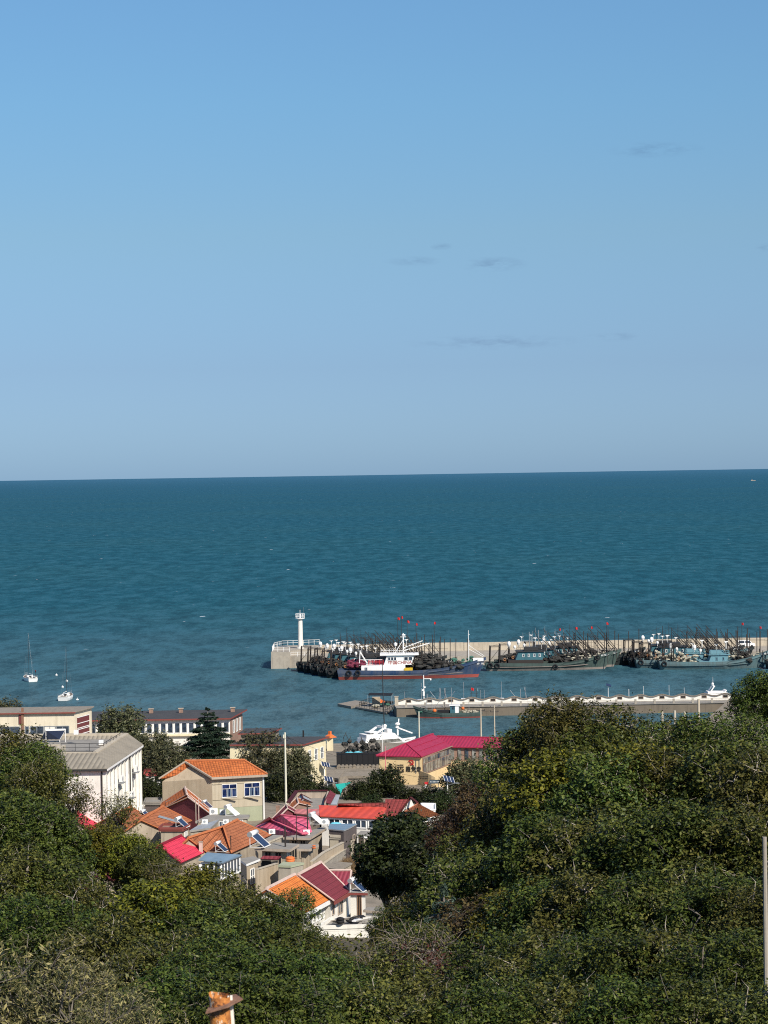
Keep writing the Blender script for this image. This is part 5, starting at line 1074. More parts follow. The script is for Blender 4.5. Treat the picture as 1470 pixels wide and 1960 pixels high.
mb = MB(); mb.slab([G(kk(715, 882), z - .3), G(kk(930, 890), z - .3), G(kk(970, 848), z), G(kk(760, 845), z)], .12); mb.build('roof', 'tile_maroon', aw)
mb = MB(); p, q = G(kk(725, 880), z - .4), G(kk(925, 888), z - .4); mb.prism([(p.x, p.y + .4), (q.x, q.y + .4), (q.x, q.y + 1.5), (p.x, p.y + 1.5)], z - 3.4, z - .42); mb.build('wall', 'wood_grey', aw)
mb = MB(); c = (p + q) / 2; mb.box((c.x - .3, c.y + .36, z - 1.6), (1.0, .08, 2.0)); mb.build('doorway', 'black', aw)
# blue roofed sunroom
zs = solve_z((425, 1645), 5.4); srm = thing('sunroom', 'first floor sunroom with blue metal roof and white framed windows', 'sunroom', tuple(G((420, 1660), zs - 5.4)), 'flat roofed village buildings')
P = [G((380, 1645.5), zs), G((425, 1651.5), zs - .25), G((463.5, 1636), zs - .25), G((396, 1631.5), zs + .1)]; mb = MB(); mb.slab(P, .1); mb.build('roof', 'sheet_blue', srm)
Q = [P[0] + Vector((.25, .3, 0)), P[1] + Vector((-.15, .35, 0)), P[2] + Vector((-.3, -.05, 0)), P[3] + Vector((.2, -.1, 0))]
mb = MB(); mb.prism([(q.x, q.y) for q in Q], zs - 6, zs - 1.95); mb.build('lower_wall', 'old_wall', srm)
mb = MB(); c = sum(Q, Vector()) / 4; mb.prism([(c.x + (q.x - c.x) * .94, c.y + (q.y - c.y) * .94) for q in Q], zs - 1.96, zs - .36); mb.build('interior', 'wood_grey', srm)
for i, j, n in ((1, 2, 6), (0, 1, 3)):
    n_ = plan_n(Q[i], Q[j]); pane_window(srm, Q[i], Q[j], zs - 1.95, zs - .38, n_, n, 1, 'white_paint', 'glass', .14)
n_ = plan_n(Q[1], Q[2]); pane_window(srm, Q[1].lerp(Q[2], .3), Q[1].lerp(Q[2], .5), zs - 4.2, zs - 3.0, n_, 1, 1, 'white_paint', 'glass_pale')
# long tan yard wall, grey alley wall, garage, dark brick box
def ywall(label, pts, zb_off, htop, m, name='yard_wall', t=.24, h0=0):
    P = [G(p, solve_z(p, htop)) for p in pts]; o = thing(name, label, 'wall', (P[0].x, P[0].y, vz(P[0].y)), 'yard walls'); mb = MB()
    for p, q in zip(P[:-1], P[1:]):
        n_ = plan_n(p, q); mb.extr([Vector((p.x, p.y, vz(p.y) - .6)), Vector((q.x, q.y, vz(q.y) - .6)), q, p], -n_ * t)
    mb.build('wall_face', m, o); mb = MB()
    for p, q in zip(P[:-1], P[1:]): n_ = plan_n(p, q); mb.beam(p - n_ * t / 2 + Vector((0, 0, .04)), q - n_ * t / 2 + Vector((0, 0, .04)), t + .12, .09)
    mb.build('coping', 'concrete_light', o); return o
ywall('tall tan plastered yard wall rising right of the white window', [kk(690, 1010), kk(930, 938)], 0, 2.9, 'tan_plaster')
ywall('tan yard wall with a doorway running along the alley', [k7(190, 830), k7(300, 745), k7(480, 650)], 0, 2.4, 'tan_plaster')
ywall('rough grey alley wall leading back to the garage', [k7(300, 850), k7(420, 765), k7(520, 700), k7(640, 660)], 0, 1.5, 'concrete')
ywall('pale low wall behind the flat shed roof', [k7(555, 640), k7(600, 610)], 0, 2.2, 'concrete_light')
v18 = flat('flat_building', 'box building with blue grey sheet roof and dark brick side by the red roof', [k7(480, 535), k7(530, 515), k7(605, 472), k7(345, 475), k7(335, 520)], h=3.9, roofm='sheet_blue', wallm='dark_brick', edge='grey_metal', over=.1, t=.14)
fwin(v18, 1, 2, .5, .75, -1.8, -1.1, 1, 1, 'slab_edge', 'glass')
v18b = flat('flat_building', 'small tan utility room with bags on its roof left of the dark brick box', [k7(345, 600), k7(460, 605), k7(520, 550), k7(360, 535)], h=3.0, roofm='slab', wallm='tan_plaster_pale', edge='concrete_light', over=.1, parapet=.3)
v19 = flat('garage', 'low garage with dark shutter and white edged roof below the red roof', [k7(605, 570), k7(665, 592), k7(808, 590), k7(800, 545), k7(640, 540)], h=2.9, roofm='slab', wallm='concrete_light', edge='white_paint', over=.15)
fwin(v19, 1, 2, .12, .92, -1.9, -.7, 1, 1, 'slab_edge', 'black', 'shutter')
v21 = flat('shed', 'low shed with grey patched roof behind the maroon tiled house', [k7(300, 880), k7(440, 905), k7(560, 840), k7(390, 825)], h=2.9, roofm='thatch', wallm='old_wall', edge='wood_grey', over=.2, cat='shed', t=.16)
# long red sheet roofed house
z0 = solve_z((672, 1565), 3.6); rd_ = thing('red_roof_house', 'long low house with bright red sheet roof and a row of white framed windows', 'house', (G((672, 1578), z0 - 1).x, G((672, 1578), z0 - 1).y + 2, z0 - 3.8), 'tiled houses of the village')
fl, fr, br, bl = G((612, 1562), z0), G((730.5, 1567.5), z0), G((740, 1545), z0 + .75), G((610, 1541), z0 + .75)
mb = MB(); mb.slab([fl, fr, br, bl], .1); r_ = mb.build('roof', 'sheet_red', rd_)
pl, pr_ = G((563, 1556.5), z0), G((567, 1549), z0 + .3); ql, qr = G((611.5, 1561), z0), G((612, 1548), z0 + .5); mb = MB(); mb.slab([pl, ql, qr, pr_], .1); mb.build('faded_roof', 'sheet_rose', rd_); mb = MB(); mb.prism([(pl.x + .2, pl.y + .4), (ql.x, ql.y + .3), (qr.x, qr.y + 1), (pr_.x + .2, pr_.y + 1)], z0 - 4, z0 - .12); mb.build('side_wall', 'old_wall', rd_)
mb = MB(); a, b, c_, d_ = G((645, 1545), z0 + .5), G((742, 1547), z0 + .5), G((742.6, 1536), z0 + 1.2), G((648, 1537.5), z0 + 1.2); mb.slab([a, b, c_, d_], .12); mb.build('rear_roof', 'tile_red', rd_)
wl_, wr_ = fl + Vector((.2, .35, 0)), fr + Vector((-.2, .3, 0)); mb = MB(); mb.prism([(wl_.x, wl_.y), (wr_.x, wr_.y), (br.x - .2, br.y), (bl.x, bl.y)], z0 - 4, z0 - .12); mb.build('wall', 'white_wall', rd_)
n_ = plan_n(wl_, wr_)
for k in range(4): pane_window(rd_, wl_.lerp(wr_, .13 + k * .225), wl_.lerp(wr_, .32 + k * .225), z0 - 1.25, z0 - .3, n_, 2, 1, 'white_paint', 'glass', .12)
s0, s1, s2, s3 = G((680, 1586.5), z0 - 1.9), G((729.5, 1587.5), z0 - 1.9), G((729, 1578.5), z0 - 1.35), G((684, 1578), z0 - 1.35); mb = MB(); mb.slab([s0, s1, s2, s3], .08); mb.build('awning', 'sheet_red', rd_)
# red tiled house with rust brown hipped sheet roof at the end
z0 = solve_z((762, 1545), 4.0); o = thing('tiled_house', 'dark red tiled house with rust brown hipped sheet roof and small white gable at right', 'house', (G((765, 1560), z0 - 1).x, G((765, 1560), z0 - 1).y, z0 - 4.2), 'tiled houses of the village')
mb = MB(); mb.slab([G((737, 1562), z0 - .9), G((765, 1562.5), z0 - .9), G((786, 1530), z0 + .6), G((737.5, 1529.5), z0 + .6)], .14); mb.build('roof', 'tile_red', o)
ap_ = G((799, 1537), z0 + .9); L1, M1, R1 = G((750, 1582), z0 - 1.5), G((793, 1570), z0 - 1.5), G((841, 1559), z0 - 1.2); mb = MB(); mb.slab([L1, M1, ap_], .12); mb.slab([L1, ap_, G((768, 1556), z0 + .1)], .12); mb.build('hipped_roof', 'sheet_rust', o)
mb = MB(); mb.slab([M1, R1, ap_], .12); mb.build('right_slope', 'tile_orange_dull', o)
g0, g1, g2 = G((765.5, 1555.5), z0 - .5), G((785.5, 1531), z0 + .8), G((791, 1542.5), z0 - .05); mb = MB(); mb.extr([g0, g2, g1], (.1, .25, 0)); mb.build('gable', 'white_wall', o)
mb = MB(); mb.beam(g0, g1 + Vector((0, 0, .3)), .22, .16); mb.beam(g1 + Vector((0, 0, .3)), ap_, .3, .2); mb.beam(L1, ap_, .12, .1); mb.beam(M1, ap_, .14, .1); mb.build('verge', 'tile_red', o)
w4 = [L1 + Vector((.5, .5, 0)), M1 + Vector((0, .5, 0)), R1 + Vector((-.6, .3, 0)), G((786, 1540), z0), G((738, 1540), z0), G((739, 1562), z0 - .9) + Vector((0, .4, 0))]
mb = MB(); mb.prism([(p.x, p.y) for p in w4], z0 - 4.5, z0 - 1.66); mb.build('wall', 'white_wall', o)
wb = flat('white_box_building', 'small white box building behind the rust brown roof', [(812, 1552), (833.5, 1551), (833, 1540), (806, 1539.5)], h=2.6, roofm='white_paint', wallm='white_wall', edge='white_paint', over=.05, parapet=.2)
# crimson edged parapet roof house and small gables behind
z0 = solve_z((600, 1530), 3.9); o = thing('flat_building', 'flat roofed house framed by crimson tiled parapets left of the teal tarp', 'building', (G((600, 1540), z0 - 2).x, G((600, 1540), z0 - 2).y, z0 - 4.2), 'flat roofed village buildings')
q = [G((552, 1537), z0), G((568, 1514.5), z0), G((628, 1514), z0), G((622, 1536), z0)]
mb = MB(); mb.prism([(p.x, p.y) for p in q], z0 - 4.4, z0 - 1.0); mb.build('wall', 'old_wall', o)
mb = MB(); mb.slab([Vector((p.x, p.y, z0 - .9)) for p in q], .09); mb.build('roof_deck', 'slab', o)
mb = MB()
for i in (0, 1, 2): mb.beam(q[i] - Vector((0, 0, .45)), q[i + 1] - Vector((0, 0, .45)), .2, .9)
mb.build('parapet', 'slab_edge', o); mb = MB()
for i in (0, 1): mb.beam(q[i] + Vector((0, 0, .08)), q[i + 1] + Vector((0, 0, .08)), .55, .12)
mb.build('coping', 'tile_maroon', o); mb = MB(); mb.slab([G((620, 1535.5), z0 + .1), G((632.5, 1539), z0 - .7), G((643, 1520), z0 - .7), G((632, 1512.5), z0 + .1)], .12); mb.build('side_roof', 'tile_maroon', o)
mb = MB(); mb.slab([G((633, 1540), z0 - .75), G((645, 1540), z0 - 1.3), G((651, 1521), z0 - 1.3), G((643, 1520.5), z0 - .75)], .1); mb.build('side_sheet', 'sheet_grey', o)
house('tiled_house', 'small house with crimson verge and grey sheet slope in front of the crimson parapets', (k3(470, 930), k3(450, 885)), (k3(640, 1010), k3(610, 965)), 4.0, 1.5, 'sheet_grey', 'old_wall', 'tile_maroon', .2, cap=.1)
house('tiled_house', 'small rust orange roofed house behind the faded red sheet roof', (k3(420, 985), k3(400, 925)), (k3(650, 1040), k3(615, 985)), 3.9, 1.5, 'tile_orange_dull', 'brick_wall', 'ridge_pale', .2, cap=.1)
ch_ = thing('chimney', 'short square brick chimney beside the maroon gable behind the pink roof', 'chimney', tuple(G(k3(187, 1090), 7.0))); mb = MB(); mb.box((0, 0, -.9), (.45, .45, 3.4)); mb.box((0, 0, .85), (.55, .55, .12)); mb.build('stack', 'brick_wall', ch_, True)
# ---- background buildings by the shore
ba = thing('shore_building', 'cream flat roofed building with maroon panel strip at far left by the sea', 'building', (-55, 392, 3), 'buildings along the shore')
Yb = 390; zt = A(150, 1363, Yb).z; xl, xr = -75, A(143, 1370, Yb).x; xe = A(173, 1370, Yb + 6).x
mb = MB(); mb.prism([(xl, Yb), (xr, Yb), (xe, Yb + 7), (xe, Yb + 8), (xl, Yb + 8)], 2, zt); mb.build('wall', 'cream_pale', ba)
mb = MB(); mb.prism([(xl - .3, Yb - .4), (xr + .3, Yb - .4), (xe + .4, Yb + 6.8), (xe + .4, Yb + 8.3), (xl - .3, Yb + 8.3)], zt, zt + .16); mb.build('roof_slab', 'wood_grey', ba); mb = MB(); mb.beam((xl, Yb - .45, zt - .05), (xr + .2, Yb - .45, zt - .05), .1, .2); mb.build('roof_edge', 'roof_red_edge', ba)
d_ = Vector((xe - xr, 7, 0)); n_ = Vector((7, -(xe - xr), 0)).normalized(); mb = MB(); z1, z0_ = zt - 1.0, 2.5; a, b = Vector((xr, Yb, 0)) + d_ * .13, Vector((xr, Yb, 0)) + d_ * .86
mb.extr([(a.x, a.y, z0_), (b.x, b.y, z0_), (b.x, b.y, z1), (a.x, a.y, z1)], n_ * .06); pan = mb.build('panel', 'maroon_panel', ba); mb = MB()
for zz in (zt - 1.05, zt - 2.1, zt - 2.9, zt - 3.15, zt - 4): mb.beam(Vector((a.x, a.y, zz)) + n_ * .09, Vector((b.x, b.y, zz)) + n_ * .09, .05, .12)
mb.build('panel_strip', 'white_paint', pan)
for (pa, pb) in ((0, 38), (48, 55), (58, 83), (85, 106), (108, 132)):
    p, q = A(pa, 1390, Yb), A(pb, 1390, Yb); pane_window(ba, p, q, zt - 4.6, zt - 2.35, (0, -1), 2 if pb - pa > 15 else 1, 1, 'grey_metal', 'glass' if pa != 85 else 'white_wall', .1)
mb = MB(); p = A(43.5, 1380, Yb); mb.beam((p.x, Yb - .15, 2.5), (p.x, Yb - .15, zt + .9), .4, .25); mb.build('pipe', 'rust_plate', ba); mb = MB(); mb.box((A(40, 1370, Yb).x, Yb - .1, zt - 1.1), (.7, .15, 1.5)); mb.build('box', 'maroon_panel', ba)
bb = thing('shore_building', 'long white building with dark roof and a row of tall windows behind the cedar', 'building', (-40, 403, 3), 'buildings along the shore')
Yb = 400; zt = A(300, 1376, Yb).z; xl, xr = A(155, 1376, Yb).x, A(440, 1376, Yb).x; xe = A(463, 1376, Yb + 8).x
mb = MB(); mb.prism([(xl, Yb), (xr, Yb), (xe, Yb + 9), (xl, Yb + 9)], 2, zt); mb.build('wall', 'white_wall', bb)
mb = MB(); mb.slab([(xl - .5, Yb - .7, zt + .02), (xr + .2, Yb - .7, zt + .02), (xe + .9, Yb + 9.4, zt + .5), (xl - .5, Yb + 9.4, zt + .5)], .24, 0, 1); mb.build('roof', ['roof_black', 'roof_red_edge'], bb)
n_ = Vector((9, -(xe - xr), 0)).normalized(); d_ = Vector((xe - xr, 9, 0)); mb = MB(); a, b = Vector((xr, Yb, 0)), Vector((xr, Yb, 0)) + d_; mb.extr([(a.x, a.y, 2.2), (b.x, b.y, 2.2), (b.x, b.y, zt - .25), (a.x, a.y, zt - .25)], n_ * .05); mb.build('brick_end', 'brick_wall', bb)
for k in range(3): pane_window(bb, a.lerp(b, .2 + k * .25) + n_ * .06, a.lerp(b, .32 + k * .25) + n_ * .06, zt - 2.9, zt - .7, n_, 1, 1, 'white_paint', 'glass_pale')
x = 160
while x < 432: p, q = A(x, 1395, Yb), A(x + 10.5, 1395, Yb); pane_window(bb, p, q, zt - 2.55, zt - .75, (0, -1), 1, 1, 'white_paint', 'glass', .12); x += 13.4
mb = MB(); mb.box(((xl + xr) / 2, Yb - .25, zt - 2.9), (xr - xl, .5, .3)); mb.build('balcony_ledge', 'cream_wall', bb)
for i, px in enumerate((290, 347, 446)):
    p = A(px, 1366, Yb + 7); o = thing('roof_vent', ['brick roof vent with a loose slab on the long dark roof, leftmost', 'brick roof vent on the middle of the long dark roof', 'brick roof vent at the right end of the long dark roof'][i], 'vent', (p.x, Yb + 6.5, zt + .36), 'roof vents'); mb = MB(); mb.box((0, 0, .35), (.7, .6, .7)); mb.build('stack', 'brick_wall', o, True); mb = MB(); mb.box((0, 0, .76), (.95, .8, .12)); mb.build('cap', 'slab_edge', o, True)
z = A(500, 1403, 392).z; bc = flat('shore_building', 'low dark roofed building between the long white one and the yellow gable', [(455, 1404), (517, 1402.5), (540, 1393), (470, 1394)], z=z, roofm='roof_black', wallm='wood_grey', edge='roof_red_edge', over=.8, group='buildings along the shore')
bd = thing('shore_building', 'pale yellow gabled building with grey mono-pitch roof and narrow white windows', 'building', (-18, 362, 3), 'buildings along the shore')
zt = 10.2; a, b = G((583, 1424), zt - .3), G((627, 1409.5), zt); d_ = b - a; lft = Vector((-11.5, 1.2, 0)); fl2 = a + lft
mb = MB(); mb.slab([a + Vector((-.1, -.4, 0)), b + Vector((.3, 0, 0)), b + lft, fl2 + Vector((0, -.4, 0))], .22, 0, 1); mb.build('roof', ['roof_black', 'roof_red_edge'], bd)
mb = MB(); mb.prism([(a.x - .2, a.y), (b.x - .3, b.y - .2), (b.x + lft.x, b.y + lft.y), (fl2.x, fl2.y)], 2, zt - .5); mb.build('wall', 'cream_wall', bd)
n_ = plan_n(a, b); p0 = Vector((a.x - .2, a.y, 0)); p1 = Vector((b.x - .3, b.y - .2, 0))
for u0 in (.2, .49, .76): pane_window(bd, p0.lerp(p1, u0), p0.lerp(p1, u0 + .12), zt - 3.2, zt - 1.5, n_, 2, 2, 'white_paint', 'glass', .07)
pane_window(bd, p0.lerp(p1, .25), p0.lerp(p1, .36), zt - 6.6, zt - 5.3, n_, 2, 1, 'white_paint', 'glass', .07)
mb = MB(); mb.box((G((582, 1402), zt + .3).x, a.y + 7, zt + .5), (.25, .25, 1.0)); mb.build('vent_pipe', 'black', bd)
lg = thing('lifeguard_kiosk', 'small orange roofed kiosk at the waterside by the yellow gable corner', 'kiosk', (A(632, 1445, 398).x, 398, 2.6)); mb = MB(); mb.box((0, 0, 1.2), (1.1, 1.1, 2.4)); mb.build('booth', 'cream_wall', lg, True); mb = MB(); mb.tube([(0, 0, 2.4), (0, 0, 2.9), (0, 0, 2.95), (0, 0, 3.5)], [1.25, .4, .3, .3], 4); mb.build('roof', 'orange_paint', lg, True)
house('tiled_house', 'small red hip roofed house between the white block and the tan house', ((276, 1474), (296, 1473)), ((272, 1486), (302, 1485)), 3.6, .9, 'tile_red', 'white_wall', 'tile_red', .3)
for i, (a, b, c, d_, l) in enumerate(((270, 306, 1500, 1506, 'white striped flat roofed outbuilding left of the tan house'), (276, 308, 1530, 1538, 'dark flat roofed outbuilding at the foot of the tan gable'))):
    flat('outbuilding', l, [(a, d_), (b, d_), (b + 2, c), (a + 3, c)], h=2.8, roofm='slab' if i else 'white_wall', wallm='dark_brick' if i else 'white_wall', edge='slab' if i else 'white_paint', over=.2, parapet=.25)
# ---- white three storey block with ribbed grey roof
wbk = thing('apartment_block', 'white three storey block with grey ribbed tile roof around a sunken roof deck', 'apartment block', (-38, 290, 6), None)
ze = 15.0; RFc, RBk = G((206, 1470.8), ze), G((274.5, 1425), ze); dpt = (RBk - RFc); lv = Vector((-1, dpt.x / dpt.y * -0 + .05, 0)).normalized(); FLc = RFc + lv * 8.6
zi = 16.1; i_fr, i_fl, i_br = G(k1(905, 545), zi), G(k1(445, 545), zi), G(k1(1200, 362), zi); i_ml = i_fl + (i_br - i_fr) * .38; i_bl = i_br + Vector((-22, 1, 0)); i_bl2 = i_ml + Vector((-16, .6, 0)); FL2 = FLc + dpt * .40 ; FL3 = FL2 + Vector((-17, .6, 0))
mb = MB(); mb.slab([FLc, RFc, i_fr, i_fl], .2); mb.slab([RFc, RBk, i_br, i_fr], .2); mb.slab([FL2, FLc, i_fl, i_ml], .2); mb.slab([FL3, FL2, i_ml, i_bl2], .2); mb.slab([RBk, RBk + Vector((-24, 1, 0)), i_bl, i_br], .2); mb.build('roof', 'tile_rib', wbk)
zd = 15.55; pts = [i_fr, i_br, i_bl, i_bl2, i_ml, i_fl]; mb = MB(); mb.prism([(p.x, p.y) for p in pts], zd - .6, zd); mb.build('roof_deck', 'slab', wbk)
mb = MB()
for p, q in zip(pts, pts[1:] + pts[:1]):
    dd = (q - p).normalized(); sd = Vector((-dd.y, dd.x, 0)); mb.beam(p + Vector((0, 0, -.22)) + dd * .2 + sd * .25, q + Vector((0, 0, -.22)) - dd * .2 + sd * .25, .75, .6)
mb.build('parapet', 'concrete_light', wbk)
a_, b_ = i_fl.lerp(i_fr, .06), i_fl.lerp(i_fr, .94); dn = (i_br - i_fr).normalized(); mb = MB(); mb.slab([Vector((q.x, q.y, zd + .012)) for q in (a_ + dn * 2, b_ + dn * 2, b_ + dn * 6.2, a_ + dn * 6.2)], .01); mb.build('light_well_shade', 'black', wbk)  # flat black sheet paints the shade of a sunken well; no opening cut
mb = MB(); rail(mb, [Vector((q.x, q.y, zd)) for q in (a_ + dn * 6.4, b_ + dn * 6.4, b_ + dn * 20)], 1.0, 2.2, .03); mb.build('roof_railing', 'dark_metal', wbk)
iw = .55; wf, wl2 = RFc + Vector((-iw, iw, 0)), FLc + Vector((iw, iw, 0)); wbk_r = RBk + Vector((-iw, -.2, 0)); w2 = FL2 + Vector((.3, iw, 0)); w3 = FL3 + Vector((0, iw, 0)); w5 = w3 + Vector((0, 14, 0))
mb = MB(); mb.prism([(p.x, p.y) for p in (wf, wbk_r, w5, w3, w2, wl2)], 5, ze - .12); mb.build('wall', 'white_wall', wbk)
mb = MB(); mb.beam(RFc + Vector((-.05, .05, -.22)), FLc + Vector((0, .05, -.22)), .16, .28); mb.build('gutter', 'dark_metal', wbk); mb = MB(); mb.beam(RFc + Vector((-.1, 0, -.2)), RBk + Vector((-.1, 0, -.2)), .2, .26); mb.build('eaves_trim', 'white_paint', wbk)
mb = MB(); mb.tube([(wf.x - .25, wf.y - .1, ze - .3), (wf.x - .25, wf.y - .1, 5)], .1, 6); mb.build('downpipe', 'rust_dark', wbk)
n_ = plan_n(wf, wbk_r, (100, 280)); n = 10
for i in range(n):
    a, b = wf.lerp(wbk_r, (i + .28) / n), wf.lerp(wbk_r, (i + .72) / n)
    for s in range(3):
        z1 = ze - .55 - s * 2.95; mb = MB(); mb.extr([Vector((p.x, p.y, z)) + n_ * .02 for p, z in ((a, z1 - 2.3), (b, z1 - 2.3), (b, z1), (a, z1))], n_ * .03); f_ = mb.build('window', 'slab', wbk); mb = MB(); mb.extr([Vector((p.x, p.y, z)) + n_ * .05 for p, z in ((a.lerp(b, .12), z1 - 1.9), (b.lerp(a, .12), z1 - 1.9), (b.lerp(a, .12), z1 - .15), (a.lerp(b, .12), z1 - .15))], n_ * .02); mb.build('pane', 'glass_pale' if (i + s) % 3 else 'glass', f_)
mb = MB()
for i in range(n + 1):
    p = wf.lerp(wbk_r, min(.995, i / n + .002)) + n_ * .04; mb.beam((p.x, p.y, 5.2), (p.x, p.y, ze - .4), .55, .16)
mb.build('pilasters', 'white_wall', wbk)
mb = MB(); p = wf.lerp(wbk_r, .62) + n_ * .45; mb.tube([(p.x, p.y, 6), (p.x, p.y, ze - .4)], .1, 6); mb.build('rust_pipe', 'rust_dark', wbk)
# things on that roof
c = G(k1(500, 375), 16.6); p = thing('solar_collector', 'large dark blue tilted solar collector on the white block roof', 'solar panel', (c.x, c.y, zd), None)
mb = MB(); q4 = [G(k1(380, 415), zd + .4), G(k1(560, 415), zd + .4), G(k1(614, 325), zd + 1.7), G(k1(430, 330), zd + 1.7)]; mb.slab(q4, .1); mb.build('panel', 'heater_panel', p); mb = MB(); mb.beam(q4[1], q4[2], .16); [mb.beam(q, (q.x, q.y, zd), .07) for q in q4]; mb.beam(q4[2], q4[3], .22); mb.build('stand', 'white_paint', p)
for i, (x, y, l) in enumerate(((950, 470, 'white roof unit standing on the sunken roof deck'), (715, 375, 'small white box on the back parapet of the grey roof'))):
    c = G(k1(x, y), zd + (.05 if i == 0 else 1.25)); o = thing('roof_unit', l, 'roof unit', tuple(c)); mb = MB(); mb.box((0, 0, .35), (.6, .5, .6)); mb.build('casing', 'white_paint', o, True); mb = MB(); mb.box((0, 0, .03), (.7, .6, .06)); mb.build('base', 'slab_edge', o, True)
# ---------------------------------------------------------------- solar water heaters, air conditioners, vent pipes, dishes
def heater(loc, rz, label, tank='white_paint', panel='heater_panel', white=False):
    t = thing('solar_heater', label, 'solar water heater', loc, 'solar water heaters', rz)
    mb = MB(); mb.tube([(-.55, -.95, 1.35), (-.55, .95, 1.35)], .27, 12); mb.build('tank', tank, t, True, True)
    mb = MB(); mb.tube([(-.55, -.99, 1.35), (-.55, -.95, 1.35)], .28, 12); mb.tube([(-.55, .95, 1.35), (-.55, .99, 1.35)], .28, 12); mb.build('tank_end', 'plastic_red' if tank == 'white_paint' and rz > 100 else 'grey_metal', t, True)
    mb = MB(); mb.extr([(-.40, -.85, 1.25), (.95, -.85, .12), (.95, .85, .12), (-.40, .85, 1.25)], (-.04, 0, -.05)); mb.build('tube_panel', 'white_paint' if white else panel, t, True)
    mb = MB()
    for y in (-.88, .88): mb.beam((-.42, y, 1.27), (.98, y, .11), .06); mb.beam((-.55, y, 1.1), (-.55, y, 0), .05); mb.beam((-.55, y, .1), (.95, y, .1), .05); mb.beam((-.55, y, .2), (.3, y, .6), .04)
    mb.beam((.98, -.88, .11), (.98, .88, .11), .08); mb.build('stand', 'white_paint', t, True)
    return t
HR = math.radians(-17)
h0 = heater((0, 0, 0), HR, 'solar water heater with white tank on the maroon edged flat roof'); c = G(kb(880, 760), v6['z'] + .05); h0.location = (c.x, c.y, v6['z'] + .002); h0.scale = (.8,) * 3
def hd(px, z, lab, rz=HR, s=.8): c = G(px, z); return dup(h0, (c.x, c.y, z), rz, lab, scale=(s, s, s))
hd(kk(700, 740), sa['z'] + .002, 'solar water heater with dark panel on the concrete slab beside the orange tiles', s=1.1)
def on_roof(h, u, v): return h['ea'].lerp(h['eb'], u).lerp(h['ra'].lerp(h['rb'], u), v)
c = on_roof(V8a, .62, .06); dup(h0, tuple(c), HR, 'solar water heater at the eaves of the sagging orange roof by the blue sunroom', scale=(.7, .7, .7))
c = f1['P'][0].lerp(f1['P'][1], .5); hd(k8(1065, 362), f1['z'] + .002, 'solar water heater with red tank end on the porch of the maroon house', s=.85)
c = on_roof(V4, .9, .1); dup(h0, tuple(c), HR, 'small solar water heater poking out of leaves left of the orange roofs', scale=(.65, .65, .65))
c = on_roof(V2a, .6, .2); dup(h0, tuple(c), HR, 'solar water heater on the right slope behind the maroon gable', scale=(.65, .65, .65))
hw = heater((0, 0, 0), HR, 'all white solar water heater in front of the tan house', white=True); c = G(kk(385, 372), v7a['z']); hw.location = (c.x, c.y, v7a['z'] + .002); hw.scale = (.85,) * 3
c = G(kk(1375, 470), sd_['z'] + .3); dup(hw, (c.x, c.y, sd_['z'] + .3), HR, 'all white solar water heater right of the pink roof', scale=(.85,) * 3)
def ac(loc, rz, label):
    t = thing('air_conditioner', label, 'air conditioner', loc, 'air conditioner units', rz); mb = MB(); mb.box((0, 0, .34), (.85, .34, .62)); mb.build('casing', 'white_paint', t, True)
    mb = MB(); mb.tube([(-.1, -.18, .34), (-.1, -.16, .34)], .21, 14); mb.build('fan_grille', 'grey_metal', t, True); mb = MB(); mb.box((-.3, 0, .015), (.06, .4, .03)); mb.box((.3, 0, .015), (.06, .4, .03)); mb.build('foot', 'grey_metal', t, True); return t
a0 = ac((0, 0, 0), .3, 'white air conditioner beside the blue roofed sunroom, half behind leaves'); c = G((389, 1666), zs - 2.6); a0.location = (c.x, c.y - .2, zs - 2.6); a0.scale = (1.0,) * 3
mb = MB(); mb.box((0, 0, -.08), (1.1, .6, .1)); mb.box((0, .3, -.9), (.1, .1, 1.7)); mb.build('bracket', 'grey_metal', a0, True)
def acd(px, z, l, s=1.2, rz=.2): c = G(px, z); t = dup(a0, (c.x, c.y, z), rz, l, scale=(s,) * 3); [bpy.data.objects.remove(k) for k in list(t.children) if k.name.startswith('bracket')]; return t
acd(kk(175, 362), v7a['z'] + .002, 'white air conditioner on the grey flat roof next to the maroon gable', 1.2); acd(kk(285, 362), v7a['z'] + .002, 'white air conditioner between the other one and the white solar heater', .95)
acd(kk(75, 470), v7b['z'] + .002, 'white air conditioner on the puddled lower roof, at its left', .8); acd(kk(320, 470), v7b['z'] + .002, 'white air conditioner on the puddled lower roof near the orange ridge', .8)
acd(kk(860, 590), sb_['z'] + .002, 'white air conditioner on the small raised slab below the pink roof', .85); acd(k7(300, 480), v18['z'] + .002, 'white air conditioner standing by the red roof windows', 1.0); acd(kk(1265, 600), sd_['z'] + .002, 'white cased unit at the right foot of the pink roof', .9)
for i in range(5):
    s = i % 3; p = wf.lerp(wbk_r, .35 + i * .14) + n_ * .55; z = ze - 2.9 - (i * 2 % 3) * 2.9; dup(a0, (p.x, p.y, z), math.pi / 2 - .1, 'white air conditioner on the side of the white block, ' + ['nearest the corner', 'second from the corner', 'middle one', 'next to last from the back', 'farthest back'][i], scale=(1.2,) * 3)
def pipe(px, z, h, l, r=.06, m='rust_dark', base=None):
    c = G(px, z); t = thing('stove_pipe', l, 'stove pipe', tuple(c), 'stove pipes on the roofs'); mb = MB(); mb.tube([(0, 0, -.3), (0, 0, h)], r, 6); mb.build('flue', m, t, True); mb = MB(); mb.cyl((0, 0, h), r * 1.5, .06, 6); mb.build('cap', m, t, True)
p = on_roof(V8a, .97, .12); pipe((442, 1628), p.z, 1.6, 'dark thin stove pipe standing at the eaves of the sagging orange roof'); pipe(kk(1018, 740), sa['z'], 2.2, 'thick dark stove pipe on the concrete slab below the pink roof', .1)
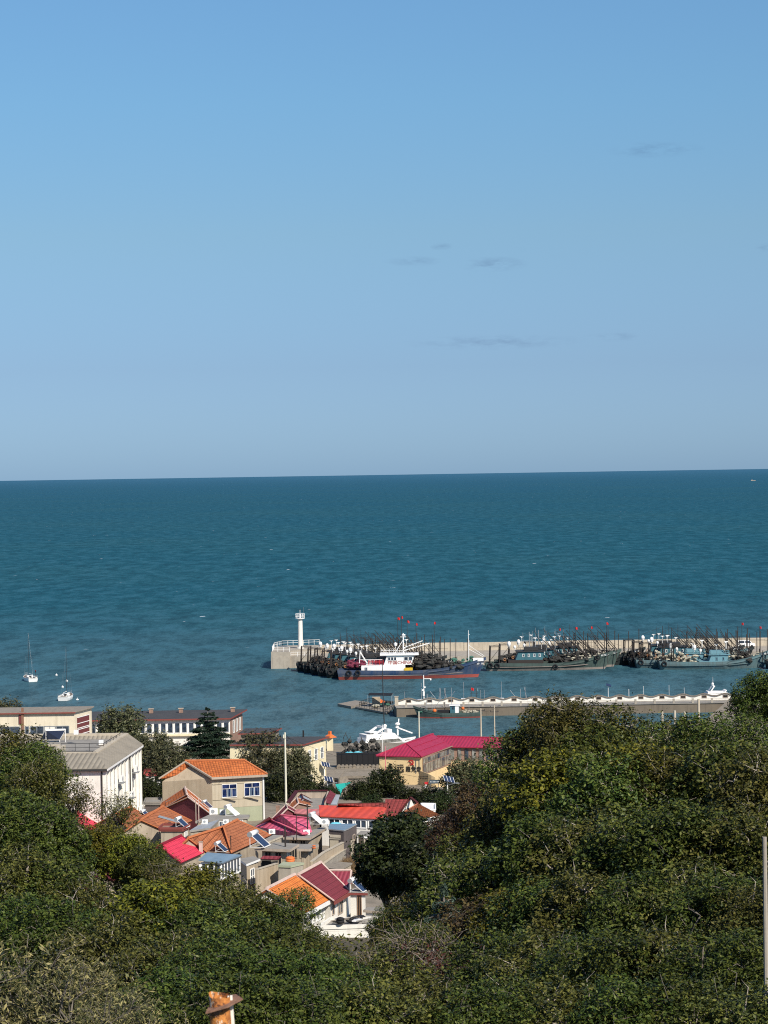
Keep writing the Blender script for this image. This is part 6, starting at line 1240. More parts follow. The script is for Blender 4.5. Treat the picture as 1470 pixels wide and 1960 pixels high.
pipe(kk(1280, 590), sd_['z'], 3.4, 'tall dark stove pipe right of the pink roof', .08); pipe(kk(1150, 640), sd_['z'], 2.6, 'slim dark stove pipe in front of the pink roof', .05); pipe(k5(1030, 540), v7b['z'], 2.6, 'pale tall pipe in front of the maroon gable, left of a pair', .06, 'slab_edge'); pipe(k5(1062, 530), v7b['z'], 2.6, 'pale tall pipe in front of the maroon gable, right of a pair', .06, 'ridge_pale')
p = on_roof(V9, .96, .1); c = thing('chimney', 'stubby pink chimney at the right foot of the crimson roof', 'chimney', tuple(p)); mb = MB(); mb.box((0, 0, .35), (.4, .4, 1.3)); mb.build('stack', 'ridge_pale', c, True); mb = MB(); mb.box((0, 0, 1.03), (.48, .48, .08)); mb.build('cap', 'slab_edge', c, True)
p = on_roof(V3, .62, .3); q_ = [on_roof(V3, .45, .75), on_roof(V3, .55, .78), on_roof(V3, .72, .18), on_roof(V3, .62, .15)]; mb = MB(); mb.slab([x + Vector((0, 0, .04)) for x in q_], .03); o = mb.build('roof_flashing', 'grey_metal', V3['o'])
# yard bits
for i, (px, h, m, l, r) in enumerate(((kk(1075, 900), 3.35, 'orange_paint', 'round orange pot lid on the greenish outbuilding roof', .5), (k7(405, 512), 3.25, 'tarp_blue', 'light blue tarp bundle on the utility room roof', .75), (k7(705, 715), .3, 'green_plaster', 'round pale green satellite dish bowl lying by the dry grass', .6), (k7(470, 500), 3.3, 'white_paint', 'white roof cistern on the utility room edge', .45), (k8(930, 600), 1.6, 'black', 'black barrel at the left of the white terrace', .4), (kb(690, 720), 3.4, 'black', 'black bucket beside the solar heater on the maroon edged roof', .3), (k7(200, 690), 3.2, 'orange_paint', 'orange flower pot on the concrete canopy slab', .22), (k7(650, 745), .2, 'white_paint', 'white sack dumped at the end of the alley', .5))):
    z = solve_z(px, h); c = G(px, z); mb = MB(); mb.cyl((0, 0, -.2), r * .9, r * .7, 12, r); mb.ball((0, 0, r * .5), r, 1, 1, .4, 12, 5, .04, 0, i); o = mb.build('yard_object' if i > 7 else ['pot_lid', 'tarp_bundle', 'dish_bowl', 'cistern', 'barrel', 'bucket', 'flower_pot', 'sack'][i], m, None, True, True); o.location = c; tag(o, l, ['lid', 'tarp', 'dish', 'cistern', 'barrel', 'bucket', 'flower pot', 'sack'][i])
# wooden lattice fence in front of the terrace
fe = thing('lattice_fence', 'brown wooden lattice fence below the white terrace, among shrubs', 'fence', tuple(G((625, 1830), 7.0)), None); mb = MB()
a, b = G((600, 1806), 8.2), G((700, 1806), 8.2)
for k in range(16):
    p = a.lerp(b, k / 15); mb.beam((p.x, p.y, p.z - 1.6), (p.x, p.y, p.z + .3), .09)
for z in (-1.1, -.5, 0, .2): mb.beam(a + Vector((0, 0, z)), b + Vector((0, 0, z)), .08)
mb.build('slats', 'wood', fe)
# rusty broken post close to the camera
rp = thing('rusty_post', 'rusty broken steel post with a bent flange plate close in the foreground', 'post', tuple(A(430, 2060, 12.3)), None, 0)
mb = MB(); pt = lambda x, y, dy=0: A(x, y, 12.3) + Vector((0, dy, 0))
cs = [pt(430, 2300), pt(424, 2000), pt(421.5, 1940), pt(420, 1904)]; mb.tube(cs, [.058] * 4, 18, 0, False); vs0 = len(mb.v)
for i in range(18): v = mb.v[vs0 - 18 + i]; v.z += [.0, .004, .010, .014, .012, .004, -.004, -.010, -.006, .004, -.005, -.012, -.008, -.014, -.006, .003, -.006, -.002][i]
mb.build('pipe', 'rust_orange', rp, False, True)
mb = MB(); p = [pt(396, 1930, -.10), pt(438, 1918, -.10), pt(464, 1912.5, .02), pt(448, 1914, .14), pt(404, 1922, .14)]; mb.slab(p, .008); mb.extr([pt(408, 1930.5, -.062), pt(429, 1927, -.062), pt(414, 1942, -.06)], (0, .012, 0)); mb.build('flange', 'rust_plate', rp)
mb = MB(); mb.box((0, 0, 0), (.025, .025, .6)); q = pt(447, 1975, .03); mb.v = [v + q + Vector((v.z * -.06, 0, -.11)) for v in mb.v]; mb.build('white_bar', 'lime_white', rp)
# ---------------------------------------------------------------- trees
def leaf_arrays(rs, C, size, asp, up=.35, out=None, droop=0):
    """many small diamond leaves at centres C"""
    n = len(C); nrm = rs.normal(size=(n, 3)); nrm[:, 2] = np.abs(nrm[:, 2]) + up
    if out is not None: nrm += out * .8
    nrm /= np.linalg.norm(nrm, axis=1)[:, None]
    a = rs.normal(size=(n, 3)); a[:, 2] -= droop; a -= nrm * (a * nrm).sum(1)[:, None]; a /= np.linalg.norm(a, axis=1)[:, None] + 1e-9
    b = np.cross(nrm, a); s = size * rs.uniform(.6, 1.35, n)[:, None]
    V = np.stack([C - a * s, C + b * s * asp, C + a * s, C - b * s * asp], 1); return V.reshape(-1, 3)
def quads_obj(name, V, mat, parent):
    n = len(V) // 4; me = bpy.data.meshes.new(name); me.vertices.add(len(V)); me.vertices.foreach_set('co', V.astype(np.float32).ravel())
    me.loops.add(len(V)); me.loops.foreach_set('vertex_index', np.arange(len(V), dtype=np.int32)); me.polygons.add(n)
    me.polygons.foreach_set('loop_start', np.arange(0, len(V), 4, dtype=np.int32)); me.update(calc_edges=True); me.materials.append(MATS[mat])
    o = bpy.data.objects.new(name, me); COL.objects.link(o); o.parent = parent; return o
def limb(rs, p, q, k=4, wob=.12):
    p, q = np.array(p, float), np.array(q, float); L_ = np.linalg.norm(q - p)
    return [p + (q - p) * i / k + (rs.normal(size=3) * wob * L_ * (0 < i < k) * .6) + np.array([0, 0, .10 * L_ * math.sin(math.pi * i / k)]) for i in range(k + 1)]
def broad_tree(name, seed, H, R, nleaf, leaf, lmat, bmat='bark', base=.25, lumps=16, bare=0., asp=.5, flat=1.0, droop=0, spread=.5, cat='tree', nlimb=9, shell=.66, twigs=True):
    """trunk, limbs, twigs and a lumpy crown of separate leaves; origin at the trunk foot"""
    rs = np.random.RandomState(seed); t = thing(name, '', cat, (0, 0, 0)); mb = MB()
    zc = H * (base + 1) / 2; hz = H * (1 - base) / 2; fork = np.array([rs.uniform(-.3, .3), rs.uniform(-.3, .3), H * base * 1.05]); r0 = .022 * H + .05
    tp = limb(rs, (0, 0, -.3), fork, 3, .05); mb.tube([(.2, .1, -14)] + tp, [r0 * 1.5, r0 * 1.25, r0, r0 * .9, r0 * .8], 7)
    cen = []; ends = []
    for i in range(lumps):
        a = 2.399963 * i + rs.uniform(-.4, .4); u = -0.55 + 1.5 * (i + .5) / lumps; u = min(.97, u); rr = math.sqrt(max(.05, 1 - u * u)) * rs.uniform(.55, 1.0)
        c = np.array([rr * math.cos(a) * R * .72, rr * math.sin(a) * R * .72, zc + u * hz * .74 * flat]); cen.append(c)
    lr = R * (1.75 / math.sqrt(lumps)) ; P = []; O = []
    tws = []
    for i, c in enumerate(cen):
        s = tp[-1] + (np.array([0, 0, 1]) * rs.uniform(0, .25) * H * (1 - base))
        if i % max(1, round(lumps / nlimb)) == 0 or i < 3:
            l = limb(rs, tp[-1] if i % 2 else s * .4 + tp[-1] * .6, c, 4, .13); mb.tube(l, [r0 * .6, r0 * .5, r0 * .4, r0 * .28, r0 * .14], 5); src = l[2:]
            if i % 6 == 0: mb.tube(limb(rs, l[3], c + (c - fork) / (np.linalg.norm(c - fork) + .1) * lr * 1.05, 4, .2), [r0 * .26, r0 * .19, r0 * .12, r0 * .07, .006], 4, cap=False)
        else: src = [c * .55 + fork * .45 + np.array([0, 0, .3]), c]; mb.tube(limb(rs, fork + (0, 0, .1 * H), c, 4, .1), [r0 * .3, r0 * .26, r0 * .2, r0 * .14, r0 * .07], 4)
        m = int(nleaf / lumps * rs.uniform(.6, 1.3)); q = lr * rs.uniform(.75, 1.25)
        ntw = 9
        for k in range(ntw):
            d = rs.normal(size=3); d[2] = d[2] * .7 + .35; d /= np.linalg.norm(d); e = c + d * q * rs.uniform(.7, 1.1 if k > 0 else 1.3) * np.array([1, 1, .8]); st = src[rs.randint(len(src))]
            tws.append((st, e)); ends.append(e)
            if twigs: mb.tube(limb(rs, st, e, 3, .12), [r0 * .13, r0 * .09, r0 * .055, .006], 3, cap=False)
        d = rs.normal(size=(m, 3)); d /= np.linalg.norm(d, axis=1)[:, None]; rad = rs.uniform(shell, 1.06, m) ** .8; pp = c + d * (q * rad)[:, None] * np.array([1, 1, .78 * flat])
        keep = np.ones(m, bool); f1, f2 = rs.uniform(1.2, 2.2, 2) / max(.5, q) * 1.6; ph = rs.uniform(0, 6, 3)
        g = np.sin(pp[:, 0] * f1 * 2 + ph[0]) * np.sin(pp[:, 1] * f1 * 2 + ph[1]) * np.sin(pp[:, 2] * f2 * 2 + ph[2]); keep = g > (.02 + bare)
        P.append(pp[keep]); O.append(d[keep])
    # leaf sprays out along the twigs give the ragged outline
    ex = []
    for st, e in tws:
        dv = e - np.array(st); n_ = max(3, int(nleaf / len(tws) * .34)); k = rs.uniform(.55, 1.12, n_)[:, None]; ex.append(np.array(st) + dv * k + rs.normal(size=(n_, 3)) * (.10 + leaf * .9))
    ex = np.concatenate(ex); P.append(ex); dd = ex - np.array([0, 0, zc]); O.append(dd / (np.linalg.norm(dd, axis=1)[:, None] + 1e-6))
    P = np.concatenate(P); O = np.concatenate(O)
    mb.build('trunk', bmat, t, True, True); quads_obj('crown', leaf_arrays(rs, P, leaf, asp, .35, O, droop), lmat, t)
    t['H0'] = float(np.percentile(P[:, 2], 99.3)); t['R0'] = float(np.percentile(np.hypot(P[:, 0], P[:, 1]), 95)); return t
def cedar(name, seed, H, R, lmat, n=26000, leaf=.16, tiers=11):
    rs = np.random.RandomState(seed); t = thing(name, '', 'tree', (0, 0, 0)); mb = MB(); mb.tube([(0, 0, -14), (0, 0, 0), (0, 0, H * .5), (.05, 0, H)], [.035 * H, .028 * H, .018 * H, .02], 7); P = []; O = []
    for i in range(tiers):
        k = i / (tiers - 1); z = H * (.10 + .86 * k); rr = R * ((1 - k) ** .8 * .95 + .06); nb = int(5 + 5 * (1 - k))
        for j in range(nb):
            a = 2 * math.pi * (j + rs.uniform(-.3, .3)) / nb + i * .7; l_ = rr * rs.uniform(.65, 1.1); e = np.array([math.cos(a) * l_, math.sin(a) * l_, z - .04 * l_ + .25 * rs.uniform(-1, 1)])
            mb.tube([(0, 0, z - .1), tuple(e * .5 + np.array([0, 0, z]) * .5 + np.array([0, 0, .12])), tuple(e)], [.05, .035, .01], 4, cap=False)
            m = int(n / (tiers * 7.5) * (l_ / R + .15)); u = rs.uniform(.15, 1.05, m) ** .8; side = rs.normal(size=m) * .20 * l_ * (1.05 - np.abs(u - .6)); pz = z + (e[2] - z) * u + rs.normal(size=m) * .07 - np.abs(side) * .25
            P.append(np.stack([math.cos(a) * l_ * u - math.sin(a) * side, math.sin(a) * l_ * u + math.cos(a) * side, pz], 1)); O.append(np.tile([math.cos(a) * .2, math.sin(a) * .2, .5], (m, 1)))
    P = np.concatenate(P); O = np.concatenate(O); mb.build('trunk', 'bark', t, True, True); quads_obj('crown', leaf_arrays(rs, P, leaf, .28, .5, O, .3), lmat, t); t['H0'] = H; t['R0'] = R; return t
def twig_shrub(name, seed, H, R, bmat, nleaf, leaf, lmat):
    rs = np.random.RandomState(seed); t = thing(name, '', 'shrub', (0, 0, 0)); mb = MB(); P = []
    for i in range(34):
        a = rs.uniform(0, 6.28); rr = R * math.sqrt(rs.uniform(0, 1)); e = np.array([rr * math.cos(a), rr * math.sin(a), H * rs.uniform(.5, 1) * (1 - .35 * rr / R)]); st = e * np.array([.15, .15, 0]); l = limb(rs, st, e, 4, .10); mb.tube(l, [.035, .028, .022, .014, .006], 4, cap=False)
        for k in range(9):
            s = l[rs.randint(1, 4)] * 1.0; d = rs.normal(size=3) * np.array([1, 1, .7]) + (0, 0, .35); e2 = s + d * R * .26; mb.tube(limb(rs, s, e2, 2, .1), [.014, .009, .004], 3, cap=False); n_ = max(1, nleaf // 306); P.append(s + (e2 - s) * rs.uniform(.4, 1.1, (n_, 1)) + rs.normal(size=(n_, 3)) * .14)
    P = np.concatenate(P); mb.build('branches', bmat, t, True); quads_obj('foliage', leaf_arrays(rs, P, leaf, .5), lmat, t); t['H0'] = H; t['R0'] = R; return t
PROTO = {}
def proto(k, o): PROTO[k] = o
Q = 1.0
proto('a', broad_tree('broadleaf_tree', 1, 9, 3.2, int(30000 * Q), .10, 'leaf_green', 'bark_pale', bare=.0)); proto('b', broad_tree('broadleaf_tree', 2, 9, 3.2, int(30000 * Q), .095, 'leaf_olive', 'bark_pale', lumps=20, bare=.05))
proto('c', broad_tree('broadleaf_tree', 3, 8, 3.2, int(30000 * Q), .095, 'leaf_deep', lumps=14)); proto('y', broad_tree('broadleaf_tree', 4, 8, 3.0, int(26000 * Q), .11, 'leaf_yellow', lumps=18, bare=.08))
proto('d', broad_tree('evergreen_tree', 5, 9, 4.0, int(44000 * Q), .15, 'leaf_dark', 'bark', lumps=26, flat=.9, base=.12)); proto('r', broad_tree('autumn_tree', 6, 8, 3.2, int(22000 * Q), .11, 'leaf_brown', 'bark', lumps=18, bare=.12))
proto('g', broad_tree('grey_green_tree', 7, 8, 3.6, int(20000 * Q), .15, 'leaf_grey', 'bark', lumps=20, base=.15, bare=.2)); proto('p', broad_tree('drooping_tree', 8, 5, 2.2, 12000, .08, 'leaf_pale', 'bark', lumps=14, asp=.26, droop=1.6, bare=.0, base=.1))
proto('n', broad_tree('broadleaf_tree', 9, 7, 2.6, int(44000 * Q), .062, 'leaf_deep', 'bark', lumps=20, base=.1)); proto('o', broad_tree('broadleaf_tree', 10, 7, 2.6, int(40000 * Q), .066, 'leaf_olive', 'bark_pale', lumps=20, base=.1, bare=.08))
proto('m', broad_tree('dark_bush', 11, 4, 2.4, 12000, .13, 'leaf_dark', 'bark', lumps=14, base=.05)); proto('e', cedar('cedar_tree', 12, 9.5, 6.4, 'needle_dark', 52000, .24, 11)); proto('s', cedar('cedar_tree', 13, 6, 2.6, 'needle_blue', 22000, .10, 9))
proto('t', twig_shrub('bare_shrub', 14, 2.6, 1.7, 'twig_grey', 2400, .06, 'leaf_olive')); proto('u', twig_shrub('russet_shrub', 15, 2.4, 1.6, 'twig_grey', 7000, .06, 'leaf_red')); proto('q', broad_tree('broadleaf_tree', 16, 9, 3.2, 15000, .115, 'leaf_green', 'bark_pale', lumps=16, bare=.22))
proto('w', broad_tree('broadleaf_tree', 21, 8, 3.2, 9000, .11, 'leaf_olive', 'bark', lumps=16, bare=.25, base=.1))
USED = {}
GROUPS = dict(w='broadleaf trees on the near hillside', a='broadleaf trees on the near hillside', b='broadleaf trees on the near hillside', c='broadleaf trees on the near hillside', y='broadleaf trees on the near hillside', n='broadleaf trees on the near hillside', o='broadleaf trees on the near hillside', q='broadleaf trees on the near hillside', d='dark evergreen trees', r='autumn trees', g='grey green trees by the shore', p='drooping pale leaved trees', m='dark bushes in the village', e='cedar trees', s='cedar trees', t='shrubs', u='shrubs')
def plant(k, px, py, D, R, label, minh=None, rz=None, dz=0):
    """crown top at pixel (px, py), standing D metres away"""
    top = A(px, py, D); g = gz(top.x, D) + dz; o = PROTO[k]; h0, r0 = o['H0'], o['R0']; s = R / r0; gap = top.z - g - h0 * s
    if k in 'tu': gap = 0; g = top.z - h0 * s
    rz = rz if rz is not None else random.uniform(0, 6.28); loc = (top.x, D, g)
    if k not in USED: USED[k] = 1; o.location = loc; o.rotation_euler = (0, 0, rz); o.scale = (s, s, s); o['label'] = label; o['group'] = GROUPS[k]
    else: o = dup(o, loc, rz, label, GROUPS[k], scale=(s, s, s))
    for c in o.children: c.location = (0, 0, gap / s)
    return o
T = [
 ('y', 196, 1580, 104, 1.2, 'small yellow green tree right under the crimson roof at left'),
 ('c', 752, 1735, 120, 1.4, 'small green tree at the foot of the dark evergreen, left'), ('b', 800, 1712, 115, 2.0, 'olive tree at the foot of the dark evergreen, centre'), ('a', 862, 1690, 110, 2.0, 'green tree at the foot of the dark evergreen, right'), ('t', 722, 1800, 110, 1.4, 'bare shrub along the front of the white terrace'), ('o', 690, 1832, 84, 1.3, 'fine leaved olive tree in front of the lattice fence'), ('c', 768, 1788, 96, 1.4, 'green shrubby tree right of the white terrace'), ('w', 232, 1600, 104, 1.5, 'thin open tree above the dull maroon roof in the foliage'),
 # shore and village
 ('g', 232, 1352, 372, 4.4, 'grey green tree standing before the cream shore building corner'), ('g', 296, 1402, 360, 4.0, 'grey green bushy tree left of the tall cedar'), ('g', 322, 1425, 345, 3.6, 'olive bushy tree just behind the tan house, left of its ridge'),
 ('g', 500, 1402, 350, 4.4, 'large grey green tree right behind the cream utility pole'), ('g', 560, 1430, 346, 3.6, 'grey green tree in front of the dark roof of the yellow gable'), ('m', 530, 1478, 332, 3.2, 'dark shrub tree at the foot of the cream utility pole'),
 ('m', 590, 1487, 338, 2.9, 'dark bush below the yellow gable wall'), ('m', 632, 1505, 333, 1.5, 'small green bush left of the teal tarp'), ('m', 688, 1494, 332, 2.3, 'dark bush right of the teal tarp, before the parked car'), ('m', 736, 1468, 334, 3.0, 'large dark round tree covering the lower part of the slogan wall'),
 ('m', 786, 1507, 328, 2.3, 'dark bush right of the large round tree by the slogan wall'), ('m', 828, 1506, 325, 2.4, 'dark bush left of the solar lamp post'), ('m', 712, 1520, 326, 1.8, 'low bush behind the red roof ridge'), ('m', 845, 1512, 312, 2.2, 'dark bush right behind the rust brown roof'), ('e', 397, 1354, 352, 5.2, 'tall dark layered cedar in front of the white shore building'),
 ('g', 10, 1340, 420, 4.5, 'tree top showing above the far left flat roof'), ('m', 288, 1488, 318, 2.4, 'green shrub between the white block and the tan house'), ('g', 895, 1452, 322, 3.6, 'olive tree hiding the right end of the crimson wing roof'), ('g', 945, 1470, 300, 3.2, 'olive tree in front of the wing windows of the yellow building'), ('m', 250, 1470, 330, 2.6, 'dark shrub behind the right edge of the white block'),
 ('g', 1440, 1335, 468, 3.4, 'tree at the root of the pier'),
 # right hillside, far to near
 ('d', 770, 1562, 172, 3.5, 'large black green evergreen tree right of the near maroon house'), ('d', 815, 1600, 168, 2.8, 'dark evergreen tree just right of the largest evergreen'), ('d', 738, 1630, 172, 2.1, 'dark evergreen bulge beside the dry grass patch'),
 ('r', 880, 1545, 158, 2.6, 'reddish brown autumn tree at the foot of the solar lamp'), ('r', 925, 1500, 150, 2.4, 'brown autumn tree in front of the yellow wing building'), ('r', 965, 1590, 140, 2.4, 'sparse brown tree in the middle of the right hillside'),
 ('q', 985, 1400, 140, 2.6, 'open crowned tree at the right end of the crimson wing roof'), ('a', 1040, 1362, 130, 2.6, 'green tree whose top reaches the wavy wall, left of the tallest'), ('b', 1082, 1332, 122, 2.2, 'olive tree with the highest crown below the wavy wall'), ('q', 1165, 1352, 120, 2.3, 'open crowned tree top before the wavy wall, middle'), ('a', 1140, 1395, 118, 2.6, 'green tree filling below the highest olive crown'),
 ('q', 1240, 1385, 125, 2.2, 'loose tree beneath the gap showing the water'), ('b', 1290, 1375, 128, 2.0, 'olive tree below the right part of the wavy wall'), ('a', 1350, 1372, 122, 2.6, 'green tree below the white yacht and pier root'), ('c', 1462, 1288, 125, 1.9, 'tall dark green tree at the right edge rising over the pier'), ('q', 1420, 1368, 120, 1.9, 'open tree in front of the tall right edge tree'),
 ('a', 905, 1590, 120, 2.4, 'green tree behind the bare pale branches, upper middle'), ('b', 985, 1500, 112, 2.7, 'olive tree left of centre on the right hillside top'), ('y', 1065, 1440, 108, 2.6, 'yellow green tree high on the right hillside, left'), ('a', 1150, 1452, 104, 2.7, 'green tree high on the right hillside, centre left'), ('y', 1235, 1430, 106, 2.5, 'yellow green tree high on the right hillside, centre'), ('b', 1320, 1432, 104, 2.8, 'olive tree high on the right hillside, centre right'), ('a', 1400, 1420, 102, 2.8, 'green tree high on the right hillside near its right edge'), ('b', 1462, 1440, 98, 2.4, 'olive tree at the right edge, upper hillside'),
 ('q', 880, 1640, 96, 2.2, 'sparse tree with pale limbs right of the dark evergreen'), ('a', 960, 1620, 90, 2.4, 'green tree in the shade at mid height of the right hillside, left'), ('c', 1050, 1560, 88, 2.5, 'deep green tree at mid height of the right hillside'), ('b', 1130, 1560, 86, 2.4, 'olive tree at mid height of the right hillside, centre left'), ('a', 1215, 1550, 84, 2.5, 'green tree at mid height of the right hillside, centre'), ('c', 1300, 1540, 82, 2.5, 'deep green tree at mid height of the right hillside, centre right'), ('b', 1385, 1550, 82, 2.5, 'olive tree at mid height of the right hillside, right'), ('a', 1455, 1570, 80, 2.2, 'green tree at mid height at the right edge'),
 ('s', 850, 1695, 80, 2.0, 'blue green young cedar with drooping sprays below the evergreen'), ('r', 920, 1720, 78, 1.7, 'russet tree right of the young blue green cedar'), ('y', 975, 1705, 76, 1.5, 'small yellowing tree among the russet foliage'), ('c', 1050, 1690, 70, 2.0, 'deep green tree in the lower right hillside, left'), ('o', 1130, 1670, 68, 2.1, 'fine leaved olive tree in the lower right hillside, centre left'), ('n', 1215, 1680, 66, 2.1, 'fine leaved green tree in the lower right hillside, centre'), ('o', 1300, 1665, 66, 2.1, 'fine leaved olive tree in the lower right hillside, centre right'), ('n', 1390, 1680, 64, 2.1, 'fine leaved green tree in the lower right hillside, right'), ('o', 1462, 1690, 62, 1.6, 'fine leaved olive tree at the right edge, lower hillside'),
 ('u', 830, 1790, 66, 1.5, 'russet shrub with bare stems below the young cedar'), ('s', 880, 1830, 58, 1.5, 'low blue green cedar near the bottom centre'), ('n', 960, 1790, 58, 1.8, 'fine leaved green tree at the bottom, right of the russet shrub'), ('o', 1040, 1800, 54, 1.8, 'fine leaved olive tree at the bottom, centre right'), ('n', 1120, 1795, 52, 1.8, 'fine leaved green tree at the bottom, right of centre'), ('n', 1210, 1790, 50, 1.8, 'fine leaved green tree at the bottom right, left one'), ('o', 1300, 1785, 50, 1.8, 'fine leaved olive tree at the bottom right'), ('n', 1385, 1790, 48, 1.7, 'fine leaved green tree in the bottom right corner, left'), ('n', 1462, 1800, 47, 1.5, 'fine leaved green tree in the bottom right corner'),
 ('n', 1000, 1880, 44, 1.5, 'low green tree crown cut by the bottom edge, right of centre'), ('o', 1100, 1890, 42, 1.5, 'low olive tree crown cut by the bottom edge'), ('n', 1210, 1885, 41, 1.5, 'low bright green crown cut by the bottom edge at right'), ('n', 1320, 1885, 41, 1.5, 'low green crown cut by the bottom edge farther right'), ('o', 1430, 1890, 40, 1.5, 'low olive crown in the bottom right corner'),
 ('t', 800, 1730, 74, 1.6, 'bare grey shrub below the dark evergreen'), ('t', 720, 1800, 80, 1.6, 'bare twiggy shrub right of the white terrace'), ('t', 770, 1760, 88, 1.6, 'grey twiggy shrub at the foot of the large evergreen'), ('c', 800, 1770, 76, 1.3, 'small green tree between the grey shrubs'), ('t', 930, 1640, 92, 1.6, 'bare pale branched shrub in the middle of the hillside'),
 # left hillside, far to near
 ('b', 8, 1392, 120, 2.4, 'olive tree at the left edge beside the white block roof'), ('a', 62, 1425, 116, 1.9, 'green tree covering the left of the white block roof'), ('b', 68, 1456, 112, 1.6, 'olive tree in front of the white block wall, left'), ('w', 140, 1488, 116, 1.3, 'thin open tree in front of the white block wall'), ('w', 222, 1515, 112, 1.2, 'thin open tree over the corner of the white block'), ('a', 112, 1580, 104, 1.5, 'green tree under the leaf covered crimson roof'), ('y', 248, 1598, 102, 1.2, 'yellow green tree left of the orange roofs'), ('a', 282, 1618, 100, 1.3, 'green tree in front of the small maroon edged roof'), ('w', 318, 1640, 98, 1.2, 'open tree over the crimson roof'), ('y', 390, 1662, 96, 1.6, 'yellow green tree below the blue sunroom'), ('b', 440, 1690, 92, 1.7, 'olive tree at the foot of the tan wall'), ('a', 500, 1712, 90, 1.6, 'green tree before the white gable of the near house'), ('q', 566, 1700, 88, .9, 'open tree with leaf tips over the bright orange roof'), ('c', 565, 1768, 86, 1.3, 'deep green tree below the bright orange roof eaves'), ('t', 425, 1688, 105, 1.6, 'bare twiggy shrub against the stained tan wall'),
 ('a', 20, 1520, 98, 2.4, 'green tree at the left edge, upper hillside'), ('c', 82, 1545, 96, 2.0, 'deep green tree in the upper left hillside'), ('o', 30, 1625, 84, 2.0, 'olive tree with pale bare twigs at the left edge, mid height'), ('a', 105, 1650, 84, 2.0, 'green tree in the left hillside, mid height, left'), ('b', 165, 1690, 82, 1.8, 'olive tree below the dull maroon roof in the foliage'), ('y', 285, 1690, 80, 1.9, 'yellow green tree in the middle of the left hillside'), ('c', 365, 1730, 78, 1.9, 'deep green tree in the middle of the left hillside, right'), ('a', 450, 1752, 76, 1.9, 'green tree left of the white terrace, mid height'), ('c', 530, 1772, 74, 1.9, 'deep green tree below the white gable'), ('b', 598, 1806, 74, 1.4, 'olive tree left of the lattice fence'),
 ('n', 20, 1720, 66, 1.9, 'fine leaved green tree at the left edge, lower hillside'), ('n', 110, 1730, 64, 1.9, 'fine leaved green tree in the lower left hillside'), ('o', 200, 1760, 62, 1.8, 'fine leaved olive tree in the lower left hillside, right'), ('t', 270, 1790, 58, 1.7, 'bare grey shrub in the lower left hillside'), ('o', 320, 1790, 58, 1.6, 'fine leaved olive tree right of the bare grey shrub'), ('n', 400, 1800, 56, 1.8, 'fine leaved green tree in the lower centre left'), ('n', 480, 1815, 54, 1.8, 'fine leaved deep green tree above the rusty post'), ('n', 560, 1825, 53, 1.8, 'fine leaved green tree in the bottom centre'), ('n', 640, 1840, 54, 1.6, 'fine leaved green tree below the lattice fence'), ('t', 700, 1850, 56, 1.5, 'twiggy shrub in the bottom centre right of the fence'), ('o', 760, 1840, 54, 1.6, 'fine leaved olive tree at the bottom centre'),
 ('p', 60, 1800, 37, 1.7, 'tree with drooping pale yellow leaves in the bottom left corner'), ('p', 150, 1850, 36, 1.2, 'drooping pale leaved branches at the bottom left, second crown'), ('p', 235, 1900, 34, 1.0, 'low drooping pale leaved crown left of the rusty post'), ('t', 200, 1850, 44, 1.2, 'bare grey shrub among the pale drooping leaves'), ('n', 330, 1870, 42, 1.4, 'fine leaved green crown just left of the rusty post'), ('n', 440, 1872, 40, 1.4, 'fine leaved green crown directly behind the rusty post'), ('n', 540, 1880, 40, 1.4, 'fine leaved green crown right of the rusty post'), ('n', 640, 1890, 42, 1.4, 'fine leaved dark crown cut by the bottom edge, centre'), ('o', 730, 1890, 42, 1.4, 'fine leaved olive crown cut by the bottom edge, centre'), ('o', 820, 1890, 43, 1.4, 'low olive crown at the bottom, below the low cedar'), ('n', 910, 1895, 42, 1.4, 'low green crown at the bottom, right of the low cedar'),
]
for (k, px, py, D, R, l) in T: plant(k, px, py, D, R, l, minh=R * 1.5)
for k, o in PROTO.items():
    if k not in USED: print('UNUSED', k)
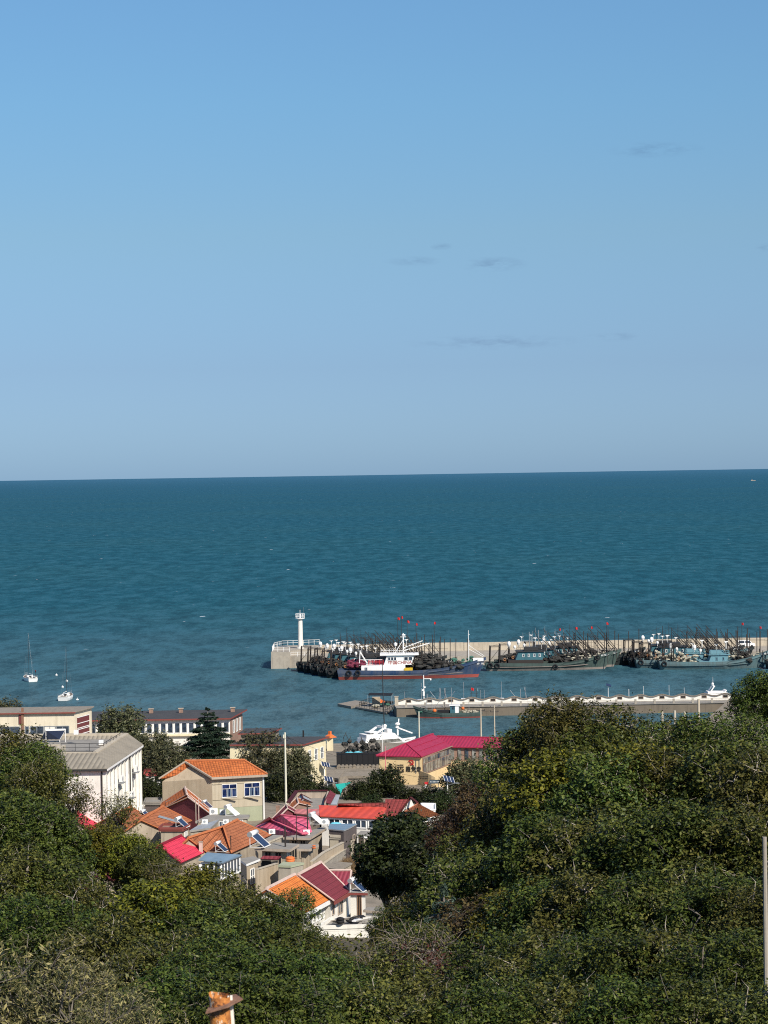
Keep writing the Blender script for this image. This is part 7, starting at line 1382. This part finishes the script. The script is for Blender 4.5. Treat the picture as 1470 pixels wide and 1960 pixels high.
# pale utility poles standing among the right hand trees
pole(1468.5, 1602, 2000, 40, .055, 'pale concrete pole at the right edge among the trees', 'concrete', group='poles among the hillside trees'); pole(1292, 1605, 1790, 96, .10, 'slim pale pole rising out of the trees on the right', 'bark_pale', group='poles among the hillside trees')
for i, (px, yt, yb) in enumerate(((1268, 1362, 1402), (1292, 1360, 1402), (1311, 1362, 1405), (1338, 1338, 1402))): pole(px, yt, yb, 455 if i < 3 else 400, .35 if i < 3 else .3, ['pale concrete pillar by the pier root, leftmost', 'pale concrete pillar by the pier root, second', 'pale concrete pillar by the pier root, third', 'pale tall post in front of the pier root pillars'][i], 'concrete_light', 'pillar', group='pillars at the pier root')
# dry grass patch in the alley
rs = np.random.RandomState(5); n = 9000; a, b = G((663, 1662), 7.4), G((708, 1640), 7.2); cx, cy = (a.x + b.x) / 2 + .6, (a.y + b.y) / 2
X_ = rs.normal(size=n) * 1.5 + cx; Y_ = rs.normal(size=n) * 5 + cy; Z_ = np.array([vz(y) for y in Y_]); h = rs.uniform(.3, .9, n); lean = rs.normal(size=(n, 2)) * .25; w = .03
B = np.stack([X_, Y_, Z_ - .1], 1); Tp = np.stack([X_ + lean[:, 0], Y_ + lean[:, 1], Z_ + h], 1); ww_ = np.stack([np.full(n, w), rs.normal(size=n) * w, np.zeros(n)], 1)
tag(quads_obj('dry_grass', np.stack([B - ww_, B + ww_, Tp + ww_ * .3, Tp - ww_ * .3], 1).reshape(-1, 3), 'leaf_dry', None), 'patch of dry tan grass at the end of the alley beside the dark evergreen', 'grass', None, 'stuff')
# undergrowth on the hillside
n = 60000; X_ = rs.uniform(-45, 45, n); Y_ = rs.uniform(20, 212, n); Z_ = np.array([gz(x, y) for x, y in zip(X_, Y_)]); C_ = np.stack([X_, Y_, Z_ + rs.uniform(0, .5, n)], 1)
tag(quads_obj('undergrowth', leaf_arrays(rs, C_, .22, .5), 'leaf_olive', None), 'low green undergrowth covering the hillside between the trees', 'undergrowth', None, 'stuff')
